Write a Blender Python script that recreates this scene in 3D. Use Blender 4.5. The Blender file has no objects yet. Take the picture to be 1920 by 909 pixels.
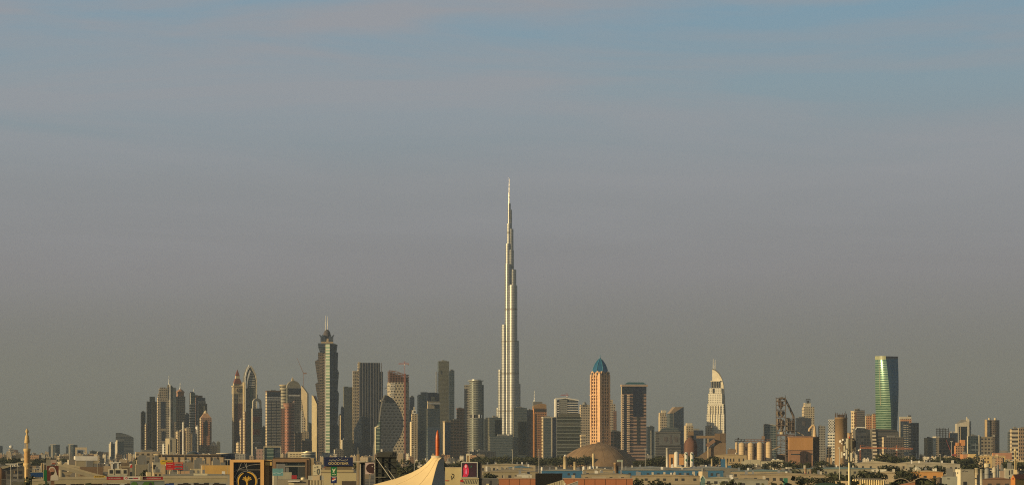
import bpy, bmesh, math, random
from mathutils import Vector
R = math.radians
sc = bpy.context.scene
C = sc.collection
# ---------------- camera, sky, sun, exposure ----------------
F, H, HZ = 4800.0, 25.0, 846.0           # focal length in photo pixels, eye height, horizon row
cam = bpy.data.objects.new('camera', bpy.data.cameras.new('camera')); C.objects.link(cam)
cam.location = (0, 0, H); cam.rotation_euler = (R(90), 0, 0)
cam.data.sensor_width = 36; cam.data.lens = 36*F/1920
cam.data.shift_y = (HZ-454.5)/1920
cam.data.clip_start = 1; cam.data.clip_end = 90000
sc.camera = cam
SAZ, SEL = 60, 12                        # sun: degrees left of straight behind the camera, elevation
w = bpy.data.worlds.new('World'); sc.world = w; w.use_nodes = True
nt = w.node_tree; nt.nodes.clear()
def N(nt, t, **kw):
    n = nt.nodes.new(t)
    for k, v in kw.items(): setattr(n, k, v)
    return n
def L(nt, a, b): nt.links.new(a, b)
sky = N(nt, 'ShaderNodeTexSky', sky_type='NISHITA', sun_disc=False, sun_elevation=R(SEL), sun_rotation=R(180+SAZ), altitude=30, air_density=1.2, dust_density=3.0, ozone_density=1.5)
tc = N(nt, 'ShaderNodeTexCoord'); sep = N(nt, 'ShaderNodeSeparateXYZ'); L(nt, tc.outputs['Generated'], sep.inputs[0])
# thin high cloud and dust layer of the sky
ramp = N(nt, 'ShaderNodeValToRGB'); L(nt, sep.outputs['Z'], ramp.inputs[0])
el = ramp.color_ramp.elements
SKYC = [(0.0, (.122,.118,.094)), (.035, (.176,.173,.160)), (.070, (.246,.242,.258)), (.105, (.268,.288,.312)), (.140, (.240,.330,.385)), (.18, (.195,.335,.44)), (.45, (.12,.18,.25))]
while len(el) < len(SKYC): el.new(.5)
for e, (p, c) in zip(el, SKYC): e.position = p; e.color = (*c, 1)
mp = N(nt, 'ShaderNodeMapping'); mp.inputs['Scale'].default_value = (5, 3.5, 42); mp.inputs['Rotation'].default_value = (0, R(2.0), 0); L(nt, tc.outputs['Generated'], mp.inputs[0])
nz = N(nt, 'ShaderNodeTexNoise'); nz.inputs['Scale'].default_value = 1.0; nz.inputs['Detail'].default_value = 5; nz.inputs['Roughness'].default_value = .55; nz.inputs['Distortion'].default_value = .6
L(nt, mp.outputs[0], nz.inputs['Vector'])
mr = N(nt, 'ShaderNodeMapRange', clamp=True); L(nt, nz.outputs['Fac'], mr.inputs[0])
mr.inputs[1].default_value = .38; mr.inputs[2].default_value = .64; mr.inputs[3].default_value = 0; mr.inputs[4].default_value = 1
mr2 = N(nt, 'ShaderNodeMapRange', clamp=True); L(nt, sep.outputs['Z'], mr2.inputs[0])
mr2.inputs[1].default_value = .05; mr2.inputs[2].default_value = .16; mr2.inputs[3].default_value = .0; mr2.inputs[4].default_value = .85
mm = N(nt, 'ShaderNodeMath', operation='MULTIPLY'); L(nt, mr.outputs[0], mm.inputs[0]); L(nt, mr2.outputs[0], mm.inputs[1])
cmix = N(nt, 'ShaderNodeMix', data_type='RGBA'); L(nt, mm.outputs[0], cmix.inputs[0]); L(nt, ramp.outputs[0], cmix.inputs[6]); cmix.inputs[7].default_value = (.325,.328,.356,1)
bg1 = N(nt, 'ShaderNodeBackground'); wt = N(nt, 'ShaderNodeMix', data_type='RGBA', blend_type='MULTIPLY'); wt.inputs[0].default_value = 1; L(nt, sky.outputs[0], wt.inputs[6]); wt.inputs[7].default_value = (1,.90,.74,1); L(nt, wt.outputs[2], bg1.inputs[0]); bg1.inputs[1].default_value = .07
bg2 = N(nt, 'ShaderNodeBackground'); L(nt, cmix.outputs[2], bg2.inputs[0]); bg2.inputs[1].default_value = 1.0
mr3 = N(nt, 'ShaderNodeMapRange', clamp=True); L(nt, sep.outputs['Z'], mr3.inputs[0])
mr3.inputs[1].default_value = .22; mr3.inputs[2].default_value = .5; mr3.inputs[3].default_value = 1; mr3.inputs[4].default_value = 0
ms = N(nt, 'ShaderNodeMixShader'); L(nt, mr3.outputs[0], ms.inputs[0]); L(nt, bg1.outputs[0], ms.inputs[1]); L(nt, bg2.outputs[0], ms.inputs[2])
wo = N(nt, 'ShaderNodeOutputWorld'); L(nt, ms.outputs[0], wo.inputs[0])
sd = bpy.data.lights.new('sun', 'SUN'); sd.energy = 4.4; sd.angle = R(.55); sd.color = (1.0, .755, .39)
so = bpy.data.objects.new('sun', sd); C.objects.link(so); so.location = (-300, -100, 300)
S = Vector((-math.sin(R(SAZ))*math.cos(R(SEL)), -math.cos(R(SAZ))*math.cos(R(SEL)), math.sin(R(SEL))))
so.rotation_euler = S.to_track_quat('Z', 'Y').to_euler()
vs = sc.view_settings; vs.view_transform = 'Standard'; vs.look = 'None'; vs.gamma = 1; vs.use_curve_mapping = False; vs.exposure = 0
cy = sc.cycles; cy.max_bounces = 4; cy.diffuse_bounces = 2; cy.glossy_bounces = 2; cy.transparent_max_bounces = 4; cy.volume_bounces = 1
cy.use_denoising = False; cy.filter_width = 1.1; cy.use_adaptive_sampling = False
cy.sample_clamp_indirect = 3; cy.sample_clamp_direct = 12; cy.caustics_reflective = False; cy.caustics_refractive = False

# ---------------- materials ----------------
MC = {}
def base_mat(name):
    m = bpy.data.materials.new(name); m.use_nodes = True; m.node_tree.nodes.clear(); return m, m.node_tree
def dirt(nt, col, var, scale, coord):
    n = N(nt, 'ShaderNodeTexNoise'); n.inputs['Scale'].default_value = scale; n.inputs['Detail'].default_value = 6; n.inputs['Roughness'].default_value = .65
    L(nt, coord, n.inputs['Vector'])
    r = N(nt, 'ShaderNodeMapRange'); L(nt, n.outputs['Fac'], r.inputs[0]); r.inputs[1].default_value = .3; r.inputs[2].default_value = .7; r.inputs[3].default_value = 1-var; r.inputs[4].default_value = 1+var*.7
    v = N(nt, 'ShaderNodeVectorMath', operation='SCALE'); v.inputs[0].default_value = col; L(nt, r.outputs[0], v.inputs[3])
    return v.outputs[0]
def pl(col, rough=.8, metal=0.0, var=.18, scale=.12, streak=False, emit=0):
    key = ('p', col, rough, metal, var, scale, streak, emit)
    if key in MC: return MC[key]
    m, nt = base_mat('surface'); p = N(nt, 'ShaderNodeBsdfPrincipled'); o = N(nt, 'ShaderNodeOutputMaterial'); L(nt, p.outputs[0], o.inputs[0])
    t = N(nt, 'ShaderNodeTexCoord'); co = t.outputs['Object']
    if streak:
        q = N(nt, 'ShaderNodeMapping'); q.inputs['Scale'].default_value = (1, 1, .12); L(nt, co, q.inputs[0]); co = q.outputs[0]
    c = dirt(nt, col, var, scale, co); L(nt, c, p.inputs['Base Color'])
    p.inputs['Roughness'].default_value = rough; p.inputs['Metallic'].default_value = metal
    if emit: L(nt, c, p.inputs['Emission Color']); p.inputs['Emission Strength'].default_value = emit
    MC[key] = m; return m
def fac(wall, glass, fh=4.0, bw=4.0, wh=.55, ww=.7, rough=.22, gm=.35, brick=0.0, gvar=.6, wmetal=0.0, wrough=.75, band=0, bandcol=None):
    """wall with window openings laid out in metres (UV): fh storey height, bw bay width, wh / ww glazed shares"""
    key = ('f', wall, glass, fh, bw, wh, ww, rough, gm, brick, gvar, wmetal, wrough, band, bandcol)
    if key in MC: return MC[key]
    m, nt = base_mat('facade')
    uv = N(nt, 'ShaderNodeUVMap', uv_map='uv'); s = N(nt, 'ShaderNodeSeparateXYZ'); L(nt, uv.outputs[0], s.inputs[0])
    def M(op, a, b=None, c=None):
        n = N(nt, 'ShaderNodeMath', operation=op)
        for i, q in enumerate((a, b, c)):
            if q is None: continue
            if isinstance(q, (int, float)): n.inputs[i].default_value = q
            else: L(nt, q, n.inputs[i])
        return n.outputs[0]
    v = M('DIVIDE', s.outputs[1], fh); vf = M('FLOOR', v); vr = M('SUBTRACT', v, vf)
    u = M('DIVIDE', s.outputs[0], bw)
    if brick: u = M('ADD', u, M('MULTIPLY', M('MODULO', vf, 2.0), brick))
    uf = M('FLOOR', u); ur = M('SUBTRACT', u, uf)
    mask = M('MULTIPLY', M('LESS_THAN', ur, ww), M('LESS_THAN', vr, wh))
    cb = N(nt, 'ShaderNodeCombineXYZ'); L(nt, uf, cb.inputs[0]); L(nt, vf, cb.inputs[1])
    wn = N(nt, 'ShaderNodeTexWhiteNoise', noise_dimensions='2D'); L(nt, cb.outputs[0], wn.inputs['Vector'])
    pw = M('POWER', wn.outputs['Value'], 5.0)
    gs = M('ADD', M('MULTIPLY', wn.outputs['Value'], gvar), 1-gvar*.5)
    gc = N(nt, 'ShaderNodeVectorMath', operation='SCALE'); gc.inputs[0].default_value = glass; L(nt, gs, gc.inputs[3])
    gx = N(nt, 'ShaderNodeMix', data_type='RGBA'); L(nt, M('MULTIPLY', pw, .35*min(1, gvar)), gx.inputs[0]); L(nt, gc.outputs[0], gx.inputs[6]); gx.inputs[7].default_value = (.34,.31,.26,1)
    t = N(nt, 'ShaderNodeTexCoord'); wc = dirt(nt, wall, .22, .02, t.outputs['Object'])
    if band:
        b = M('LESS_THAN', M('FRACT', M('DIVIDE', s.outputs[1], band)), .10)
        bx = N(nt, 'ShaderNodeMix', data_type='RGBA'); L(nt, b, bx.inputs[0]); L(nt, wc, bx.inputs[6]); bx.inputs[7].default_value = (*(bandcol or (.1,.1,.1)), 1); wc = bx.outputs[2]
        mask = M('MULTIPLY', mask, M('SUBTRACT', 1.0, b))
    g = N(nt, 'ShaderNodeBsdfPrincipled'); L(nt, gx.outputs[2], g.inputs['Base Color']); g.inputs['Roughness'].default_value = rough; g.inputs['Metallic'].default_value = gm
    wl = N(nt, 'ShaderNodeBsdfPrincipled'); L(nt, wc, wl.inputs['Base Color']); wl.inputs['Roughness'].default_value = wrough; wl.inputs['Metallic'].default_value = wmetal
    mx = N(nt, 'ShaderNodeMixShader'); L(nt, mask, mx.inputs[0]); L(nt, wl.outputs[0], mx.inputs[1]); L(nt, g.outputs[0], mx.inputs[2])
    o = N(nt, 'ShaderNodeOutputMaterial'); L(nt, mx.outputs[0], o.inputs[0])
    MC[key] = m; return m

# ---------------- mesh building ----------------
class MB:
    def __init__(s): s.v = []; s.f = []; s.uv = []; s.m = []; s.sm = []
    def face(s, idx, uvs, m=0, smooth=False):
        s.f.append(idx); s.uv.append(uvs); s.m.append(m); s.sm.append(smooth)
    def poly(s, pts, uvs=None, m=0):
        i = len(s.v); s.v += [tuple(p) for p in pts]
        s.face(list(range(i, i+len(pts))), uvs or [(p[0], p[2]) for p in pts], m)
    def loft(s, rings, m=0, mt=1, smooth=False, vsmooth=False, cap=True, bottom=True):
        """rings: lists of (x, y, z), same count, counter-clockwise from above"""
        n = len(rings[0]); per = [0]
        for j in range(n):
            a, b = rings[0][j], rings[0][(j+1) % n]; per.append(per[-1]+math.hypot(a[0]-b[0], a[1]-b[1]))
        if smooth:
            i0 = len(s.v)
            for r in rings: s.v += [tuple(p) for p in r]
            for a in range(len(rings)-1):
                for j in range(n):
                    k = (j+1) % n; q = i0+a*n; t = q+n
                    s.face([q+j, q+k, t+k, t+j], [(per[j], rings[a][j][2]), (per[j+1], rings[a][k][2]), (per[j+1], rings[a+1][k][2]), (per[j], rings[a+1][j][2])], m, True)
        else:
            for j in range(n):
                k = (j+1) % n; i0 = len(s.v)
                for r in rings: s.v += [tuple(r[j]), tuple(r[k])]
                for a in range(len(rings)-1):
                    q = i0+2*a
                    s.face([q, q+1, q+3, q+2], [(per[j], s.v[q][2]), (per[j+1], s.v[q+1][2]), (per[j+1], s.v[q+3][2]), (per[j], s.v[q+2][2])], m, vsmooth)
        if cap: s.poly(rings[-1], [(p[0], p[1]) for p in rings[-1]], mt)
        if bottom: s.poly(rings[0][::-1], [(p[0], p[1]) for p in rings[0]][::-1], mt)
        return s
    def prism(s, pts, z0, z1, m=0, mt=1, smooth=False):
        return s.loft([[(x, y, z0) for x, y in pts], [(x, y, z1) for x, y in pts]], m, mt, smooth)
    def box(s, x0, x1, y0, y1, z0, z1, m=0, mt=None):
        return s.prism([(x0, y0), (x1, y0), (x1, y1), (x0, y1)], z0, z1, m, m if mt is None else mt)
    def cyl(s, cx, cy, r, z0, z1, n=20, m=0, mt=None, r1=None):
        r1 = r if r1 is None else r1
        c = [(math.cos(2*math.pi*j/n), math.sin(2*math.pi*j/n)) for j in range(n)]
        return s.loft([[(cx+r*a, cy+r*b, z0) for a, b in c], [(cx+r1*a, cy+r1*b, z1) for a, b in c]], m, m if mt is None else mt, True)
    def lathe(s, cx, cy, prof, n=20, m=0, smooth=True, ph=0):
        c = [(math.cos(2*math.pi*(j+ph)/n), math.sin(2*math.pi*(j+ph)/n)) for j in range(n)]
        return s.loft([[(cx+max(r, .01)*a, cy+max(r, .01)*b, z) for a, b in c] for r, z in prof], m, m, smooth)
    def ext(s, prof, y0, y1, m=0, me=None):
        """outline of (x, z) points given real depth y0..y1"""
        me = m if me is None else me
        a = sum(prof[i][0]*prof[(i+1) % len(prof)][1]-prof[(i+1) % len(prof)][0]*prof[i][1] for i in range(len(prof)))
        if a < 0: prof = prof[::-1]
        s.poly([(x, y0, z) for x, z in prof], [(x, z) for x, z in prof], m)
        s.poly([(x, y1, z) for x, z in prof][::-1], [(x, z) for x, z in prof][::-1], m)
        n = len(prof)
        for i in range(n):
            (xa, za), (xb, zb) = prof[i], prof[(i+1) % n]
            s.poly([(xa, y0, za), (xa, y1, za), (xb, y1, zb), (xb, y0, zb)], [(y0, za), (y1, za), (y1, zb), (y0, zb)], me)
        return s
    def beam(s, p, q, w, m=0, w2=None):
        p, q = Vector(p), Vector(q); d = (q-p).normalized(); up = Vector((0, 0, 1)) if abs(d.z) < .9 else Vector((0, 1, 0))
        a = d.cross(up).normalized()*w/2; b = d.cross(a).normalized()*(w2 or w)/2
        A = [p+a+b, p-a+b, p-a-b, p+a-b]; B = [v+(q-p) for v in A]
        s.poly(A[::-1], None, m); s.poly(B, None, m)
        for i in range(4): j = (i+1) % 4; s.poly([A[i], A[j], B[j], B[i]], None, m)
        return s
    def tube(s, pts, r, n=8, m=0, rads=None):
        rings = []; pts = [Vector(p) for p in pts]
        for i, p in enumerate(pts):
            d = (pts[min(i+1, len(pts)-1)]-pts[max(i-1, 0)]).normalized(); up = Vector((0, 1, 0)) if abs(d.y) < .9 else Vector((1, 0, 0))
            a = d.cross(up).normalized(); b = a.cross(d).normalized(); rr = rads[i] if rads else r
            rings.append([tuple(p+a*rr*math.cos(2*math.pi*j/n)+b*rr*math.sin(2*math.pi*j/n)) for j in range(n)])
        return s.loft(rings, m, m, True)
    def strip(s, pts, w, y0, y1, m=0):
        """flat line of width w following (x, z) points"""
        for i in range(len(pts)-1):
            (xa, za), (xb, zb) = pts[i], pts[i+1]; l = math.hypot(xb-xa, zb-za) or 1; nx, nz = -(zb-za)/l*w/2, (xb-xa)/l*w/2
            ex, ez = (xb-xa)/l*w*.2, (zb-za)/l*w*.2
            s.ext([(xa-nx-ex, za-nz-ez), (xb-nx+ex, zb-nz+ez), (xb+nx+ex, zb+nz+ez), (xa+nx-ex, za+nz-ez)], y0, y1-.001*i, m)
        return s
    def build(s, name, mats, parent=None):
        me = bpy.data.meshes.new(name); me.from_pydata(s.v, [], s.f)
        ul = me.uv_layers.new(name='uv'); flat = [c for u in s.uv for p in u for c in p]; ul.data.foreach_set('uv', flat)
        if not isinstance(mats, (list, tuple)): mats = [mats]
        for m in mats: me.materials.append(m)
        k = len(mats)-1; me.polygons.foreach_set('material_index', [min(i, k) for i in s.m]); me.polygons.foreach_set('use_smooth', s.sm)
        bm = bmesh.new(); bm.from_mesh(me); bmesh.ops.recalc_face_normals(bm, faces=bm.faces); bm.to_mesh(me); bm.free()
        o = bpy.data.objects.new(name, me); C.objects.link(o)
        if parent: o.parent = parent
        return o
def tag(o, label=None, cat=None, group=None, kind=None):
    for k, v in (('label', label), ('category', cat), ('group', group), ('kind', kind)):
        if v: o[k] = v
    return o
class T:
    """a thing standing at photo column x and depth d; th turns its front face to the right, origin at the near corner"""
    def __init__(s, name, label, cat, x, d, th=0, group=None):
        s.k = d/F; s.x = x; s.d = d; X = (x-960)*s.k; ph = -math.atan2(X, d); s.c = math.cos(ph); s.th = R(th)
        s.ct = math.cos(s.th); s.st = math.sin(s.th) or 1
        s.loc = (X, d, 0); s.rz = ph+s.th; s.kids = []; s.inf = (name, label, cat, group)
        s.o = bpy.data.objects.new(name, None); C.objects.link(s.o); s.o.location = s.loc; s.o.rotation_euler.z = s.rz
        tag(s.o, label, cat, group)
    def X(s, px): return (px-s.x)*s.k*s.c/s.ct          # along the front face
    def Y(s, px): return (s.x-px)*s.k*s.c/s.st          # along the left side face
    def Z(s, py): return H-(py-HZ)*s.k
    def P(s, px, py): return (s.X(px), s.Z(py))
    def part(s, name, mb, mats, parent=None): return mb.build(name, mats, parent or s.o)
def solo(name, label, cat, x, d, mb, mats, th=0, group=None, kind=None):
    t = T(name, label, cat, x, d, th, group); o = mb.build(name, mats)
    o.location = t.loc; o.rotation_euler.z = t.rz; bpy.data.objects.remove(t.o); o.name = name
    return tag(o, label, cat, group, kind)
HAZE = 2.6e-5
def one(t, mb, mats, kind=None):
    """turn a one-mesh thing into a single top-level mesh"""
    name, label, cat, group = t.inf; o = mb.build(name, mats); o.location = t.loc; o.rotation_euler.z = t.rz
    bpy.data.objects.remove(t.o); o.name = name; return tag(o, label, cat, group, kind)
rnd = random.Random(7)
# facade materials
ROOF = pl((.16,.145,.12)); PALE = pl((.55,.50,.40)); WHITE = pl((.78,.75,.68)); CREAM = pl((.62,.50,.32)); TAN = pl((.36,.27,.16)); DARK = pl((.04,.04,.042), .5)
GREY = pl((.22,.22,.21)); STEEL = pl((.45,.45,.43), .4, .7); RUST = pl((.20,.075,.04)); RED = pl((.5,.03,.025)); BROWN = pl((.16,.09,.055)); NAVYP = pl((.03,.04,.07), .25, .3)
GLD = pl((.70,.55,.30), .45, .3); TEAL = pl((.02,.17,.27), .35, .2); ORANGE = pl((.62,.27,.09)); DGLASS = pl((.025,.035,.05), .15, .4); GGLASS = pl((.07,.11,.09), .18, .5)
navy = fac((.05,.062,.085), (.035,.06,.105), 4, 3, .8, .85)
navy2 = fac((.09,.09,.10), (.03,.04,.06), 8, 9, .88, .72)
steel = fac((.14,.155,.16), (.08,.115,.13), 4, 3, .7, .9, gvar=.3)
teal = fac((.20,.23,.23), (.05,.085,.10), 6, 8, .72, .9)
olive = fac((.17,.165,.13), (.13,.13,.105), 4, 3, .6, .8, gvar=.25)
beige = fac((.40,.34,.26), (.05,.05,.05), 7, 5, .5, .6, gm=.1)
beige2 = fac((.44,.36,.25), (.09,.08,.06), 5, 7, .55, .5, gm=.1)
brown = fac((.20,.11,.075), (.07,.05,.045), 6, 6, .5, .6, gm=.1)
brown2 = fac((.17,.12,.09), (.03,.03,.03), 8, 9, .6, .75, gm=.1, rough=.5)
white = fac((.72,.68,.58), (.08,.09,.09), 7, 6, .45, .75)
stripe = fac((.60,.56,.47), (.035,.045,.05), 7.5, 200, .66, 1.1, gm=.2)
stripe2 = fac((.45,.40,.34), (.05,.05,.055), 8.5, 200, .6, 1.1, gm=.2)
pinkst = fac((.40,.26,.19), (.06,.045,.05), 8, 200, .5, 1.1, gm=.1)
orange = fac((.80,.49,.26), (.10,.05,.035), 8, 7.5, .62, .60, gm=.1)
orange2 = fac((.50,.25,.12), (.09,.05,.035), 6, 5, .5, .6, gm=.1)
litside = fac((.80,.68,.45), (.35,.30,.18), 7, 200, .35, 1.1, gm=.3)  # left-face wall, paler so the colour itself carries sunlight
litwin = fac((.70,.56,.36), (.16,.11,.07), 8, 9, .5, .55, gm=.2)  # windowed left-face wall, sunlight put into its tone
gglass = fac((.25,.30,.24), (.09,.14,.11), 8, 200, .75, 1.1, gm=.5)
ribs = fac((.11,.12,.15), (.04,.05,.075), 300, 9, 1.1, .62, gm=.3)

def walls(mb, x0, x1, y0, y1, z0, z1, mf=0, ml=0, mr=1):
    i = len(mb.f); mb.box(x0, x1, y0, y1, z0, z1, mf, mr); mb.m[i+3] = ml; return mb
def tw(label, x0, xm, x1, yt, d, fm, sm=None, th=None, b=None, name='glass_tower', cat='tower', group=None, tiers=(), pan=(), side=(), plant=2, rim=None, roof=None, spire=None, tail=None):  # sm colours the left face, mostly paler to carry the sunlight
    th = th if th is not None else {'residential_tower': 8, 'apartment_block': 8, 'low_block': 3}.get(name, 24)
    t = T(name, label, cat, xm, d, th, group); a = t.X(x1)
    b = b or (t.Y(x0) if x0 < xm else max(22, a*.7)); z = t.Z(yt); sm = sm or fm; roof = roof or ROOF; mb = MB()
    walls(mb, 0, a, 0, b, 0, z, 0, 2, 1); t.a, t.b, t.z = a, b, z
    t.shaft = t.part('shaft', mb, [fm, roof, sm])
    for q in tiers:                                       # (x from, x to, top row, set-back share of depth, part name, material)
        xa, xb, y, ins, nm, m = q; mb = MB(); zz = t.Z(y)
        walls(mb, t.X(xa)+.02, t.X(xb)-.02, b*ins+(.3 if ins >= 0 else -2.5), b*(1-abs(ins))-.3, (z+.02) if zz > z and ins >= 0 else 0, zz, 0, 2, 1)
        t.part(nm, mb, [m or fm, roof, sm])
    for q in pan:                                         # (part name, x from, x to, row top, row bottom, material, thickness)
        nm, xa, xb, ya, yb, m, tk = q
        t.part(nm, MB().box(t.X(xa), t.X(xb), -tk, .4, t.Z(yb), t.Z(ya)), m)
    for q in side:
        nm, xa, xb, ya, yb, m, tk = q
        t.part(nm, MB().box(-tk, .4, t.Y(xb), t.Y(xa), t.Z(yb), t.Z(ya)), m)
    if rim is not None:
        mb = MB(); mb.box(-.5, a+.5, -.5, .3, z-1.5, z+1.8); mb.box(-.5, .3, .32, b+.5, z-1.5, z+1.8); mb.box(a-.3, a+.5, .32, b+.5, z-1.5, z+1.8); t.part('parapet', mb, rim)
    if plant and not tiers:
        mb = MB(); u = rnd.uniform(.15, .4); v = rnd.uniform(.5, .8); h = rnd.uniform(2.5, 5)
        mb.box(a*u, a*v, b*.3, b*.7, z-.5, z+h); 
        if plant > 1: mb.box(a*(v+.03), a*min(.95, v+.2), b*.25, b*.6, z-.5, z+h*.55)
        t.part('roof_plant', mb, GREY)
    if spire:
        x, ya, yb, wd = spire; t.part('spire', MB().lathe(t.X(x), b*.5, [(wd, t.Z(yb)-1), (wd*.7, t.Z((ya+yb)/2)), (wd*.25, t.Z(ya))], 8), STEEL)
    if tail: tail(t)
    return t
RT = dict(name='residential_tower')
OT = dict(name='office_tower')

# ---- far left, low hazy office blocks ----
tw('hazy grey slab block cut off by the left edge of the picture', -14, -8, 5, 835, 9500, steel, name='office_block', cat='office block')
tw('small hazy block with a round white rooftop tank, behind the minaret', 16, 18, 26, 841, 9800, beige, name='apartment_block', cat='apartment block',
   tail=lambda t: t.part('rooftop_tank', MB().lathe(t.a*.5, t.b*.5, [(2, t.z), (4, t.z+3), (8, t.z+8), (8, t.z+12), (2, t.z+14)], 12), WHITE))
tw('small hazy brown block right behind the tall minaret', 26, 27, 34, 843, 9800, brown, name='apartment_block', cat='apartment block')
def twin(x, label):
    t = T('rounded_office_block', label, 'office block', x, 8200, 0, 'pair of rounded office blocks in the far city')
    mb = MB(); r = t.X(x+9.5); mb.cyl(t.X(x+1), 0, r*.98, 0, t.Z(833), 28, 0, 1); t.part('glass_drum', mb, [steel, ROOF])
    t.part('lit_fin', MB().box(t.X(x-6), t.X(x-3), -r*.98, -r*.6, 0, t.Z(834)), PALE)  # pale fin colour carries the sunlit left strip
    t.part('side_wing', MB().box(t.X(x-11), t.X(x-6.5), -r*.5, r*.6, 0, t.Z(836)), navy)
    t.part('roof_plate', MB().box(t.X(x-8), t.X(x+3), -r*.4, r*.4, t.Z(833), t.Z(832)), PALE)
twin(102, 'rounded glass office block with a lit fin, further left of a matching pair')
twin(135, 'rounded glass office block with a lit fin, touching the white square-arch building')
t = T('arch_building', 'white square-arch office building framing a dark glass block', 'office building', 152, 7800)
mb = MB(); X, Z = t.X, t.Z
mb.ext([(X(141), 0), (X(144.5), 0), (X(144.5), Z(842)), (X(159), Z(842)), (X(159), 0), (X(163), 0), (X(163), Z(838)), (X(141), Z(838))], 0, 26); t.part('arch_frame', mb, CREAM)
t.part('inner_block', MB().box(X(146), X(156), 4, 24, 0, Z(843.5)), navy)
mb = MB()
for y in (844, 847, 850, 853): mb.box(X(156.1), X(158.9), -1, 20, Z(y)-1, Z(y))
t.part('balcony_decks', mb, CREAM)
tw('long low hazy dark block between the white arch building and the paired towers', 167, 169, 182, 845, 8600, olive, name='office_block', cat='office block')
tw('lower end block joined to the long hazy dark block', 182, 183, 193, 847, 8500, brown, name='office_block', cat='office block')
tw('slim hazy tower with a stepped pale top, leftmost near the big curved slab', 204, 208, 215, 831, 8300, steel, PALE, tiers=[(209, 213, 828, .2, 'penthouse', PALE)])
tw('hazy tower pair block with lit left edge in front of the big curved dark slab', 216, 220, 232, 827, 8200, steel, PALE, tiers=[(221, 226, 824.5, .2, 'penthouse', PALE)])
t = T('curved_office_block', 'big hazy dark slab with a curved top sloping down to the right', 'office block', 233, 9300, 0)
mb = MB(); X, Z = t.X, t.Z; mb.ext([(X(217), 0), (X(250.5), 0), (X(250.5), Z(820)), (X(245), Z(816.5)), (X(236), Z(813)), (X(226), Z(811)), (X(217), Z(811))], 0, 60, 0, 1)
t.part('shaft', mb, [fac((.06,.07,.08), (.05,.06,.075), 8, 300, .75, 1.1), pl((.07,.07,.08))])

# ---- cluster A ----
A = 7600
tw('short dark slab tower at the left edge of the first tower cluster', 263.5, 265, 273, 772, A, navy2, tiers=[(267, 271, 770, .1, 'roof_plant_screen', None)])
tw('very slim pale brown tower wedged between two dark slabs', 271.5, 273, 275.5, 795, A-60, brown, litside, **RT)
tw('dark navy twin-finned tower, the tallest dark slab of the first cluster', 274.5, 276, 294, 752, A, navy2, tiers=[(281.5, 291, 743, .1, 'tall_fin', steel), (284, 286.6, 752, -.02, 'pale_strip', olive)])
def a3(t):
    X, Z, b = t.X, t.Z, t.b
    mb = MB(); 
    for x0, x1, y in ((297, 301, 737), (299, 313, 727.5), (301, 311, 725.5)): walls(mb, X(x0), X(x1), b*.1+(x1-x0)*.05, b*.9-(x1-x0)*.05, t.z-.5, Z(y))
    t.part('stepped_top', mb, [beige, ROOF, beige])
    mb = MB(); mb.ext([(X(313.5), 0), (X(330), 0), (X(330), Z(734)), (X(328), Z(729)), (X(324), Z(724.5)), (X(320), Z(722)), (X(317), Z(721)), (X(313.5), Z(721))], -3, b*.8, 0, 1); t.part('curved_wing', mb, [beige, teal])
    t.part('vertical_blade', MB().box(X(317.3), X(319.3), -6, 8, 0, Z(720)), WHITE)
    for nm, x0, x1, y0, y1, m in (('dark_window_panel', 301.5, 309, 752, 802, NAVYP), ('dark_window_panel', 302.5, 309, 808, 826, NAVYP), ('sky_slot', 316, 317.2, 764, 780, DARK), ('glass_slot', 319.4, 322.3, 722, 748, GGLASS), ('glass_slot', 319.4, 322.3, 764, 780, GGLASS), ('glass_slot', 319.4, 322.3, 793, 804, GGLASS), ('glass_slot', 315.2, 317.2, 725, 748, NAVYP), ('curtain_wall', 323.5, 330, 726, 790, steel)):
        t.part(nm, MB().box(X(x0), X(x1), -4.2 if x0 > 313 else -1, .4, Z(y1), Z(y0)), m)
tw('broad beige residential tower with stepped top, dark window panels and a curved glass wing', 294.5, 296, 313.4, 745, A-80, beige, litwin, plant=0, spire=(317.8, 704, 722, 1.6), tail=a3, **RT)
def a4(t):
    a, b = t.a, t.b
    t.part('crown', MB().lathe(a*.5, b*.5, [(a*.46, t.z), (a*.42, t.Z(741)), (a*.42, t.Z(736)), (a*.47, t.Z(735.5)), (a*.47, t.Z(734)), (a*.3, t.Z(731)), (a*.12, t.Z(729))], 14), pl((.40,.22,.13)))
    t.part('spire', MB().lathe(a*.5, b*.5, [(2.4, t.Z(730)), (1.6, t.Z(725)), (.5, t.Z(716))], 8), STEEL)
    mb = MB()
    for k in range(5): mb.box(a*(.04+.215*k), a*(.10+.215*k), -1.5, .4, 0, t.z)
    t.part('piers', mb, beige)
tw('beige tower with an orange lantern crown and short spire, right of the broad beige tower', 328.5, 330.5, 347.5, 743, A-40, beige, litwin, plant=0, tail=a4, **RT)
tw('plain dark tower half hidden between the lantern-crowned tower and the white-balconied one', 345, 346.5, 356, 776, A+200, navy)
tw('teal glass tower with white balcony stripes and a thin mast', 354.5, 357, 366, 736, A-50, gglass, WHITE, spire=(364, 728, 737, 1.1), plant=1,
   pan=[('balcony_stripes', 356, 366, 757, 790, stripe, 1.6), ('balcony_stripes', 354.8, 362, 790, 842, stripe, 2.0)])
tw('dark glass tower with a ragged brown top in the first cluster', 365.5, 367, 385, 745, A+60, navy, brown, tiers=[(366.5, 371, 740, .2, 'roof_frame', brown), (371, 380, 741, .1, 'roof_frame', BROWN)])
tw('brown stepped tower behind the pointed-dome tower', 370.5, 372, 388.5, 756, A, brown2, beige2, tiers=[(373, 386, 751, .15, 'penthouse', beige)], pan=[('pale_strip', 381.5, 384, 760, 800, GLD, .6)], **RT)
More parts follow.
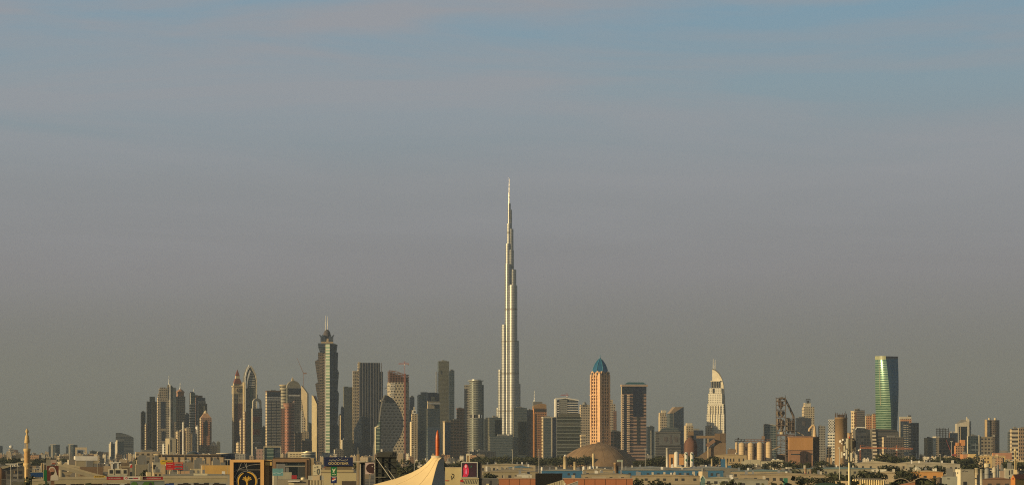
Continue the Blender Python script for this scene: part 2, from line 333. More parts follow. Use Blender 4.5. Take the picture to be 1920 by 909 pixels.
def a8(t):
    X, Z, a, b = t.X, t.Z, t.a, t.b
    mb = MB(); mb.loft([[(0, 0, t.z), (a, 0, t.z), (a, b, t.z), (0, b, t.z)], [(a*.12, b*.12, Z(780)), (a*.88, b*.12, Z(780)), (a*.88, b*.88, Z(780)), (a*.12, b*.88, Z(780))], [(a*.33, b*.33, Z(774)), (a*.67, b*.33, Z(774)), (a*.67, b*.67, Z(774)), (a*.33, b*.67, Z(774))]]); t.part('sloping_shoulders', mb, pl((.45,.27,.16)))
    t.part('pointed_dome', MB().lathe(a*.5, b*.5, [(a*.18, Z(776)), (a*.2, Z(773)), (a*.12, Z(770.5)), (.3, Z(768.5))], 12), CREAM)
    mb = MB(); mb.ext([(X(383.5), Z(816)), (X(389), Z(816)), (X(389), Z(792)), (X(387.5), Z(788.5)), (X(386), Z(787.5)), (X(384.7), Z(788.5)), (X(383.5), Z(792))], -.9, .4); t.part('arched_window_slot', mb, DGLASS)
    mb = MB()
    for x in (379.5, 391.5): mb.box(X(x), X(x+1.4), -2.5, .4, 0, Z(790))
    t.part('corner_turrets', mb, orange2)
    t.part('podium', MB().box(X(374.5), X(386), -14, -2.6, 0, Z(838)), beige2)
tw('brown and beige tower with a pointed dome and tall arched window slot', 374.3, 377, 396.8, 783, A-250, fac((.33,.20,.14), (.08,.06,.055), 6, 5, .5, .6, gm=.1), litwin, plant=0, tail=a8, **RT)
tw('low pale block with a pyramid roof, right of the pointed-dome tower', 393, 394.5, 408, 835, A-300, beige2, PALE, plant=0, name='apartment_block', cat='apartment block',
   tail=lambda t: t.part('pyramid_roof', MB().loft([[(0, 0, t.z), (t.a, 0, t.z), (t.a, t.b, t.z), (0, t.b, t.z)], [(t.a*.45, t.b*.45, t.z+13), (t.a*.55, t.b*.45, t.z+13), (t.a*.55, t.b*.55, t.z+13), (t.a*.45, t.b*.55, t.z+13)]], 0, 0), PALE))
tw('hazy slim block behind the pyramid-roofed block', 406, 407, 413, 828, A+900, olive, name='apartment_block', cat='apartment block')
def slim(label, x0, xm, x1, yt, fm=None, sm=None, d=A-350, **k): tw(label, x0, xm, x1, yt, d, fm or beige, sm or CREAM, name='residential_tower', cat='tower', **k)
slim('blank pale block with a flat top at the foot of the broad beige tower', 310, 318, 330, 821, pl((.42,.38,.28)), pl((.50,.42,.28)), pan=[('window_slot', 319.5, 321.5, 824, 846, DARK, .5)])
slim('short white block left of the blank pale block', 304.5, 307, 310.5, 832, white, WHITE)
slim('slim cream tower with lit left wall, below the lantern-crowned tower', 329.5, 333, 337, 808, beige2, litwin)
slim('slim brown tower beside the slim cream one below the lantern-crowned tower', 336.5, 339, 346, 806, brown, CREAM, d=A-340)
slim('thin white chimney-like tower standing before the plain dark tower', 342, 343.5, 345, 791, PALE, WHITE, d=A-420)
slim('narrow cream tower under the white-balconied tower', 346, 349.5, 357, 802, beige2, litwin)
slim('narrow white tower with bright left wall beside the brown stepped tower', 366.5, 370, 372.5, 799, beige, WHITE)
slim('dark narrow block with a glassy front between two narrow pale towers', 357.5, 360, 366.5, 812, navy, CREAM)

# ---- cluster B ----
B = 7400
t = T('clock_tower', 'tall clock-faced tower with a red pyramid spire', 'tower', 438.3, B, 14)
X, Z = t.X, t.Z; a = X(455); b = a*.8
t.part('shaft', walls(MB(), 0, a, 0, b, 0, Z(756), 0, 2, 1), [fac((.17,.09,.08), (.06,.035,.035), 6, 4, .55, .6, gm=.1), ROOF, beige2])
t.part('window_stage', walls(MB(), .3, a-.3, .3, b-.3, Z(756), Z(738)), [fac((.48,.40,.28), (.10,.08,.06), 13, 5, .7, .45, gm=.1), ROOF, litwin])
t.part('clock_stage', walls(MB(), -.6, a+.6, -.6, b+.6, Z(738), Z(724)), [fac((.46,.38,.25), (.2,.15,.1), 30, 5, .2, .5), ROOF, CREAM])
f = t.part('clock_face', MB().cyl(0, 0, 7.6, 0, .8, 24), CREAM); f.location = (a*.52, -.7, Z(731)); f.rotation_euler.x = R(90)
g = t.part('dial', MB().cyl(0, 0, 6, .8, 1.2, 24), pl((.12,.09,.07)), f); g = t.part('clock_hands', MB().box(-.5, .5, 0, 5, 1.25, 1.5).box(0, 4, -.5, .5, 1.55, 1.8), CREAM, f)
t.part('cornice', MB().box(-2, a+2, -2, b+2, Z(724), Z(722.5)).box(a*.1, a*.9, b*.1, b*.9, Z(722.5), Z(718.5)), CREAM)
def pyr(mb, cx, cy, h0, h1, z0, z1, m=0): return mb.loft([[(cx-h0, cy-h0, z0), (cx+h0, cy-h0, z0), (cx+h0, cy+h0, z0), (cx-h0, cy+h0, z0)], [(cx-h1, cy-h1, z1), (cx+h1, cy-h1, z1), (cx+h1, cy+h1, z1), (cx-h1, cy+h1, z1)]], m, m)
t.part('lower_roof', pyr(MB(), a*.5, b*.5, a*.42, a*.24, Z(718.5), Z(709)), pl((.19,.06,.045)))
t.part('lantern', pyr(MB(), a*.5, b*.5, a*.22, a*.2, Z(709), Z(704)), CREAM)
t.part('spire_roof', pyr(MB(), a*.5, b*.5, a*.22, .4, Z(704), Z(692)), pl((.23,.06,.045)))
for q in (.5, a-.5): t.part('corner_pinnacle', MB().lathe(q, .5, [(1.6, Z(723)), (1.6, Z(719)), (.1, Z(714))], 6), CREAM)
t.part('corner_lit_strip', MB().box(-2, .6, -2, 2, 0, Z(738)), CREAM)  # cream strip stands in for the sunlit left edge
# curved pointed-arch tower
t = T('pointed_arch_tower', 'tall tower ending in a pointed arch with pale curved ribs and a ball finial', 'tower', 464, B-60, 12)
X, Z = t.X, t.Z; a = X(482)
prof = [(X(460), 0), (X(480.5), 0), (X(480.5), Z(712)), (X(479.5), Z(704)), (X(477), Z(697)), (X(473), Z(690)), (X(470), Z(686.5)), (X(467), Z(686.5)), (X(464), Z(692)), (X(461.5), Z(699)), (X(460), Z(707))]
t.part('shaft', MB().ext(prof, 2, 30, 0, 1), [fac((.15,.16,.16), (.07,.08,.085), 6, 300, .6, 1.1), pl((.14,.14,.13))])
rib = [prof[i] for i in (0, 10, 9, 8, 7)]; mb = MB()
for i in range(4): mb.beam((rib[i][0], 0, rib[i][1]), (rib[i+1][0], 0, rib[i+1][1]), 3.2 if i else 2.2, 0, 5)
t.part('arch_rib', mb, WHITE)
mb = MB(); q = [(X(481), 0), (X(481), Z(712)), (X(479), Z(702)), (X(474), Z(692)), (X(469.5), Z(686))]
for i in range(4): mb.beam((q[i][0], 0, q[i][1]), (q[i+1][0], 0, q[i+1][1]), 2.4, 0, 5)
t.part('arch_rib', mb, PALE)
mb = MB(); q = [(X(462), Z(728)), (X(463), Z(715)), (X(466), Z(703)), (X(469), Z(694))]
for i in range(3): mb.beam((q[i][0], .4, q[i][1]), (q[i+1][0], .4, q[i+1][1]), 4.5, 0, 4)
t.part('inner_rib', mb, WHITE)
t.part('glazed_gable', MB().ext([(X(467), Z(726)), (X(478), Z(726)), (X(478), Z(710)), (X(475), Z(700)), (X(471), Z(694)), (X(468), Z(706))], 1, 1.9), fac((.5,.48,.42), (.05,.06,.07), 7, 300, .55, 1.1))
t.part('ball_finial', MB().lathe(X(468.5), 10, [(.5, Z(687)), (2.4, Z(685.5)), (2.4, Z(684.5)), (.4, Z(683.5))], 10), WHITE)
t.part('side_fin', MB().box(X(457.3), X(459.6), -1, 16, 0, Z(716)), GLD)
t.part('centre_strip', MB().box(X(469), X(472), .9, 1.95, 0, Z(727)), GGLASS)
tw('slim brown-grey tower squeezed between the clock tower and the pointed-arch tower', 449, 452, 459, 786, B-150, brown, litwin, **RT)
tw('short cream block at the foot of the clock tower', 442.5, 447, 450, 829, B-350, beige2, litwin, name='apartment_block', cat='apartment block')
tw('thin gold-lit tower edge at the foot of the pointed-arch tower', 455.5, 458.5, 461, 771, B-260, brown, litwin, **RT)
def b3(t):
    X, Z, a, b = t.X, t.Z, t.a, t.b; n = 10
    pr = [(X(474), t.z), (X(476), t.z)]+[(X(483)-X(480)*0+(X(483)-X(476))*-math.cos(math.pi*i/n)+0, Z(756)+(Z(748.5)-Z(756))*math.sin(math.pi*i/n)) for i in range(n+1)]
    ar = [(X(482.5)+(X(490.5)-X(482.5))*math.cos(math.pi*i/n), Z(753)+(Z(746)-Z(753))*math.sin(math.pi*i/n)) for i in range(n+1)]
    inn = [(X(482.5)+(X(487.5)-X(482.5))*math.cos(math.pi*i/n), Z(757)+(Z(751)-Z(757))*math.sin(math.pi*i/n)) for i in range(n, -1, -1)]
    mb = MB(); mb.ext([(X(490.5), t.z)]+ar+[(X(474.5), t.z), (X(477.5), t.z)]+inn+[(X(487.5), t.z)], 0, b*.7); t.part('round_arch', mb, PALE)
    t.part('mast', MB().beam((X(483), b*.3, Z(747)), (X(483), b*.3, Z(739)), 1.6), DARK)
    for y0, y1 in ((780, 791), (804, 815)): t.part('red_band', MB().box(X(475), X(487), -.8, .4, Z(y1), Z(y0)), pl((.20,.05,.05)))
    t.part('white_band', MB().box(X(475), X(490), -.9, .4, Z(830), Z(828.6)), WHITE); t.part('glass_panel', MB().box(X(478), X(487), -.6, .4, Z(804), Z(791.5)), olive)
tw('grey tower topped by a round arch, with two dark red bands', 471.5, 473.5, 491.5, 765, B-200, fac((.26,.255,.25), (.07,.07,.075), 6, 300, .5, 1.1), PALE, plant=0, tail=b3)
tw('plain grey-green slab right of the round-arch tower', 489.5, 490.5, 499, 800, B+100, steel)
def b4(t):
    X, Z, a, b = t.X, t.Z, t.a, t.b; mb = MB(); y = 752
    while y < 842: mb.box(-.5, a*.30, -2.2, .3, Z(y+1.1), Z(y)); mb.box(a*.36, a*.66, -2.2, .3, Z(y+1.1), Z(y)); mb.box(a*.72, a+.4, -2.2, .3, Z(y+1.1), Z(y)); y += 2.9
    t.part('balcony_slats', mb, pl((.50,.46,.38)))
    t.part('top_bands', MB().box(-1, a+1, -2.6, .3, Z(745.5), Z(744)).box(-1, a+1, -2.6, .3, Z(749.5), Z(748)), WHITE)
    t.part('dark_crown', MB().box(a*.08, a*.95, -1.2, .3, Z(742.5), Z(734)), NAVYP)
tw('apartment tower striped by rows of white balconies, under a dark crown', 497.8, 500.5, 526.5, 733, 7000, navy, litwin, rim=BROWN, th=18, tail=b4, **RT)
t = T('round_tower', 'beige ringed round tower behind the copper-coloured round tower', 'tower', 533, 7300); X, Z = t.X, t.Z
t.part('ringed_drum', MB().cyl(0, 0, X(541.5), 0, Z(722), 24, 0, 1), [fac((.42,.38,.28), (.12,.11,.08), 9, 300, .45, 1.1), ROOF]); t.part('roof_disc', MB().cyl(0, 0, X(542.5), Z(722), Z(720.8), 24), CREAM)
def b6(t):
    X, Z, a, b = t.X, t.Z, t.a, t.b; n = 8
    dome = [(X(551)+(X(564)-X(551))*math.cos(math.pi*i/n), Z(727)+(Z(713)-Z(727))*math.sin(math.pi*i/n)) for i in range(n+1)]
    t.part('curved_roof', MB().ext(dome, 1, b*.8), pl((.30,.28,.22)))
    t.part('shark_fin', MB().ext([(X(547.5), Z(714)), (X(553), Z(714)), (X(551.5), Z(710)), (X(549), Z(706.5))], 4, 8), CREAM)
    t.part('top_glass', MB().box(X(541.5), X(562), -.9, .4, Z(737.5), Z(728)), NAVYP); t.part('white_band', MB().box(X(541.5), X(562), -1.2, .4, Z(742), Z(740)), WHITE)
    t.part('white_edge', MB().box(a-.2, a+3, -2, 3, 0, Z(770)), WHITE)
tw('dark glass tower with a pale curved roof and a small shark-fin crest', 536, 539, 564.5, 727, 7200, fac((.16,.16,.17), (.04,.05,.06), 6, 7, .7, .8), olive, plant=0, th=16, tail=b6)
t = T('fin_tower', 'cream fin-shaped tower with a sloping lit top, right of the curved-roof tower', 'tower', 570, 7500, -12); X, Z = t.X, t.Z
t.part('fin_wall', MB().ext([(X(564.5), 0), (X(576), 0), (X(576), Z(737)), (X(571), Z(730)), (X(564.5), Z(722))], 0, 20, 0), CREAM)
t.part('stepped_windows', MB().ext([(X(565), 0), (X(572), 0), (X(572), Z(786)), (X(569), Z(778)), (X(567), Z(760)), (X(565), Z(752))], -.8, .4), beige)
t = T('copper_round_tower', 'copper-brown round tower flanked by a rising wedge wing', 'tower', 540, 6800, 0); X, Z = t.X, t.Z
t.part('drum', MB().cyl(X(539.5), 0, X(545.5), 0, Z(758), 28, 0, 1), [fac((.37,.16,.10), (.22,.10,.07), 8, 300, .4, 1.1, gm=.3, rough=.35), ROOF]); t.part('crown_ring', MB().cyl(X(539.5), 0, X(548), Z(762), Z(757), 28, 0).cyl(X(539.5), 0, X(549), Z(757), Z(755.5), 28, 0), pl((.36,.18,.12)))
t.part('wedge_wing', MB().ext([(X(545), 0), (X(552), 0), (X(552), Z(748)), (X(549), Z(753)), (X(545), Z(756))], 2, 22), pinkst)
t.part('rear_wing', MB().box(X(526.5), X(534), 3, 24, 0, Z(765)), brown)
tw('dark brown mid-rise office block with window rows in front of the curved-roof tower', 551.5, 553, 566, 811, 6900, brown2, name='office_block', cat='office block')
tw('small tan windowed block above the dark brown mid-rise', 564.5, 566.5, 579, 809, 7100, beige2, name='apartment_block', cat='apartment block')
tw('wide dark brown mid-rise block left of the tallest twin tower', 565, 567, 585, 825, 6850, brown2, name='office_block', cat='office block')
t = T('drum_building', 'dark glass drum with a shallow green-rimmed dome behind the tallest twin tower', 'building', 577, 7900); X, Z = t.X, t.Z
t.part('drum', MB().cyl(0, 0, X(588), 0, Z(800), 28), navy); t.part('shallow_dome', MB().lathe(0, 0, [(X(588), Z(800)), (X(587), Z(797)), (X(584), Z(793)), (X(579), Z(790.5))], 28), pl((.10,.14,.13), .3, .4))

# ---- tallest twin towers of the left group ----
def marquis(x, d, label, yshift, full):
    k = T('twin_hotel_tower', label, 'tower', x, d, 0, 'twin petal-crowned hotel towers'); X = lambda p: k.X(p-614+x); Z = lambda y: k.Z(y+yshift)
    body = fac((.075,.095,.13), (.03,.05,.085), 5.5, 300, .7, 1.1, gm=.45, rough=.18); br = fac((.125,.10,.085), (.035,.04,.045), 7, 5, .5, .6)
    mb = MB(); lo = [(600, 0, None)]
    k.part('left_petal_wall', MB().ext([(X(611), 0), (X(598), 0), (X(597.5), Z(848)), (X(594.5), Z(800)), (X(597.5), Z(796)), (X(593.5), Z(762)), (X(597), Z(757)), (X(591), Z(719)), (X(596), Z(716)), (X(590.3), Z(677)), (X(596.5), Z(673)), (X(596.5), Z(660)), (X(611), Z(660))], 6, 36, 0, 1), [br, GLD if not full else pl((.20,.16,.12))])
    k.part('right_petal_wall', MB().ext([(X(618), 0), (X(635), 0), (X(635.5), Z(846)), (X(636), Z(800)), (X(633), Z(794)), (X(636), Z(738)), (X(633), Z(731)), (X(635.7), Z(698)), (X(633), Z(692)), (X(634), Z(660)), (X(618), Z(660))], 4, 36, 0, 1), [body, pl((.05,.06,.08))])
    # bay shaped, and its left face coloured brighter, to give the sunlit strip
    mb = MB(); mb.prism([(X(606.5), 6.2), (X(610.5), -1.5), (X(618.2), -7), (X(626), -1), (X(627), 6.2)], 0, Z(645), 0, 1)
    mb.m[1] = 2; mb.m[0] = 3; k.part('white_edge', MB().box(X(609.8), X(610.8), -2, 0, 0, Z(672)), WHITE); k.part('glass_bay', mb, [body, ROOF, fac((.62,.60,.50), (.08,.13,.10), 8.5, 300, .74, 1.1, gm=.55, rough=.28), br])
    k.part('shoulder_block', MB().ext([(X(600), Z(660)), (X(631), Z(660)), (X(633), Z(646)), (X(626), Z(643)), (X(596), Z(643)), (X(597), Z(652))], 2, 34), body)
    k.part('crown_block', MB().loft([[(X(602), 4, Z(643)), (X(625), 4, Z(643)), (X(625), 30, Z(643)), (X(602), 30, Z(643))], [(X(602.5), 5, Z(634)), (X(624), 5, Z(634)), (X(624), 29, Z(634)), (X(602.5), 29, Z(634))]], 0, 0), pl((.42,.33,.22)))
    mb = MB()
    for (xa, xb, xt, s) in ((601, 606, 598.5, -1), (605, 610, 604, -1), (616, 621, 621, 1), (620, 625, 626.5, 1)):
        mb.ext([(X(xa), Z(640)), (X(xb), Z(640)), (X(xb), Z(631)), (X(xt+(1 if s < 0 else 0)), Z(627)), (X(xt-(1 if s > 0 else 0)), Z(627)), (X(xa), Z(632))], 3, 30)
    k.part('crown_petals', mb, pl((.07,.09,.13), .3, .3)); k.part('crown_core', MB().lathe(X(613), 16, [(9, Z(641)), (9, Z(630)), (10, Z(625)), (7, Z(620)), (3, Z(617))], 12), pl((.09,.08,.09)))
    for xx, yy in ((610.3, 591), (614.3, 592)): k.part('antenna', MB().lathe(X(xx), 16, [(1.2, Z(622)), (1.0, Z(605)), (.45, Z(yy))], 8), pl((.7,.7,.68), .4))
    if full:
        mb = MB(); y = 668
        while y < 845: mb.box(X(599.5), X(605), 3.2, 6.3, Z(y+1.3), Z(y)); y += 5.2
        k.part('balcony_ledges', mb, pl((.24,.20,.15))); k.part('podium', MB().box(X(603), X(630), -22, -7.5, 0, Z(848)), navy)
        k.part('top_bands', MB().box(X(601), X(622), .2, 1.9, Z(654), Z(651)).box(X(600), X(622), .2, 1.9, Z(661), Z(658.5)), pl((.05,.07,.09), .3, .3))
marquis(614, 7000, 'tallest twin tower with flared petal crown and two antennas, shown in full', 0, True)
t = T('sunlit_sail_tower', 'slim tower with a blank gold-lit wall and slanted top, left of the tallest twin tower', 'tower', 590, 7150, -10); X, Z = t.X, t.Z
t.part('lit_wall', MB().ext([(X(584.5), 0), (X(594), 0), (X(594), Z(757)), (X(590), Z(748)), (X(587.5), Z(742)), (X(584.5), Z(740))], 0, 22, 0, 1), [pl((.85,.70,.42), .6), beige])  # gold wall colour holds the sunlight on this side
t.part('dark_spine', MB().ext([(X(594.2), 0), (X(599), 0), (X(599), Z(765)), (X(590), Z(741)), (X(586), Z(741.5)), (X(591), Z(750))], 3, 24), brown)
tw('slim tower with a sunlit gold edge just right of the tallest twin tower', 634.5, 638.5, 641, 778, 7100, navy, pl((.85,.68,.40), .5), th=20)  # left face painted gold for the sunlight on it
tw('short dark tower between the tallest twin tower and the hazy grey slab', 639, 640, 645, 763, 7500, navy)
tw('hazy plain olive slab tower left of the broad ribbed dark tower', 643.5, 645, 662, 725, 8300, olive, name='office_tower', tiers=[(646, 653, 724, .1, 'roof_screen', None)])
def c2(t):
    X, Z, a, b = t.X, t.Z, t.a, t.b; mb = MB()
    for i in range(9): mb.box(X(674+5.1*i), X(674+5.1*i)+1.5, -2.4, .3, 0, Z(679.5))
    t.part('ribs', mb, pl((.16,.16,.18)))
    t.part('left_shoulder', walls(MB(), X(662.5), X(672), 2.5, b*.8, 0, Z(695), 0, 2), [fac((.42,.36,.27), (.05,.05,.06), 9, 6, .6, .55), ROOF, pl((.6,.48,.3))])
    t.part('right_shoulder', walls(MB(), a+.02, X(718.5), 3, b*.8, 0, Z(696)), [ribs, ROOF])
    t.part('crown_screen', MB().box(X(672), X(676.5), -.6, b*.6, Z(690), Z(678.5)), pl((.5,.42,.28)))
    t.part('lower_wing', MB().ext([(X(663), 0), (X(677), 0), (X(677), Z(779)), (X(672), Z(786)), (X(663), Z(805))], -9, -2.6), navy)
tw('broad dark tower with vertical ribs and lower shoulders on both sides', 670.5, 672, 713, 679.5, 7200, ribs, litwin, th=12, plant=0, tail=c2, **OT)
tw('low grey block left of the ribbed dark tower base', 639, 642, 662, 824, 7000, olive, PALE, name='office_block', cat='office block')
tw('low tan block at the foot of the hazy olive slab', 626, 628, 645, 842, 6600, beige2, PALE, name='office_block', cat='office block')
# tower under construction with slanted crown
t = T('unfinished_tower', 'pale perforated tower with a slanted rusty unfinished crown', 'tower', 731, 6700, 8); X, Z = t.X, t.Z
per = fac((.50,.43,.31), (.05,.045,.04), 7.5, 8, .48, .5, brick=.5, gm=.1); a = X(767.5); b = 30
t.part('perforated_shell', MB().prism([(X(729), 6), (X(733), 0), (X(764), 0), (X(767.5), 5), (X(767.5), 30), (X(729), 30)], 0, Z(716), 0, 1), [per, ROOF])
mb = MB(); levels = [(716, 0), (711.5, 0), (707, 0), (702.5, 0)]
for y, _ in levels: mb.box(X(729.5), X(767), .6, 29, Z(y)-.8, Z(y)+.8)
mb.box(X(729.5), X(755), .6, 29, Z(699)-.8, Z(699)); mb.box(X(729.5), X(742), .6, 29, Z(696)-.8, Z(696))
for i in range(13): x = 729.8+3*i; mb.box(X(x), X(x)+1.2, .8, 2, Z(716), Z(694+max(0, (x-731))*.34)); mb.box(X(x), X(x)+1.2, 26, 27, Z(716), Z(694+max(0, (x-731))*.34))
t.part('unfinished_floors', mb, pl((.20,.10,.075))); mb = MB()
for i in range(12): mb.box(X(730+3*i)+1, X(733+3*i)-1, 3, 25, Z(716), Z(697+i*1.0))
t.part('dark_core', mb, pl((.10,.065,.055)))
mb = MB().beam((X(729.5), .5, Z(694)), (X(745), .5, Z(696.5)), 1.8).beam((X(745), .5, Z(696.5)), (X(767), .5, Z(706)), 1.8); t.part('slanted_rim', mb, pl((.26,.13,.09)))
mb = MB(); y = 718
while y < 745: mb.box(X(729.5), X(741-(y-718)*.1), -1, .3, Z(y+1.3), Z(y)); y += 3.2
t.part('white_louvres', mb, WHITE)
t.part('hoist_track', MB().box(X(758), X(761), -2, .3, 0, Z(700)), pl((.22,.10,.08)))
def crane(label, x, ym, yb, d, jib, col=(.40,.10,.06), luff=None, w=2.2, group='tower cranes over the skyline'):
    t = T('tower_crane', label, 'crane', x, d, 0, group); X, Z = t.X, t.Z; m = pl(col, .6)
    mb = MB(); h = w/2; z0 = Z(yb) if yb else 0; z1 = Z(ym)
    for sx, sy in ((-h, -h), (h, -h), (-h, h), (h, h)): mb.beam((sx, sy, z0), (sx, sy, z1), .5)
    n = max(3, int((z1-z0)/4)); 
    for i in range(n): a, b = z0+(z1-z0)*i/n, z0+(z1-z0)*(i+1)/n; s = 1 if i % 2 else -1; mb.beam((-h*s, -h, a), (h*s, -h, b), .35); mb.beam((-h*s, h, a), (h*s, h, b), .35)
    t.part('mast', mb, m)
    if luff:
        lx, ly = luff; p, q = (0, 0, z1), (X(lx), 0, Z(ly)); mb = MB(); mb.beam(p, q, .8); mb.beam((0, 0, z1+3), q, .5)
        for i in range(10): f = i/10; mb.beam((q[0]*f, 0, z1+(q[2]-z1)*f), (q[0]*(f+.06), 0, z1+3*(1-f)+(q[2]-z1)*(f+.06)), .4)
        t.part('luffing_jib', mb, m); t.part('counter_jib', MB().box(-9 if q[0] > 0 else 0, 0 if q[0] > 0 else 9, -1.5, 1.5, z1-1, z1+2.5), m)
    else:
        j0, j1 = jib; mb = MB(); A_, B_ = X(j0), X(j1); mb.beam((A_, 0, z1), (B_, 0, z1), .8); mb.beam((A_*.95, 0, z1+2), (B_*.95, 0, z1+2), .5)
        n = 14
        for i in range(n): f, g = i/n, (i+1)/n; mb.beam((A_+(B_-A_)*f, 0, z1), (A_+(B_-A_)*g, 0, z1+2), .35)
        t.part('jib', mb, m); t.part('apex', MB().beam((0, 0, z1), (0, 0, z1+7), 1.0).beam((0, 0, z1+7), (A_*.6, 0, z1+1), .3).beam((0, 0, z1+7), (B_*.6, 0, z1+1), .3), m)
        c = A_ if abs(A_) < abs(B_) else B_; t.part('counterweight', MB().box(min(c, c*.7), max(c, c*.7), -1.3, 1.3, z1-3, z1-.5), GREY); t.part('cab', MB().box(-1.5, 1.5, -2.5, -.5, z1-3, z1-.4), WHITE)
crane('reddish tower crane standing over the slanted rusty crown', 758.5, 682, 838, 6650, (747, 767))
crane('faint luffing crane leaning left above the shark-fin roof', 569, 700, 726, 7400, None, (.25,.14,.11), (556.5, 670), 1.6)
crane('small dark crane arm sticking out left of the perforated tower', 726, 728, 745, 6950, (721, 731), (.1,.08,.07), None, 1.6)
# lens-shaped building
t = T('lens_building', 'grey lens-shaped building with a bulging right edge and rows of dash windows', 'building', 722, 6000, 22); X, Z = t.X, t.Z
out = [(722, 740), (728, 741), (735, 746), (742, 753), (748, 763), (753, 774), (756, 786), (756.5, 797), (754.5, 808), (750, 819), (744, 829), (738.5, 838), (736, 848), (736, 862), (701, 862), (701.5, 840), (704, 826), (708, 812), (711, 797), (713, 780), (715, 764), (718, 750)]
t.part('curved_shell', MB().ext([(X(x), max(0, Z(y))) for x, y in out], 0, 8, 0, 1), [fac((.215,.22,.215), (.02,.022,.026), 7, 10, .34, .62, brick=.45, gm=.2), pl((.11,.11,.105))])  # edge faces coloured darker so the sunlit rim stays dim
t.part('dark_cap', MB().ext([(X(719.5), Z(752)), (X(722), Z(741)), (X(728), Z(742)), (X(735), Z(747.5)), (X(740), Z(753))], -.8, .3), pl((.05,.05,.055), .4))
t.part('top_ledge', MB().box(X(714), X(722), -2, 6, Z(751.5), Z(750)), PALE)
t = T('lit_edge_annex', 'narrow annex with a bright lit frame left of the lens-shaped building', 'building', 705, 5950, -14); X, Z = t.X, t.Z
t.part('lit_frame', MB().ext([(X(702.5), 0), (X(704.8), 0), (X(704.8), Z(801)), (X(710), Z(799)), (X(710), Z(797.5)), (X(702.5), Z(800))], -1, 10), pl((.85,.75,.5), .5)); t.part('green_glazing', MB().ext([(X(704.9), 0), (X(711), 0), (X(712.5), Z(786)), (X(709), Z(792)), (X(705), Z(801))], 0, 12), gglass)  # near-white frame colour stands in for a strip of sunlight
tw('slim bright cream residential tower right of the perforated tower', 768.5, 771.5, 774, 790, 6500, beige2, pl((.85,.70,.45), .7), **RT)  # left face paler than the front, a sunlit strip in colour
def c5(t): t.part('crown_box', MB().box(t.X(774.5), t.X(780), .5, 10, t.Z(775), t.Z(768)), WHITE); t.part('window', MB().box(t.X(775.5), t.X(779), .2, .6, t.Z(773), t.Z(770)), DARK); t.part('pinnacle', MB().box(t.X(776), t.X(778.3), 2, 6, t.Z(768), t.Z(762)), PALE)
tw('cream stepped tower with a small square crown window', 771, 773, 783, 775, 6600, beige2, litwin, plant=0, tail=c5, tiers=[(773, 776, 768, .4, 'left_turret', beige2)], **RT)
tw('small dark tower top behind the cream stepped tower', 767, 768.5, 777, 744, 7400, navy)
tw('dark grey tower with an angled stepped top left of the beige-banded tower', 782, 784.5, 803, 741, 7000, steel, navy, tiers=[(790.5, 802, 734.5, .1, 'dark_top', navy), (785, 789, 739, .2, 'roof_block', None)])
def c7(t):
    X, Z, a, b = t.X, t.Z, t.a, t.b
    t.part('banded_neck', MB().box(1, a-.5, 1, b-1, t.z, Z(751.5)), CREAM); t.part('dark_glass_notch', MB().box(X(815), X(824.5), .4, 2, Z(765), Z(758)), DGLASS)
    t.part('upper_block', MB().ext([(X(801.5), Z(751.4)), (X(824), Z(751.4)), (X(824), Z(737)), (X(815), Z(735)), (X(801.5), Z(735.5))], 0, b), NAVYP)
    t.part('crown_window', MB().box(X(809.5), X(815), -.7, .2, Z(750), Z(743)), olive); t.part('stripe', MB().box(-.5, a+.3, -.8, .2, Z(757), Z(754.8)), WHITE)
    t.part('flared_base', MB().loft([[(-2, -9, 0), (a+6, -9, 0), (a+6, b, 0), (-2, b, 0)], [(0, -.2, Z(800)), (a, -.2, Z(800)), (a, b*.9, Z(800)), (0, b*.9, Z(800))]]), steel)
tw('dark glass tower with a beige band below its top and a flared base', 800, 801.5, 825, 765.5, 6500, steel, olive, plant=0, tail=c7)
tw('tall hazy grey slab tower rising above its neighbours left of the round tower', 820.5, 822.5, 842, 676.5, 7900, olive, steel, name='office_tower', th=12,
   tail=lambda t: (t.part('dark_slot', MB().box(t.X(826), t.X(828), -.8, .3, t.Z(701), t.Z(694)), DARK), t.part('left_strip', MB().box(t.X(818.5), t.X(819.7), 2, 15, 0, t.Z(696)), STEEL)))
tw('bluish slab tower tucked against the right of the tall hazy slab', 841.5, 842.5, 852, 695, 7850, teal, navy, name='office_tower')
tw('dark tower with a lit left edge and rounded top corner', 830.5, 834, 845, 790, 6300, navy, pl((.60,.48,.32)), name='office_tower', rim=TAN)  # lit left edge put into the tan side colour
tw('brown unfinished tower with an open floor grid left of the round tower', 856, 857, 871, 766, 6900, brown2, name='unfinished_tower', rim=RUST)
tw('wider brown gridded tower in front of the unfinished brown one', 843, 845, 871, 787, 6700, brown2, name='office_tower')
t = T('round_tower', 'round grey-green glass tower with a disc roof and a notch low on its shaft', 'tower', 892, 6800); X, Z = t.X, t.Z
gl = fac((.26,.27,.24), (.11,.125,.115), 6, 4, .65, .8, gm=.55, rough=.3, gvar=.3); r = X(904)
t.part('upper_drum', MB().cyl(0, 0, r, Z(777), Z(714), 36, 0, 1), [gl, ROOF]); t.part('lower_drum', MB().cyl(0, 0, r, 0, Z(783), 36, 0, 1), [gl, ROOF]); t.part('recessed_neck', MB().cyl(0, 0, r*.86, Z(783)-.1, Z(777)+.1, 30), DARK)
t.part('neck_fins', MB().box(X(885.5), X(888), -r, 0, Z(783.3), Z(776.7)).box(X(897), X(899.5), -r*.97, 0, Z(783.3), Z(776.7)), WHITE)
t.part('roof_disc', MB().cyl(0, 0, X(907), Z(714), Z(712.8), 36), pl((.5,.48,.4))); t.part('roof_cap', MB().cyl(0, 0, r*.8, Z(712.8), Z(711), 30), STEEL)
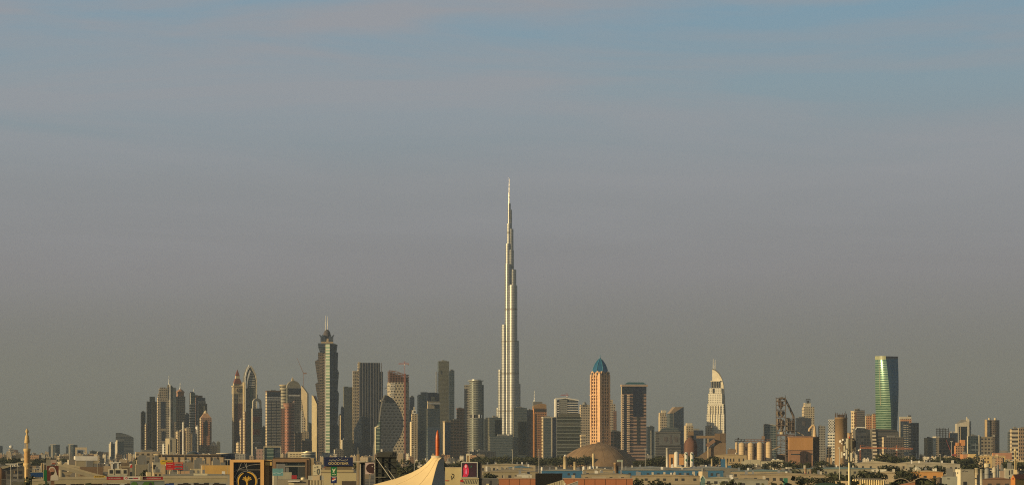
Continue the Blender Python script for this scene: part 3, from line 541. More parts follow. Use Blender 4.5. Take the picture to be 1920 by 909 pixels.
t.part('left_wing', MB().box(X(870.5), X(881.5), -2, 24, 0, Z(721)), fac((.30,.28,.24), (.06,.06,.06), 7, 4, .5, .7)); t.part('right_wing', MB().box(X(903.8), X(907), -2, 24, 0, Z(721)), steel)
t.part('entrance_piers', MB().box(X(885.5), X(888), -r-3, -r, 0, Z(842)).box(X(897), X(899.5), -r-3, -r, 0, Z(842)), WHITE)
tw('hazy plain olive slab between the round tower and the supertall spire', 906, 908, 919.5, 785, 8000, olive, steel, name='office_tower')
tw('low grey office block with vertical fins below the round tower', 878, 881, 930, 846, 6000, fac((.18,.17,.15), (.07,.07,.065), 40, 5, 1.1, .5), name='office_block', cat='office block')
# ---- the supertall spire ----
t = T('supertall_tower', 'supertall stepped silver tower tapering in setbacks to a needle spire', 'skyscraper', 956, 7500); X, Z = t.X, t.Z
sk = fac((.38,.38,.36), (.20,.21,.215), 7.5, 3.2, .55, .5, gm=.75, rough=.27, gvar=.3, wmetal=.45, wrough=.36)
def lobe(nm, x0, x1, yt, y, par=None):
    r = (X(x1)-X(x0))/2; cx = (X(x1)+X(x0))/2; mb = MB(); zt = Z(yt); bands = [b for b in (838, 770, 700, 640, 580, 500, 436) if b > yt+8]
    mb.cyl(cx, y, r, 0, zt, 26, 0, 1); o = t.part(nm, mb, [sk, ROOF])
    mb = MB()
    for b in bands: mb.cyl(cx, y, r+.12, Z(b+1.2), Z(b-1.2), 26)
    if bands: t.part('mechanical_band', mb, pl((.20,.19,.17), .5, .5), o)
    mb = MB(); mb.cyl(cx, y, r*.97, zt, zt+1.6, 26); mb.beam((cx-r*.5, y, zt), (cx-r*.5, y, zt+4), .6); mb.beam((cx+r*.3, y-r*.5, zt), (cx+r*.3, y-r*.5, zt+3), .6)
    t.part('terrace_rim', mb, STEEL, o)
for a in ((930.2, 938, 765, 14), (933.4, 943, 693.5, 9), (940, 952.5, 609.5, 4), (946.3, 959, 496, 3), (947.8, 957.5, 457.5, 5), (950.3, 958.5, 420, 6), (951.9, 957.6, 382, 7)): lobe('wing_tube', *a)
for a in ((966, 976, 719.5, 10), (959.8, 973.3, 639.5, 3), (953.5, 970, 536, -7), (956.8, 968, 506, 6), (953, 963.6, 469.5, 6.5), (954.5, 962.8, 430, 7), (954.8, 960, 394, 8)): lobe('wing_tube', *a)
lobe('wing_tube', 949.5, 961.5, 815, -22)
t.part('spire', MB().lathe(X(954.8), 7, [(2.4, Z(383)), (2.0, Z(375)), (1.9, Z(362)), (1.25, Z(360)), (1.1, Z(348)), (.7, Z(346)), (.6, Z(333))], 10), pl((.75,.70,.6), .3, .8))

# ---- downtown right of the spire ----
def d1(t):
    t.part('dark_glass_front', MB().box(t.X(928), t.X(940.5), -.9, .3, t.Z(817), t.Z(786)), DGLASS)
tw('dark glass office tower covering the left foot of the supertall tower', 914.5, 917.5, 941, 782, 6500, steel, olive, th=14, tail=d1, **OT)
tw('wide low grey glass block in front of the supertall tower base', 917, 919, 961, 817, 6200, steel, olive, name='office_block', cat='office block', th=10)
tw('grey-green glass tower covering the right foot of the supertall tower', 961.5, 963.5, 988, 764, 6400, steel, olive, th=16, side=(), pan=[('dark_glass_front', 971, 986.5, 790, 852, DGLASS, .9)], **OT)
tw('dark navy slab tower between the glass tower and the orange arched tower', 986.5, 988, 1001, 768, 6600, navy, name='office_tower')
def d3(t):
    X, Z, a, b = t.X, t.Z, t.a, t.b; n = 8
    arc = [(X(1000), Z(765))]+[(X(1000)+(X(1024.5)-X(1000))*i/n, Z(764)+(Z(756)-Z(764))*math.sin(math.pi*(.12+.60*i/n))) for i in range(n+1)]+[(X(1024.5), Z(765))]
    t.part('curved_gold_roof', MB().ext(arc, -1, b*.8), pl((.60,.36,.16), .4, .4)); t.part('rear_core', MB().box(X(1001), X(1018), b*.4, b, t.z, Z(752.5)), GREY)
    mb = MB()
    for i in range(7): mb.box(a*(.04+.14*i), a*(.11+.14*i), -.8, .3, Z(771), Z(766))
    t.part('arched_openings', mb, DARK)
    t.part('spire', MB().lathe(X(1003.5), b*.6, [(2.2, Z(753)), (1.2, Z(748)), (.5, Z(732))], 8), STEEL)
    t.part('left_pier', MB().box(-1.5, a*.06, -1.5, 2, 0, Z(775)), ORANGE)
tw('orange-brown tower with a curved gold roof and thin spire', 998.5, 1001, 1025, 765, 6600, orange2, ORANGE, th=16, plant=0, tail=d3)
tw('grey-green slab tower with pale edges in front of the orange arched tower', 1015.5, 1018.5, 1043, 782, 6300, steel, litwin, th=14, pan=[('pale_edge', 1033.5, 1035.5, 783, 855, PALE, 1.2), ('dark_panel', 1036, 1043, 782, 858, NAVYP, .6)], rim=PALE, **OT)
def d5(t):
    X, Z, a, b = t.X, t.Z, t.a, t.b
    fr = MB(); fr.box(-1, X(1043.5), -2.5, 20, 0, Z(747.5)); fr.beam((-1, -1, Z(747)), (X(1060), -1, Z(745.5)), 3); fr.beam((X(1060), -1, Z(745.5)), (a+1, -1, Z(750)), 3); t.part('white_frame', fr, WHITE)
    mb = MB(); y = 754
    while y < 776: mb.box(X(1043.6), X(1048.6), -1.8, .3, Z(y+1.6), Z(y)); mb.box(X(1064), a, -1.8, .3, Z(y+1.4), Z(y)); y += 4.5
    t.part('white_bands', mb, WHITE); t.part('centre_panel', MB().box(X(1049), X(1063.5), -1, .3, Z(780), Z(748)), fac((.26,.26,.24), (.2,.2,.19), 5, 5))
    t.part('roof_slope', MB().ext([(X(1041), t.z), (a, t.z), (X(1060), Z(745.8))], 1, b*.8), GREY)
tw('white-framed tower with striped dark glass on both sides of a grey panel', 1040, 1042, 1084, 751, 6700, navy, WHITE, th=10, plant=0, tail=d5)
crane('dark red crane on the roof of the white-framed tower', 1063, 741, 750, 6720, (1051, 1066), (.3,.05,.05))
tw('wide grey-green glass block with fine white floor lines below the white-framed tower', 1042, 1044.5, 1089, 781, 6500, fac((.26,.29,.27), (.07,.085,.075), 9, 300, .82, 1.1, gm=.35), steel, th=12, tiers=[(1048, 1088.5, 774.5, .15, 'upper_storeys', olive)], name='office_block', cat='office block')
tw('grey-brown tower with a small dome on its stepped roof', 1086.5, 1089, 1107, 762, 7300, beige, litwin, tiers=[(1089, 1094, 758, .1, 'left_turret', beige), (1101, 1106, 758, .1, 'right_turret', beige)], tail=lambda t: t.part('roof_dome', MB().lathe(t.X(1097), 12, [(7, t.z), (7, t.Z(758)), (5, t.Z(754.5)), (1, t.Z(752.5))], 12), GREY), **RT)
tw('slim beige tower low beside the wide glass block', 1087.5, 1090, 1098.5, 816, 6000, beige, litwin, rim=CREAM, **RT)
# orange pyramid-domed tower
t = T('domed_tower', 'orange stone tower crowned by a teal pointed dome and needle', 'tower', 1125, 6300, 43); a = t.X(1143.3); b = t.Y(1107.2); Z = t.Z; X = t.X
t.part('shaft', walls(MB(), 0, a, 0, b, 0, Z(697), 0, 2, 1), [orange, ROOF, orange])
st = pl((.82,.51,.28))
mb = MB()
for f in (0, .07, .34, .60, .87, .935): mb.box(a*f, a*f+2.0, -2.2, .3, 0, Z(702)); mb.box(-2.2, .3, b*f, b*f+2.0, 0, Z(702))
mb.box(-2.6, 2, -2.6, 2, 0, Z(700)); t.part('piers', mb, st)
mb = MB(); n = 8
for f in (.09, .62):
    for side in (0, 1):
        q = a if side == 0 else b; c0, c1 = q*f, q*(f+.28); cc, rr = (c0+c1)/2, (c1-c0)/2
        prof = [(cc+rr*math.cos(math.pi*i/n), Z(699)+rr*1.1*math.sin(math.pi*i/n)) for i in range(n+1)]+[(cc-rr, Z(704)), (cc+rr, Z(704))]
        i0 = len(mb.v); mb.ext(prof, -1.8, 6)
        if side: mb.v[i0:] = [(y, x, z) for x, y, z in mb.v[i0:]]
t.part('arched_gables', mb, st)
mb = MB()
for f in (.15, .68):
    mb.box(a*f, a*(f+.16), -2.1, -1.7, Z(703), Z(697.5)); mb.box(-2.1, -1.7, b*f, b*(f+.16), Z(703), Z(697.5))
t.part('arched_windows', mb, DARK)
t.part('base_stage', MB().box(-1, a+1, -1, b+1, 0, Z(800)), orange); mb = MB()
for y in (786, 740): mb.box(-2.8, a+1, -2.8, b+1, Z(y+.8), Z(y))
t.part('stone_courses', mb, st)
dm = t.part('pointed_dome', MB().lathe(a/2, b/2, [(a*.60, Z(697)), (a*.60, Z(694)), (a*.54, Z(689)), (a*.42, Z(682)), (a*.25, Z(676)), (a*.10, Z(672)), (.8, Z(670))], 8, 0, False, .5), pl((.015,.13,.27), .35, .2))
mb = MB()
for k in range(8):
    an = 2*math.pi*(k+.5)/8; pr = [(a*.61, Z(694)), (a*.55, Z(689)), (a*.43, Z(682)), (a*.26, Z(676)), (a*.11, Z(672))]
    for i in range(4): mb.beam((a/2+pr[i][0]*math.cos(an), b/2+pr[i][0]*math.sin(an), pr[i][1]), (a/2+pr[i+1][0]*math.cos(an), b/2+pr[i+1][0]*math.sin(an), pr[i+1][1]), 1.0)
t.part('dome_ribs', mb, pl((.05,.26,.36), .4), dm)
t.part('needle', MB().lathe(a/2, b/2, [(1.6, Z(672)), (1.0, Z(668)), (.3, Z(663))], 8), TEAL)
tw('stepped grey-brown tower peeking out right of the orange domed tower', 1142, 1144.5, 1154, 757, 7200, beige, litwin, tiers=[(1144.5, 1149.5, 748.5, .1, 'pale_crown', beige2)], pan=[('right_bay', 1150, 1156, 770, 850, brown, 2)], **RT)
tw('short brown tower at the right foot of the orange domed tower', 1142, 1145, 1166, 808, 6600, brown2, brown, name='office_block', cat='office block')
def d10(t):
    X, Z, a, b = t.X, t.Z, t.a, t.b
    t.part('teal_cap', MB().loft([[(a*.12, b*.1, t.z+3), (a*1.0, b*.1, t.z+3), (a*1.0, b*.9, t.z+3), (a*.12, b*.9, t.z+3)], [(a*.25, b*.25, Z(716)), (a*.88, b*.25, Z(716)), (a*.88, b*.75, Z(716)), (a*.25, b*.75, Z(716))]]), pl((.03,.12,.15), .4))
    t.part('cornice', MB().box(-2, a+3, -3, b+2, Z(724), Z(720.5)), pl((.45,.34,.26)))
    mb = MB(); y = 740
    while y < 848: mb.box(-3, 4, -3, 2, Z(y+2), Z(y)); mb.box(X(1175.5), X(1180), -3.5, .3, Z(y+2), Z(y)); y += 4
    t.part('lit_balconies', mb, pl((.75,.58,.42)))  # pale colour carries the sunlight on these dashes
    t.part('dark_glass_crown', MB().box(X(1185.5), X(1212), -.7, .3, Z(738), Z(724.2)), NAVYP); t.part('dark_glass_crown', MB().box(X(1166), X(1185.2), -.7, .3, Z(738), Z(724.2)), DGLASS)
    t.part('dark_glass_panel', MB().box(X(1187), X(1204.5), -1.2, .3, Z(781), Z(724.3)), pl((.012,.018,.045), .2, .2)); t.part('dark_glass_tail', MB().box(X(1194), X(1198.5), -1.2, .3, Z(832), Z(781.2)), DARK)
    t.part('corner_column', MB().box(X(1168), X(1175), -.8, .3, 0, Z(739)), NAVYP)
tw('dark blue and pink banded office tower with a cornice and teal cap', 1164.8, 1166.5, 1212, 722, 6300, pinkst, CREAM, th=14, plant=0, tail=d10, **OT)
tw('short dark grey tower right of the pink banded tower', 1211.5, 1214, 1227, 799, 6700, steel, navy, pan=[('pale_strip', 1220, 1221.5, 806, 852, PALE, .8)], name='office_tower')
tw('grey and beige tower with a ragged stepped crown left of the wedge-roofed tower', 1234.5, 1238, 1257, 780, 7200, beige, CREAM, tiers=[(1238, 1249, 773, .1, 'crown_step', beige2), (1242, 1250, 768.5, .25, 'crown_top', PALE)], **RT)
t = T('wedge_tower', 'dark navy tower with a roof wedge rising steeply to the right', 'tower', 1263, 6900, 16); X, Z = t.X, t.Z
t.part('shaft', MB().ext([(X(1263), 0), (X(1282), 0), (X(1282), Z(762)), (X(1263), Z(774))], 0, 34, 0, 1), [navy, ROOF]); t.part('left_face', MB().box(X(1256), X(1262.9), 2, 30, 0, Z(774.5)), steel)
t.part('roof_plane', MB().ext([(X(1256.5), Z(774.4)), (X(1263), Z(774)), (X(1281.8), Z(762)), (X(1266), Z(762.5))], 3, 30), pl((.35,.26,.18)))
def e3(t):
    X, Z, a, b = t.X, t.Z, t.a, t.b; t.part('curved_top', MB().ext([(X(1238), t.z), (X(1274), t.z), (X(1272), Z(802)), (X(1262), Z(800.5)), (X(1250), Z(801)), (X(1242), Z(803))], 2, b*.8), steel)
    e = pl((.115,.10,.10), .6); g = pl((.145,.15,.15), .6)
    t.part('wall_poster', MB().box(X(1236), X(1275), -.7, .3, Z(834), Z(812)), g); mb = MB()
    mb.ext([(X(1244), Z(818)), (X(1252), Z(818)), (X(1251), Z(825)), (X(1248), Z(829)), (X(1245), Z(825))], -1.1, -.6); mb.ext([(X(1256), Z(815)), (X(1259), Z(815)), (X(1260), Z(831)), (X(1256), Z(831))], -1.1, -.6); mb.ext([(X(1264), Z(818)), (X(1271), Z(818)), (X(1270), Z(828)), (X(1265), Z(828))], -1.1, -.6)
    t.part('faded_emblems', mb, e)
tw('wide grey block carrying a faded wall-size poster below the wedge tower', 1227.5, 1229.5, 1277, 808, 6000, fac((.14,.135,.13), (.08,.08,.08), 6, 300, .5, 1.1), steel, th=12, plant=0, name='office_block', cat='office block', tail=e3)
tw('pale stepped block left of the white sail-topped tower', 1282.5, 1287, 1300, 797, 7000, beige2, CREAM, tiers=[(1289, 1299, 792.5, .2, 'penthouse', PALE)], name='apartment_block', cat='apartment block')
tw('dark teal glass block left of the white sail-topped tower base', 1288, 1291, 1319, 806, 7700, navy, steel, tiers=[(1294, 1312, 802.5, .2, 'roof_pavilion', PALE)], name='office_block', cat='office block')
# white sail-topped tower
t = T('sail_topped_tower', 'white stepped hotel tower ending in a quarter-round sail with two antennas', 'tower', 1342, 7300, -6); X, Z = t.X, t.Z
wf = fac((.86,.80,.66), (.34,.31,.25), 5, 5, .45, .5, gm=.2); wl = pl((.88,.78,.58), .6)
sail = [(X(1335), Z(727)), (X(1335), Z(691.5)), (X(1338), Z(692)), (X(1342), Z(694.5)), (X(1347), Z(699)), (X(1351), Z(705.5)), (X(1354), Z(713)), (X(1356), Z(722)), (X(1357), Z(740)), (X(1358.8), Z(770)), (X(1359.5), Z(811)), (X(1359.5), 0), (X(1354), 0), (X(1354), Z(760)), (X(1352), Z(740)), (X(1350), Z(727))]
t.part('sail_wall', MB().ext(sail, 6, 26, 0, 1), [wl, pl((.2,.19,.18))]); mb = MB(); rim = [(p[0]+.8, p[1]) for p in sail[1:11]]
for i in range(len(rim)-1): mb.beam((rim[i][0], 5, rim[i][1]), (rim[i+1][0], 5, rim[i+1][1]), 1.4, 0, 3)
t.part('sail_rim', mb, pl((.16,.16,.16)))
t.part('dark_glass_lounge', MB().box(X(1333), X(1348), 2, 22, Z(727), Z(714.5)), pl((.06,.07,.075), .2, .4)); t.part('lounge_roof', MB().box(X(1332), X(1350), 1, 22, Z(714.5), Z(713)), wl)
mb = MB()
for i in range(5): mb.box(X(1334+3.1*i), X(1334+3.1*i)+.9, 1.3, 2.1, Z(727), Z(714.5))
t.part('lounge_mullions', mb, pl((.5,.46,.38)))
for xa, xb, y, dp in ((1330, 1352.5, 727, 0), (1328, 1354, 737, -2), (1326.5, 1357, 757, -4), (1325.3, 1358.2, 776, -5.5)): t.part('stepped_block', walls(MB(), X(xa), X(xb), dp, 24, 0, Z(y)), [wf, ROOF, wl]).data
mb = MB()
for x in (1330.5, 1335, 1340, 1345, 1349.8): mb.box(X(x), X(x)+1.4, -7.2, -5.6, 0, Z(760))
t.part('white_piers', mb, wl); t.part('dark_slot', MB().box(X(1336), X(1339.5), -.8, .2, Z(736.7), Z(728)), DARK); t.part('low_annex', MB().box(X(1324), X(1336), -20, -7.6, 0, Z(798)), beige2)
for x in (1336.6, 1340.2): t.part('antenna', MB().lathe(X(x), 12, [(1.3, Z(698)), (1.1, Z(685)), (.6, Z(672 if x < 1338 else 674))], 8), WHITE)

# ---- green glass tower and its neighbours ----
t = T('green_glass_tower', 'tall curved green glass tower with a dark blue right side', 'skyscraper', 1661, 5800); X, Z = t.X, t.Z
Lr, Mr, Rr = [], [], []; mbL, mbR = MB(), MB(); lv = []
for i in range(25):
    y = 669+(850-669)*i/24; f = (y-669)/(805-669); xl = 1641+1.2*f*f; xm = 1661+11*math.sin(min(1.25, f)*math.pi/2*.92)-1.0*f*f; xr = 1683.6+1.4*math.sin(min(1, f)*math.pi)-3.0*max(0, f-.3)**1.5; z = Z(y)
    bul = 36*math.sin(min(1, max(0, f*.55+.22))*math.pi)
    lv.append((X(xl), X(xm), X(xr), z, bul))
lv = [(a, b, c, max(z, 0), q) for a, b, c, z, q in lv][::-1]
mbL = MB(); i0 = 0; NC = 6
gr = fac((.24,.34,.26), (.13,.28,.19), 5.2, 6, .66, 1.1, gm=.62, rough=.13, gvar=.5, wmetal=.3, wrough=.35); gd = fac((.10,.16,.19), (.06,.13,.18), 6, 5, .85, .9, gm=.4, gvar=.2)  # brighter left glass, darker right glass: light and shade in the colours
def sheet(mb, cols, m):
    i0 = len(mb.v); n = len(cols[0]); 
    for row in cols: mb.v += row
    for a in range(len(cols)-1):
        for j in range(n-1):
            q = i0+a*n+j; ix = [q, q+1, q+n+1, q+n]; mb.face(ix, [((j if k in (0, 3) else j+1)*6.0, mb.v[ix[k]][2]) for k in range(4)], m, True)
def L_(l, j): 
    a, b, c, z, q = l; f = j/NC; dep = (b-a)*.56; return (a+(b-a)*f, dep*(1-f)-3.2*math.sin(f*math.pi)-q*.55, z)
def R_(l, j):
    a, b, c, z, q = l; f = j/NC; return (b+(c-b)*f, (c-b)*.9*f-2.0*math.sin(f*math.pi)-q*.55, z)
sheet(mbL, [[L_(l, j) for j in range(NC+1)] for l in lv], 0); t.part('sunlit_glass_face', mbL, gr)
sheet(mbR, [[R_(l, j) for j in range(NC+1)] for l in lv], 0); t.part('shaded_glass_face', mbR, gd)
mb = MB(); rings = [[L_(l, 0), R_(l, NC), (R_(l, NC)[0], 44, l[3]), (L_(l, 0)[0], 44, l[3])] for l in lv]
for a in range(len(rings)-1):
    for j in (1, 2, 3): k = (j+1) % 4; mb.poly([rings[a][j], rings[a][k], rings[a+1][k], rings[a+1][j]])
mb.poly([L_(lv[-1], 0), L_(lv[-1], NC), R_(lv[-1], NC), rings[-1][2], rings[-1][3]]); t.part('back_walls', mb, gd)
l = lv[-1]; mb = MB()
for j in range(NC): p, q = L_(l, j), L_(l, j+1); mb.beam((p[0], p[1]-.3, p[2]-2), (q[0], q[1]-.3, q[2]-2), .8, 0, 8)
t.part('crown_screen_light', mb, pl((.36,.38,.22), .4)); mb = MB()  # left crown screen toned lighter than the right, as if sunlit
for j in range(NC): p, q = R_(l, j), R_(l, j+1); mb.beam((p[0], p[1]-.3, p[2]-2), (q[0], q[1]-.3, q[2]-2), .8, 0, 7)
t.part('crown_screen_dark', mb, pl((.12,.11,.12), .4)); t.part('roof_mast', MB().beam((X(1644), 20, Z(670)), (X(1644), 20, Z(666.5)), 1.5), WHITE)
mb = MB()
for a in range(12, len(lv)-1): p, q = L_(lv[a], 2), L_(lv[a+1], 2); mb.beam((p[0], p[1]-.35, p[2]), (q[0], q[1]-.35, q[2]), 1.0)
t.part('vertical_fin', mb, pl((.55,.55,.35), .4))
t = T('slanted_podium', 'dark blue glass block with a slanted roof left of the green tower foot', 'office block', 1620, 5500, 8); X, Z = t.X, t.Z
t.part('glass_body', MB().ext([(X(1604), 0), (X(1637), 0), (X(1637), Z(806)), (X(1609), Z(800)), (X(1604), Z(804))], 0, 40, 0, 1), [fac((.05,.055,.065), (.04,.05,.07), 6, 6, .8, .85), ROOF]); t.part('roof_edge', MB().beam((X(1606), -.5, Z(800.5)), (X(1624), -.5, Z(801)), 2).beam((X(1606), -.5, Z(801)), (X(1604), -.5, Z(805)), 1.6), WHITE)
t = T('terraced_podium', 'dark podium block with a slanted cream striped edge under the green tower', 'office block', 1645, 5450, 8); X, Z = t.X, t.Z
t.part('glass_body', MB().ext([(X(1641), 0), (X(1685), 0), (X(1685), Z(809)), (X(1679), Z(805)), (X(1635.5), Z(803))], 0, 40, 0, 1), [fac((.10,.09,.08), (.05,.055,.06), 6, 300, .7, 1.1), ROOF])
t.part('striped_edge', MB().ext([(X(1637), 0), (X(1646), 0), (X(1641), Z(804)), (X(1635.5), Z(804))], -3, -.2, 0), fac((.70,.60,.45), (.10,.08,.07), 7.5, 300, .5, 1.1))
tw('grey brown block stepping down right of the green tower podium', 1653.5, 1657, 1695, 819, 5300, fac((.13,.115,.10), (.06,.06,.065), 5, 5, .6, .7), litwin, th=14, name='office_block', cat='office block')
tw('orange-lit slab with dark upper floors behind the dark blue grid tower', 1686.5, 1688, 1709, 785, 6700, orange2, CREAM, tiers=[(1687.5, 1709, 780.5, .05, 'pale_top', PALE), (1703, 1709, 778, .3, 'dark_plant', DARK)], **RT)
def f7(t):
    X, Z, a, b = t.X, t.Z, t.a, t.b; mb = MB(); y = 796
    while y < 846: mb.box(X(1694), X(1699), -1.6, .3, Z(y+1), Z(y)); mb.box(X(1700), X(1703), -1.2, .3, Z(y+1), Z(y)); y += 4
    t.part('balcony_slats', mb, PALE); t.part('upper_half', MB().box(X(1704), X(1722.5), -2, b*.8, 0, Z(792)), fac((.14,.15,.17), (.03,.035,.05), 7, 9, .7, .7)); t.part('door_goal_sign_frame', MB().box(X(1713.5), X(1714.2), -40, -39, 0, Z(849)).box(X(1721), X(1721.7), -40, -39, 0, Z(849)).box(X(1713), X(1722), -40, -39, Z(860), Z(857)), WHITE)
tw('dark blue apartment tower with a pale balcony grid right of the green tower', 1687.5, 1689, 1704, 789, 5900, navy, olive, plant=0, tail=f7, **RT)
tw('beige tower with a dark glass right half behind the concrete silo', 1595.5, 1602, 1606, 771, 6500, orange2, litwin, th=30, rim=CREAM, plant=0, **RT)
tw('dark residential tower with a stepped roof behind the concrete silo', 1602.5, 1604, 1621.5, 768.5, 6600, fac((.16,.14,.13), (.05,.05,.055), 5, 5, .6, .7), beige, tiers=[(1603, 1609, 766, .1, 'roof_block', None), (1607, 1613, 765, .35, 'plant_room', GREY)], **RT)
tw('tan tower left of the green glass tower', 1621.5, 1624, 1635, 779, 6500, orange2, CREAM, **RT)
tw('tan slab touching the left side of the green glass tower', 1633.5, 1636, 1645, 775.5, 6600, orange2, CREAM, **RT)
# diamond-pattern building
t = T('lattice_tower', 'white diamond-lattice topped tower left of the concrete silo', 'tower', 1559, 6200, -8); X, Z = t.X, t.Z
t.part('dark_core', MB().box(X(1553.5), X(1564.5), .6, 20, Z(810), Z(787)), DARK); mb = MB()
for i in range(5):
    for j in range(9):
        x0, x1 = 1553.5+2.2*i, 1555.7+2.2*i; y0, y1 = 787+2.6*j, 789.6+2.6*j; s = (i+j) % 2
        mb.beam((X(x0), 0, Z(y1 if s else y0)), (X(x1), 0, Z(y0 if s else y1)), 1.1)
t.part('diamond_lattice', mb, WHITE); t.part('lower_floors', MB().box(X(1552), X(1565), 0, 20, 0, Z(811)), white); t.part('roof_slab', MB().box(X(1553), X(1565), -.3, 20, Z(787), Z(786)), WHITE)
tw('grey balconied apartment tower left of the diamond-lattice tower', 1534, 1536, 1547.5, 798, 6300, fac((.30,.28,.24), (.08,.08,.08), 6, 4, .5, .6), navy, tiers=[(1537, 1541, 796.5, .3, 'roof_step', None)], **RT)
tw('pale ringed residential tower with a crown frame behind the grey slab', 1503.5, 1508, 1527, 762, 7000, fac((.42,.36,.26), (.14,.12,.09), 6, 6, .5, .55), litwin, plant=0, tiers=[(1510, 1521, 755, .15, 'pale_penthouse', PALE)], tail=lambda t: t.part('crown_frame', MB().box(t.X(1511.5), t.X(1520), 5, 6, t.Z(749), t.Z(747.5)).box(t.X(1511.5), t.X(1512.6), 5, 6, t.Z(755), t.Z(749)).box(t.X(1519), t.X(1520), 5, 6, t.Z(755), t.Z(749)).box(t.X(1514), t.X(1518), 6.1, 9, t.Z(755), t.Z(750)), DARK), **RT)
tw('plain blue-grey slab behind the orange cement hall', 1491.5, 1493, 1521, 783, 6400, pl((.10,.105,.12), .4, .2), navy, pan=[('faded_sign', 1504, 1510, 789, 797, pl((.15,.13,.13)), .5)], **OT)
t = T('teal_striped_tower', 'teal glass office tower with white floor lines and a tilted roof, behind the preheater', 'tower', 1445, 6500, 8); X, Z = t.X, t.Z
t.part('glass_body', MB().ext([(X(1434.5), 0), (X(1458), 0), (X(1458), Z(797)), (X(1434.5), Z(794.5))], 0, 30, 0, 1), [teal, ROOF]); t.part('roof_blade', MB().beam((X(1434), -.5, Z(794)), (X(1458), -.5, Z(797)), 1.6), PALE)

# ---- right edge group ----
tw('blank cream-lit slab with a grey front, first right of the blue grid tower', 1732.5, 1739, 1749, 820, 5900, olive, pl((.62,.50,.30)), th=30, name='apartment_block', cat='apartment block')  # cream side colour holds the light on the left wall
tw('narrow pale ladder-windowed block beside the unfinished dark block', 1749, 1755, 1761, 819, 5800, beige2, navy, th=25, rim=PALE, name='apartment_block', cat='apartment block')
def g3(t):
    X, Z, a, b = t.X, t.Z, t.a, t.b; mb = MB()
    for i in range(7): x = 1761.5+2.9*i; mb.box(X(x), X(x)+.8, 2, 3, t.z, Z(801+(i % 3)*2)); mb.box(X(x), X(x)+.8, 18, 19, t.z, Z(802))
    for y in (804, 808, 812, 816): mb.box(X(1761), X(1780), 2, 19, Z(y)-.4, Z(y)+.3)
    t.part('scaffold_frame', mb, BROWN)
tw('dark unfinished block with scaffolded floors on its roof', 1759, 1761, 1790, 820, 5900, brown2, brown, tail=g3, plant=0, name='unfinished_block', cat='building')
tw('small dark office block with white rooftop boxes left of the gate-topped building', 1779, 1781, 1796, 811, 6300, navy, brown, tiers=[(1782, 1785.5, 808, .1, 'white_box', WHITE), (1788, 1791.5, 808, .1, 'white_box', WHITE)], name='office_block', cat='office block')
t = T('portal_building', 'pale portal-shaped office building with a pitched roof and curved spike', 'building', 1807, 6400, 10); X, Z = t.X, t.Z
t.part('portal_frame', MB().ext([(X(1794), 0), (X(1797.5), 0), (X(1797.5), Z(799)), (X(1814), Z(799)), (X(1814), 0), (X(1817.5), 0), (X(1817.5), Z(789)), (X(1816), Z(789)), (X(1794), Z(794))], 0, 24), PALE)
t.part('glass_core', MB().box(X(1802), X(1813.9), 3, 20, 0, Z(799.2)), DGLASS); t.part('inner_wall', MB().box(X(1797.6), X(1801.9), 2, 20, 0, Z(799.2)), beige2)
t.part('pitched_roof', MB().loft([[(X(1794.5), 1, Z(794)), (X(1816), 1, Z(794)), (X(1816), 23, Z(794)), (X(1794.5), 23, Z(794))], [(X(1804), 8, Z(786)), (X(1811), 8, Z(786)), (X(1811), 16, Z(786)), (X(1804), 16, Z(786))]]), GREY)
t.part('curved_spike', MB().ext([(X(1812.5), Z(789)), (X(1818), Z(790)), (X(1817), Z(786)), (X(1814.5), Z(783)), (X(1813), Z(781))], 2, 10), PALE); t.part('side_slab', MB().box(X(1817.6), X(1821), 1, 24, 0, Z(789)), navy)
tw('terraced orange-lit block stepping up left of the teal office block', 1789, 1792, 1808, 835, 5200, fac((.40,.24,.14), (.1,.08,.06), 5, 5, .5, .55), ORANGE, tiers=[(1794, 1799, 829, .1, 'stair_tower', ORANGE), (1802, 1810, 824, .1, 'orange_top', ORANGE)], name='apartment_block', cat='apartment block')
tw('teal glass office block with white window frame panel', 1813, 1815, 1839, 817, 5300, fac((.10,.13,.14), (.05,.08,.09), 6, 6, .8, .85), PALE, pan=[('window_frame_panel', 1822, 1834, 830, 846, fac((.22,.26,.27), (.06,.08,.09), 10, 9, .75, .8), .8), ('right_pier', 1834.5, 1837, 815, 852, PALE, 1.2)], name='office_block', cat='office block')
tw('beige office block with a square window grid right of the teal block', 1838.5, 1840, 1861, 818, 5300, fac((.42,.35,.24), (.07,.06,.05), 7, 7.5, .5, .58, gm=.1), navy, tiers=[(1861.2, 1866, 815, .1, 'blank_fin', PALE)], name='office_block', cat='office block')
t = T('knobbed_tower', 'round-shouldered dark tower with two cream rooftop drums', 'tower', 1857, 6500, 0); X, Z = t.X, t.Z
t.part('curved_body', MB().cyl(X(1860), 8, X(1871)-X(1857), 0, Z(787), 24, 0, 1), [fac((.16,.12,.09), (.06,.05,.045), 5, 5, .55, .6, gm=.1), ROOF]); t.part('lit_pier', MB().box(X(1846.5), X(1851), -12, 4, 0, Z(786)), pl((.65,.47,.25)))
t.part('dark_slot', MB().box(X(1851.2), X(1856), -14, 2, 0, Z(787)), navy); t.part('rooftop_drum', MB().cyl(X(1855), -4, 3, Z(787), Z(783), 12), CREAM); t.part('rooftop_drum', MB().cyl(X(1866), -2, 3, Z(787), Z(783), 12), CREAM)
tw('cream and dark striped apartment tower at the right edge of the picture', 1893.5, 1897, 1909, 803, 5600, fac((.62,.53,.38), (.10,.08,.07), 9, 300, .5, 1.1), litwin, th=12, name='residential_tower')
tw('brown striped tower cut off by the right edge of the picture', 1908, 1910, 1932, 802, 5700, fac((.34,.24,.15), (.08,.07,.06), 8, 5, .5, .6), CREAM, th=12, name='residential_tower')
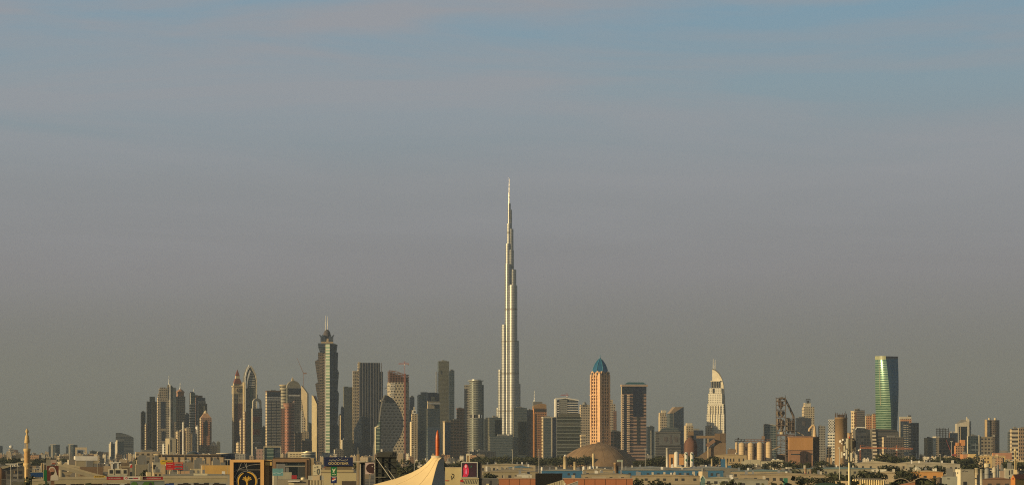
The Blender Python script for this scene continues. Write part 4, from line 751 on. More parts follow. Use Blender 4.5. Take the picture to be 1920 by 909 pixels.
tw('grey stair tower standing left of the striped tower at the right edge', 1889, 1891, 1896, 809, 5700, steel, name='residential_tower')
t = T('long_school', 'long yellow stone building with rows of arched windows', 'building', 1850, 3900, 6); X, Z = t.X, t.Z; yl = pl((.62,.45,.20))
t.part('wall', MB().box(X(1817.5), X(1885), 0, 30, 0, Z(853.5)), yl); t.part('corner_block', MB().box(X(1817), X(1830), -3, 20, 0, Z(850.5)), yl); mb = MB()
for x in (1824, 1830, 1834, 1840, 1845, 1851, 1860, 1866, 1872, 1878):
    for y in (858, 864.5):
        c = (X(x)+X(x+3.2))/2; r = (X(x+3.2)-X(x))/2; mb.ext([(c+r*math.cos(math.pi*i/6), Z(y)+r*math.sin(math.pi*i/6)) for i in range(7)]+[(c-r, Z(y+2)), (c+r, Z(y+2))], -3.3 if x < 1829 else -.3, .2)
t.part('arched_windows', mb, pl((.12,.08,.05))); t.part('cornice', MB().box(X(1830.2), X(1885.5), -.7, 30.5, Z(854.5), Z(853.6)), CREAM); t.part('roof_units', MB().box(X(1868), X(1872), 5, 10, Z(853.5), Z(851)).box(X(1846), X(1852), 5, 12, Z(853.5), Z(851.5)), CREAM)
tw('terracotta coloured low block left of the long yellow stone building', 1800, 1806, 1817, 851, 4100, pl((.45,.22,.11)), ORANGE, name='low_block', cat='building')
tw('brick-red roofed low block behind the long yellow stone building', 1860, 1862, 1897, 848.5, 4500, pl((.40,.20,.12)), ORANGE, name='low_block', cat='building')
crane('long orange crane jib lying across the podium of the green tower', 1613, 840, 862, 5100, (1612, 1663), (.5,.16,.05), None, 2)
crane('orange crane jib before the blue grid tower', 1681, 841, 862, 5100, (1664, 1712), (.5,.16,.05), None, 2)
crane('dark red luffing crane leaning left over the right-hand trees', 1785, 853, 866, 5000, None, (.22,.04,.04), (1774, 824), 2)
# ================= cement works (about 4.5 km off) =================
P = 4500
lk = pl((.30,.195,.11), .85, 0, .35, .06, True)
t = T('storage_dome', 'huge brown ribbed storage dome before the orange domed tower', 'dome', 1122, P-150); X, Z = t.X, t.Z
pr = [(1, Z(829.5)), (.08, 830.5), (.25, 833), (.45, 838), (.62, 844), (.78, 852), (.92, 861), (.97, 866)]
rr = X(1199); mb = MB().lathe(0, rr*.6, [(rr, 0), (rr*.985, Z(868))]+[(rr*f, Z(y)) for f, y in pr[::-1][:-1]]+[(.5, Z(829.3))], 40)
t.part('shell', mb, lk); mb = MB()
for k in range(20):
    an = 2*math.pi*(k+.5)/20
    q = [(rr*f*math.cos(an), rr*.6+rr*f*math.sin(an), Z(y)-.02) for f, y in pr[1:]]
    for i in range(len(q)-1): mb.beam(q[i], q[i+1], .3)
t.part('ribs', mb, pl((.25,.165,.10))); t.part('top_vent', MB().cyl(0, rr*.6, 2.5, Z(829.5), Z(828), 12), DARK)
t.part('entrance_shed', MB().box(X(1098), X(1109), -rr*.42, -rr*.1, 0, Z(857)), pl((.09,.08,.07)))
def silo(label, x0, x1, yt, d, col=(.62,.50,.32), hoops=4, cap='cone', name='silo', group=None, extra=None, yb=None):
    x = (x0+x1)/2; t = T(name, label, 'silo', x, d, 0, group); X, Z = t.X, t.Z; r = X(x1); z = Z(yt); m = pl(col, .7, 0, .25, .06, True)
    h = r*.55 if cap == 'cone' else (r*.25 if cap == 'flat' else r*.8)
    prof = {'cone': [(r, 0), (r, z-h), (r*.75, z-h*.4), (r*.25, z)], 'flat': [(r, 0), (r, z-h), (r*1.04, z-h), (r*1.04, z)], 'dome': [(r, 0), (r, z-h), (r*.86, z-h*.5), (r*.5, z-h*.15), (.1, z)]}[cap]
    t.part('barrel', MB().lathe(0, 0, prof, 20), m)
    if hoops:
        mb = MB()
        for i in range(hoops): zz = (z-h)*(i+1)/(hoops+1); mb.cyl(0, 0, r*1.02, zz, zz+.5, 20)
        t.part('hoops', mb, pl(tuple(c*.72 for c in col), .7))
    if extra: extra(t, r, z)
    return t
G5 = 'row of cement silos under the gantry'
for i, (x0, x1, y, lb) in enumerate(((1378.5, 1384, 828, 'tan cement silo at the left end of the row, mostly hidden'), (1385, 1397.5, 828.5, 'tan ringed cement silo, second of the row from the left'), (1402, 1414, 828.5, 'stained tan cement silo in the middle of the row'), (1419, 1431, 827.5, 'taller cream cement silo beside the stained one'), (1435.7, 1447.3, 827, 'cream cement silo at the right end of the row, nearest the preheater tower'))):
    silo(lb, x0, x1, y, P-i*25, (.62,.46,.27), 8, 'cone', 'cement_silo', G5)
for i, x in enumerate((1400, 1416.7, 1433.4)):
    silo(('dark cement silo in shade behind the gap after the second silo', 'dark cement silo in shade behind the gap before the taller cream silo', 'dark cement silo in shade behind the last gap of the silo row')[i], x-5.5, x+5.5, 830, P+60, (.13,.09,.07), 3, 'cone', 'cement_silo', G5)  # same silos in a dark brown, shade put into their colour
t = T('silo_gantry', 'rusty conveyor gantry running over the row of cement silos', 'gantry', 1412, P+20); X, Z = t.X, t.Z; mb = MB()
mb.box(X(1378), X(1446), -1, 1, Z(827.5), Z(826.3)).box(X(1378), X(1446), -1, 1, Z(823.3), Z(822.6))
for i in range(22): x = 1378+3.1*i; mb.beam((X(x), 0, Z(827)), (X(x+3.1), 0, Z(823)) if i % 2 else (X(x), 0, Z(823)), .7); 
t.part('truss', mb, pl((.17,.10,.08))); t.part('head_house', MB().box(X(1428), X(1434), -3, 3, Z(823), Z(817)), pl((.25,.17,.12))); t.part('head_house', MB().box(X(1383), X(1386), -3, 3, Z(823), Z(820)), pl((.25,.17,.12)))
mb = MB()
for x in (1380, 1399, 1416, 1433, 1446): mb.beam((X(x), 0, 0), (X(x), 0, Z(827)), .9)
t.part('trestle', mb, pl((.17,.10,.08)))
# preheater
t = T('preheater_tower', 'tall rusty lattice preheater tower with a bent duct', 'industrial tower', 1464, P+20); X, Z = t.X, t.Z; ru = pl((.125,.095,.075), .8); pale = pl((.32,.26,.19))
mb = MB(); x0, x1 = X(1455.3), X(1473)
for x in (x0, x1, (x0+x1)/2):
    for y in (-8, 8): mb.beam((x, y, 0), (x, y, Z(745.5)), 1.3)
lev = [745.5, 752, 759, 768, 782, 797, 808, 815, 826, 838, 850]
for i, y in enumerate(lev):
    z = Z(y); mb.beam((x0, -8, z), (x1, -8, z), 1.0); mb.beam((x0, 8, z), (x1, 8, z), 1.0); mb.beam((x0, -8, z), (x0, 8, z), 1.0); mb.beam((x1, -8, z), (x1, 8, z), 1.0)
    if i < len(lev)-1: zn = Z(lev[i+1]); mb.beam((x0 if i % 2 else x1, -8, z), (x1 if i % 2 else x0, -8, zn), .6)
for i, y in enumerate((826, 831, 836, 841, 846, 851, 856)): mb.beam((x0, -7, Z(y)), (x1, -7, Z(y+3 if i % 2 else y-2)), .6)
t.part('steel_frame', mb, ru)
mb = MB()
for y in (759, 768, 782, 797, 814): mb.box(x0-.5, x1+.5, -8.6, 8.6, Z(y)-.5, Z(y)+.3)
mb.box(X(1455), X(1489), -9.5, 9, Z(816.5), Z(814.2)); t.part('platforms', mb, pl((.12,.08,.07)))
for (x, ya, yb, r) in ((1461, 748, 757, 3.4), (1464, 753, 767, 4.6), (1459.5, 771, 781, 4.4), (1466.5, 771, 781, 4.8), (1461, 785, 796, 4.6), (1467, 788, 806, 4.2), (1459, 793, 806, 4)):
    t.part('cyclone', MB().lathe(X(x), -1, [(r*.25, Z(yb)), (r, Z((ya+yb)/2)), (r, Z(ya)), (r*.4, Z(ya)+1)], 14), pl((.22,.17,.13), .6) if x != 1464 else pl((.13,.085,.07)))
t.part('lit_drum', MB().cyl(X(1466), -7, 3.9, Z(813.5), Z(809.5), 16), pl((.60,.48,.3))); t.part('riser_pipe', MB().cyl(X(1466.5), -5, 1.6, Z(809), Z(797), 12), pale)
t.part('bent_duct', MB().tube([(X(1461), 0, Z(747)), (X(1466), 0, Z(745.5)), (X(1472), 0, Z(748)), (X(1478), 0, Z(759)), (X(1484), 0, Z(772)), (X(1487.5), 0, Z(779)), (X(1488.5), 0, Z(790)), (X(1488.5), 0, Z(812))], 2.0, 10), ru)
mb = MB()
for x in (1473.5, 1481, 1489.5):
    for y in (-7, 7): mb.beam((X(x), y, 0), (X(x), y, Z(783 if x < 1485 else 780)), 1.0)
for y in (783, 791, 798, 806, 813, 822, 834, 846): mb.beam((X(1473.5), -7, Z(y)), (X(1489.5), -7, Z(y)), .8); mb.beam((X(1473.5), 7, Z(y)), (X(1489.5), 7, Z(y+4)), .6)
t.part('annex_frame', mb, ru); t.part('annex_tank', MB().lathe(X(1478), 0, [(1, Z(812)), (4.2, Z(804)), (4.2, Z(786)), (1, Z(783))], 14), pl((.20,.17,.14))); t.part('annex_tank', MB().lathe(X(1485), 0, [(1, Z(812)), (3.2, Z(806)), (3.2, Z(790)), (1, Z(787))], 14), pl((.12,.09,.08)))
t.part('mast', MB().beam((X(1472.5), 0, Z(746)), (X(1472.5), 0, Z(740.5)), .8), DARK); t.part('lower_cladding', MB().box(X(1456.5), X(1472), -4, 6, 0, Z(852)).box(X(1474), X(1479), -4, 6, 0, Z(817)), pl((.10,.07,.06)))
t.part('inclined_conveyor', MB().beam((X(1447), -9, Z(843)), (X(1463), -9, Z(836)), 2.0).beam((X(1489), 2, Z(806)), (X(1507), 2, Z(816)), 1.6), pale)
t = T('orange_hall', 'blank orange-brown cement hall beside the preheater tower', 'industrial building', 1480.3, P-60, 4); X, Z = t.X, t.Z; oc = pl((.46,.24,.085), .8, 0, .15, .03, True)
t.part('upper_wall', MB().box(0, X(1524), 0, 40, Z(843), Z(819.5)), oc); t.part('lower_wall', MB().box(.2, X(1524)-.2, .4, 40, 0, Z(843.5)), pl((.34,.18,.10), .8, 0, .3, .05)); t.part('ledge', MB().box(-.3, X(1524)+.3, -.6, 0, Z(844), Z(843)), BROWN); t.part('roof_edge', MB().box(-.8, X(1524)+.8, -.8, 41, Z(819.5), Z(817.3)), pl((.36,.20,.11)))
t.part('dark_opening', MB().box(X(1483), X(1502), -.2, .45, Z(852), Z(850)).box(X(1512), X(1514), -.2, .45, Z(863), Z(850.5)).box(X(1521), X(1523), -.2, .45, Z(852), Z(849)), DARK)
def gsn(t, r, z):
    X, Z = t.X, t.Z; t.part('cone_stack', MB().lathe(X(1527.6), 0, [(X(1531.5)-X(1527.6), Z(818)), (X(1530.8)-X(1527.6), Z(812)), (2.0, Z(803))], 16), pl((.66,.48,.28)))
    t.part('gooseneck_pipe', MB().tube([(X(1527.6), 0, Z(805)), (X(1527.3), 0, Z(799)), (X(1525.5), 0, Z(796.8)), (X(1523), 0, Z(797.5)), (X(1520.5), 0, Z(801)), (X(1518), 0, Z(803)), (X(1517), 0, Z(808))], 1.9, 10), pl((.66,.48,.28)))
silo('dark brown round silo with a pale cone and gooseneck pipe, right of the orange hall', 1524.5, 1536, 818, P-10, (.08,.055,.045), 0, 'flat', 'silo', None, gsn)
def crown(t, r, z):
    mb = MB()
    for k in range(14): an = 2*math.pi*k/14; mb.box(r*.9*math.cos(an)-.5, r*.9*math.cos(an)+.5, r*.9*math.sin(an)-.5, r*.9*math.sin(an)+.5, z-.2, z+6+(k % 3))
    mb.box(-r*.6, r*.55, -r*.5, r*.5, z-.2, z+5); mb.box(-r*.95, r*.95, -r*.96, -r*.9, z+4, z+4.6); t.part('roof_framework', mb, pl((.10,.07,.06)))
    t.part('mast', MB().beam((-r*.95, 0, z), (-r*.95, 0, z+10), .6).beam((r*.7, 0, z), (r*.7, 0, z+11), .6), DARK)
silo('big tan concrete silo with dark framework on its roof', 1565.3, 1588.6, 782, P-40, (.38,.25,.13), 0, 'flat', 'concrete_silo', None, crown)
t = T('concrete_shaft', 'slim tan concrete shaft between the big silo and the dark glass podium', 'shaft', 1592.7, P, 25); t.part('shaft', MB().box(0, t.X(1597), 0, 9, 0, t.Z(812)), pl((.46,.32,.19), .8)); t.part('cap', MB().box(-.6, t.X(1597)+.6, -.6, 9.6, t.Z(812), t.Z(810.5)), TAN)
t = T('frame_structure', 'small dark steel frame with tan base left of the big concrete silo', 'industrial structure', 1554, P-100); X, Z = t.X, t.Z; mb = MB()
for x in (1548.3, 1554, 1560):
    for y in (-4, 5): mb.beam((X(x), y, 0), (X(x), y, Z(836)), .9)
for y in (836, 841, 846, 851): mb.box(X(1548.2), X(1560.2), -4, 5, Z(y)-.8, Z(y))
t.part('steel_frame', mb, pl((.2,.17,.13))); t.part('base', MB().box(X(1548.6), X(1559.8), -3.6, 4.6, 0, Z(857)), pl((.42,.30,.18))); t.part('dark_core', MB().box(X(1550), X(1558), -2, 3, Z(857), Z(838)), DARK)
# rusty bottle silo etc
t = T('rusty_kiln_silo', 'rust-stained bottle-shaped silo with a dark neck, left of the tan hopper', 'silo', 1294.8, P+30); X, Z = t.X, t.Z; r = X(1307.5)
t.part('body', MB().lathe(0, 0, [(r, 0), (r, Z(832)), (r*.8, Z(826)), (r*.42, Z(821.5)), (r*.36, Z(819))], 22), pl((.16,.075,.05), .85, 0, .6, .05, True)); t.part('neck', MB().lathe(0, 0, [(r*.36, Z(820)), (r*.42, Z(817.5)), (r*.3, Z(815.5))], 16), pl((.05,.035,.03))); t.part('elevator_box', MB().box(X(1290), X(1300.5), 3, 12, Z(824), Z(808)), pl((.22,.145,.08)))
t = T('hopper_house', 'tan hopper house with a gantry and a sloping conveyor shed', 'industrial building', 1345, P); X, Z = t.X, t.Z
t.part('hopper_box', MB().box(X(1340), X(1351), 0, 16, Z(835), Z(812)), pl((.19,.125,.075))); t.part('dark_wing', MB().box(X(1351.1), X(1360.5), .5, 15, 0, Z(811.5)), pl((.13,.09,.06)))
t.part('gantry', MB().box(X(1305.5), X(1341), 3, 7, Z(821), Z(816)), pl((.24,.165,.095))); t.part('gantry_post', MB().box(X(1326), X(1329), 4, 6, 0, Z(821)), TAN); t.part('stockpile_shed', MB().ext([(X(1304), 0), (X(1361), 0), (X(1361), Z(830)), (X(1346), Z(830)), (X(1336), Z(836)), (X(1310), Z(855)), (X(1304), Z(857))], -3, -.2, 0), pl((.20,.14,.09)))
t.part('sloping_conveyor', MB().beam((X(1327), -5, Z(834)), (X(1340), -5, Z(825)), 6).beam((X(1326), -5, Z(836)), (X(1329), -5, Z(832)), 7), pl((.24,.14,.09))); t.part('vent_pipe', MB().cyl(X(1328), -8, 1.4, 0, Z(837), 12), pl((.5,.38,.24)))
def shed(label, x0, x1, yt, d, wall, roof=None, depth=60, ridge=2.5, units=3, th=0, name='warehouse', win=True, group=None, cat='warehouse', yr=None):
    """low long shed: wall, shallow pitched roof with seams, rooftop units"""
    t = T(name, label, cat, x0, d, th, group); a = t.X(x1); z = t.Z(yt); roof = roof or pl((.30,.26,.19), .8, 0, .3, .05); z = max(z, 3.2)
    t.part('walls', MB().box(0, a, 0, depth, 0, z), wall)
    mb = MB(); n = max(1, int(a/45)); s = a/n
    for i in range(n): mb.ext([(i*s-.3*(i == 0), z), ((i+1)*s+.3*(i == n-1), z), (i*s+s/2, z+ridge)], -.5, depth+.5)
    t.part('roof', mb, roof); mb = MB()
    if win and z > 4:
        u = 3.0
        while u < a-4: mb.box(u, u+2.2, -.12, .1, z*.45, z*.72); u += rnd.choice((5, 7, 9))
        t.part('window_glazing', mb, pl((.05,.05,.05), .3))
    for i in range(int(units*1.4)):
        u = rnd.uniform(.05, .9)*a; v = rnd.uniform(.1, .7)*depth; w_ = rnd.uniform(1, 2.2); t.part('roof_unit', MB().box(u, u+w_, v, v+2, z, z+ridge+rnd.uniform(1, 2.2)), rnd.choice((PALE, GREY, WHITE, STEEL)))
    return t
shed('long tan hall with a low roof below the hopper house', 1341, 1400, 852.5, 4200, pl((.42,.32,.18)), pl((.34,.26,.16)), 40, 2, 2, name='industrial_hall', cat='hall')
shed('small tan hall between the tan long hall and the tan silo row', 1364, 1380, 842, 4350, pl((.22,.15,.10)), pl((.20,.14,.09)), 30, 1.5, 1, name='industrial_hall', cat='hall')
t = T('works_office', 'long cream works building with dark window bands under the silo row', 'building', 1390, 3700); X, Z = t.X, t.Z; cw = pl((.46,.42,.30))
t.part('main_wall', MB().box(X(1390), X(1469), 0, 20, 0, Z(864)), cw); t.part('upper_storey', MB().box(X(1396), X(1425), -.4, 18, 0, Z(861)), cw); t.part('upper_storey', MB().box(X(1446), X(1469), -.4, 18, 0, Z(861.5)), cw)
t.part('window_band', MB().box(X(1429), X(1456), -.6, -.2, Z(871.5), Z(869)).box(X(1410), X(1414), -.7, -.2, Z(871.5), Z(869)).box(X(1400), X(1406), -.7, -.2, Z(871.5), Z(869)), DARK); t.part('roof_shadow_gap', MB().box(X(1426), X(1445), -.2, 1, Z(864), Z(862.4)), DARK); t.part('rooftop_box', MB().box(X(1448), X(1452), 3, 6, Z(861.5), Z(859.5)).box(X(1456), X(1461), 3, 6, Z(861.5), Z(860)), WHITE)  # roof shadow is a solid dark strip, shade put into colour
t = T('box_on_stalk', 'cream box raised on a single column beside the dark trees', 'structure', 1463, 3100); X, Z = t.X, t.Z
t.part('box', MB().box(X(1456.5), X(1469.5), -3, 4, Z(874.5), Z(867.5)), CREAM); t.part('column', MB().box(X(1461), X(1464.5), -1, 1.5, 0, Z(874.5)), TAN); t.part('sign_face', MB().box(X(1458), X(1468), -3.3, -3, Z(873.5), Z(868.5)), PALE)
wh = (.74,.70,.60)
def green(t, r, z):
    g = pl((.02,.16,.07), .6); mb = MB(); 
    for k in range(6): f = k/6; x = -r*.75+r*1.5*f; y = -math.sqrt(max(0, r*r-x*x))-.12; mb.box(x, x+r*.3, y-.1, y+1.0, z*(.93-.10*f)-1.0, z*(.93-.10*f)+.6)
    t.part('green_stripe', mb, pl((.03,.07,.05))); t.part('leaf_emblem', MB().ext([(-r*.5, z*.56), (-r*.1, z*.5), (r*.5, z*.53), (r*.45, z*.59), (0, z*.64), (-r*.4, z*.62)], -r-.25, -r*.82), g)
    t.part('small_lettering', MB().box(-r*.28, -r*.12, -r-.1, -r*.9, z*.12, z*.42).box(r*.02, r*.10, -r-.1, -r*.9, z*.16, z*.40), pl((.35,.36,.33)))
silo('left one of two white silos with a green leaf emblem', 1283.3, 1290, 846.5, 3300, wh, 0, 'dome', 'white_silo', 'white leaf-emblem silos', green)
silo('right one of two white silos with a green leaf emblem', 1294, 1300.8, 846.5, 3300, wh, 0, 'dome', 'white_silo', 'white leaf-emblem silos', green)
silo('plain fat white silo left of the two leaf-emblem silos', 1264, 1273, 845.5, 3350, wh, 0, 'dome', 'white_silo')
silo('thin white square-topped shaft left of the fat white silo', 1248.5, 1254, 839.5, 3380, wh, 1, 'flat', 'white_shaft')
t = T('orange_store', 'bright orange low store between the white silos', 'building', 1254, 3420); t.part('walls', MB().box(0, t.X(1282), 0, 14, 0, t.Z(851)), pl((.65,.34,.13))); t.part('gable', MB().ext([(t.X(1271), t.Z(856)), (t.X(1282), t.Z(856)), (t.X(1277), t.Z(850)), (t.X(1271), t.Z(850))], -1, -.1), pl((.45,.24,.12))); t.part('door', MB().box(t.X(1258), t.X(1261), -.3, .1, 0, t.Z(857)), DARK)
silo('cream pillar silo with a white ball on top before the brown dome', 1056.2, 1063.6, 855, 3000, (.66,.54,.33), 1, 'flat', 'silo', None, lambda t, r, z: t.part('ball', MB().lathe(0, 0, [(.3, z), (1.2, z+.4), (1.25, z+1.6), (.3, z+2.3)], 12), WHITE))
silo('shorter cream silo beside the ball-topped pillar silo', 1075.2, 1081.3, 865, 2900, (.66,.54,.33), 1, 'flat')
silo('square-shouldered cream shaft standing against the brown dome', 1110.3, 1114.8, 849, 3200, (.64,.50,.28), 0, 'cone', 'silo')
for x0, x1, y, d, c, lb in ((1014, 1018.8, 874.5, 2600, wh, 'small white rooftop tank left of the blue warehouse'), (1092, 1098, 873, 2700, wh, 'squat white tank, left of a pair before the brown dome'), (1103.5, 1110, 873, 2700, wh, 'squat white tank, right of a pair before the brown dome'), (1133, 1137, 876, 2600, wh, 'small squat cream tank right of the pair of squat tanks'), (970.5, 976.3, 874, 2500, (.03,.17,.32), 'blue standing tank on the low roofs right of the tent'), (1333, 1337, 859, 2900, (.66,.54,.33), 'slim yellowish vertical tank left of the blue batching tower'), (1360.5, 1364.3, 859, 2850, (.66,.54,.33), 'slim yellowish vertical tank right of the blue batching tower'), (1507.5, 1512.5, 877, 2300, (.55,.40,.26), 'tan vertical tank with a red mark beyond the pale gabled hut'), (1517.8, 1522, 878.5, 2300, (.50,.36,.26), 'tan vertical tank right of the red-marked tank'), (1478.5, 1485.5, 888.5, 1900, (.5,.42,.26), 'squat tan tank above the green box')):
    silo(lb, x0, x1, y, d, c, 0, 'flat' if c != wh else 'dome', 'tank', None, (lambda t, r, z: t.part('red_mark', MB().box(-r*.2, r*.5, -r-.15, -r*.8, z*.35, z*.6), RED)) if 'red mark' in lb else None)
t = T('batching_tower', 'blue batching tower with a blue box building at its foot', 'industrial building', 1351, 2900); X, Z = t.X, t.Z; bl = pl((.035,.14,.28), .6)
t.part('blue_tower', MB().box(X(1351.3), X(1360), 0, 5, 0, Z(860)), bl); t.part('top_tank', MB().cyl(X(1355.5), 2.5, 1.6, Z(860), Z(856.5), 12), TAN); t.part('blue_box', MB().box(X(1360.1), X(1371), -2, 6, 0, Z(872)), bl); t.part('door', MB().box(X(1368), X(1370), -2.2, -1.9, 0, Z(877)), DARK)

# ================= warehouses on the right plain =================
bw = pl((.04,.15,.29), .6); tw_ = pl((.36,.30,.20), .85, 0, .2, .1); gr_ = pl((.27,.27,.24), .6, .1, .2, .05)
shed('long blue-walled warehouse with a grey roof below the white silos', 1157, 1356, 881, 2250, bw, gr_, 60, 1.6, 6)
shed('long low grey-roofed shed behind the long blue-walled warehouse', 1165, 1385, 877.5, 2600, pl((.20,.19,.16)), pl((.22,.25,.27), .6), 60, 2.2, 5)
shed('blue-walled warehouse left of the tan pillar chimney', 1015, 1092.5, 882, 2350, bw, gr_, 50, 1.6, 4)
shed('pale tan shed butted to the right end of the left blue warehouse', 1093, 1155, 880.5, 2250, tw_, None, 50, 1.6, 3)
shed('wide tan flat warehouse right of the tent, farther row', 898, 1004, 871.5, 2750, pl((.42,.36,.25)), pl((.36,.31,.21)), 70, 1.8, 7)
shed('blue-roofed lean-to shed before the wide tan warehouse', 950, 1000, 876.5, 2450, tw_, pl((.10,.18,.26), .5), 40, 2.2, 2)
shed('wide tan warehouse right of the lit screen, nearer row', 905, 1008, 884, 2000, pl((.34,.29,.19)), None, 60, 2, 6)
shed('white flat store beyond the terracotta wall', 969, 997, 889, 1800, pl((.62,.60,.52)), pl((.5,.48,.42)), 16, 1.0, 2)
shed('long tan warehouse with dotted roof vents below the blue one', 1184, 1312, 891.5, 1950, tw_, pl((.36,.29,.18), .85, 0, .3, .08), 40, 1.2, 8)
shed('long tan shed running left of the dotted-roof warehouse toward the terracotta wall', 1090, 1182, 889, 2000, tw_, None, 45, 1.4, 5)
shed('pale grey-green shed with a teal gable at its left end', 1317, 1384, 896, 1750, pl((.40,.40,.33)), pl((.35,.34,.26)), 35, 1.0, 3)
t = T('gabled_porch', 'teal steep-gabled porch end of the grey-green shed', 'building', 1318, 1720); X, Z = t.X, t.Z; t.part('gable_wall', MB().ext([(X(1313.5), 0), (X(1322), 0), (X(1322), Z(897)), (X(1317.7), Z(891)), (X(1313.5), Z(897))], 0, 8), pl((.12,.22,.22))); t.part('gable_trim', MB().strip([(X(1313), Z(897.5)), (X(1317.7), Z(890.5)), (X(1322.5), Z(897.5))], .5, -.4, -.02), pl((.45,.55,.48)))
tw('cream rooftop box on the blue warehouse roof', 1315.5, 1317, 1327.5, 883, 2150, CREAM, CREAM, name='rooftop_box', cat='building', b=8)
t = T('brick_chimney', 'short thick tan chimney before the left end of the long blue warehouse', 'chimney', 1154, 2200); t.part('stack', MB().lathe(0, 0, [(1.7, 0), (1.5, t.Z(870)), (1.65, t.Z(870)), (1.65, t.Z(866.5))], 14), pl((.45,.30,.17))); t.part('dark_side_duct', MB().box(1.0, 2.6, .5, 2.2, 0, t.Z(872)), DARK)
t = T('road_sign', 'pale rectangular sign on a stub before the brown dome', 'sign', 1162, 2600); t.part('panel', MB().box(t.X(1157), t.X(1167.5), -.3, .3, t.Z(865), t.Z(861.3)), pl((.45,.52,.42))); t.part('lettering', MB().box(t.X(1159.5), t.X(1160.8), -.4, -.28, t.Z(864), t.Z(862.3)).box(t.X(1161.5), t.X(1162.8), -.4, -.28, t.Z(864), t.Z(862.3)).box(t.X(1163.5), t.X(1164.8), -.4, -.28, t.Z(864), t.Z(862.3)), DARK); t.part('post', MB().box(t.X(1165.5), t.X(1167), -.2, .2, 0, t.Z(865)), WHITE)
shed('long teal-roofed shed running under the cream works building', 1370, 1490, 883, 2200, tw_, pl((.14,.21,.22), .6, 0, .2, .04), 60, 1.6, 4)
shed('wide tan warehouse in the middle of the right plain', 1388, 1560, 889.5, 1900, pl((.37,.30,.20)), pl((.32,.26,.17), .85, 0, .3, .08), 50, 1.4, 6)
shed('grey flat shed with a glazed strip at the bottom right of the plain', 1366, 1440, 898.5, 1600, pl((.30,.30,.25)), pl((.30,.27,.19)), 20, .8, 2)
shed('teal-roofed long shed beyond the cell mast', 1490, 1660, 878.5, 2500, pl((.30,.28,.2)), pl((.13,.19,.20), .6, 0, .2, .04), 60, 1.8, 4)
shed('long pale-roofed shed rising gently behind the cell mast', 1600, 1760, 868, 3000, pl((.42,.36,.25)), pl((.42,.37,.27)), 70, 3, 4)
shed('tan-roofed shed between bushes right of the cell mast', 1640, 1690, 886.5, 2000, pl((.44,.36,.24)), pl((.40,.33,.22)), 40, 1.6, 2)
shed('long low sandy shed at the right below the yellow stone building', 1700, 1800, 869, 2700, pl((.36,.33,.26)), pl((.36,.33,.26)), 60, 2, 5)
shed('orange-walled low pavilion with a flat eave right of the cell mast', 1706, 1768, 884, 1900, pl((.55,.28,.09)), pl((.45,.33,.18)), 40, 1.2, 4, name='pavilion', cat='pavilion')
shed('sandy house with a small pale pyramid gable left of the orange pavilion', 1711, 1727, 879.5, 2100, pl((.45,.38,.26)), pl((.42,.42,.36)), 16, 3, 0, name='gabled_house', cat='house')
shed('long brown-roofed shed at the bottom right before the steel tanks', 1842, 1900, 897.5, 1500, pl((.22,.14,.09)), pl((.20,.11,.07)), 16, 1.0, 0)
shed('small cream gabled hut on the tan plain left of the squat tan tank', 1441, 1455, 891.5, 1900, pl((.60,.50,.30)), pl((.50,.43,.28)), 10, 1.6, 0, name='gabled_hut', cat='hut')
t = T('green_container', 'green box beside the squat tan tank', 'container', 1470, 1850, 10); t.part('box', MB().box(0, t.X(1477), 0, 2.5, 0, t.Z(895.5)), pl((.03,.20,.13))); t.part('door_ribs', MB().box(.3, .5, -.1, .05, .3, 2.2).box(1.2, 1.4, -.1, .05, .3, 2.2), pl((.02,.12,.08)))
t = T('scalloped_tent', 'cream scalloped tent roof wall at the foot of the cell mast', 'tent', 1599, 900); X, Z = t.X, t.Z; mb = MB()
n = 14; w_ = (X(1659)-X(1598))/n
for i in range(n):
    x0 = X(1598)+w_*i; zt = Z(898.5)-i*.03; mb.loft([[(x0, 0, 0), (x0+w_/2, -.7, 0), (x0+w_, 0, 0), (x0+w_/2, 3, 0)], [(x0, 0, zt-.15), (x0+w_/2, -.7, zt+.35), (x0+w_, 0, zt-.15), (x0+w_/2, 3, zt)]])
t.part('canvas_wall', mb, pl((.80,.66,.38), .9, 0, .1, .3)); t.part('cream_annex', MB().box(X(1566), X(1590), .5, 8, 0, Z(901)), pl((.60,.46,.28)))
t.part('grey_roof', MB().loft([[(X(1599), 3.2, Z(898.7)), (X(1657), 3.2, Z(899.2)), (X(1655), 9, Z(899.2)), (X(1602), 9, Z(898.7))], [(X(1603), 5, Z(896)), (X(1653), 5, Z(896.6)), (X(1650), 8, Z(896.6)), (X(1606), 8, Z(896))]]), pl((.30,.26,.19)))
for (x0, x1, y, lb) in ((1672, 1707, 896, 'dark open barrel shed mouth with trees before it, left one'), (1709, 1751, 894.5, 'dark open barrel shed mouth with trees before it, right one')):
    t = T('barrel_shed', lb, 'shed', (x0+x1)/2, 1250, 0, 'barrel-roofed open sheds'); X, Z = t.X, t.Z; r = X(x1); n = 12; zt = Z(y); zb = Z(909)
    prof = [(r*math.cos(math.pi*i/n), zb+(zt-zb)*math.sin(math.pi*i/n)) for i in range(n+1)]
    inn = [(p*.94, zb+(q-zb)*.93) for p, q in prof]; t.part('arched_rim', MB().ext([(r, 0)]+prof+[(-r, 0), (-r*.94, 0)]+inn[::-1]+[(r*.94, 0)], 0, 12), pl((.34,.28,.19))); t.part('dark_interior', MB().ext([(r*.93, 0)]+[(p*.995, q) for p, q in inn]+[(-r*.93, 0)], 3, 11), pl((.02,.025,.015)))
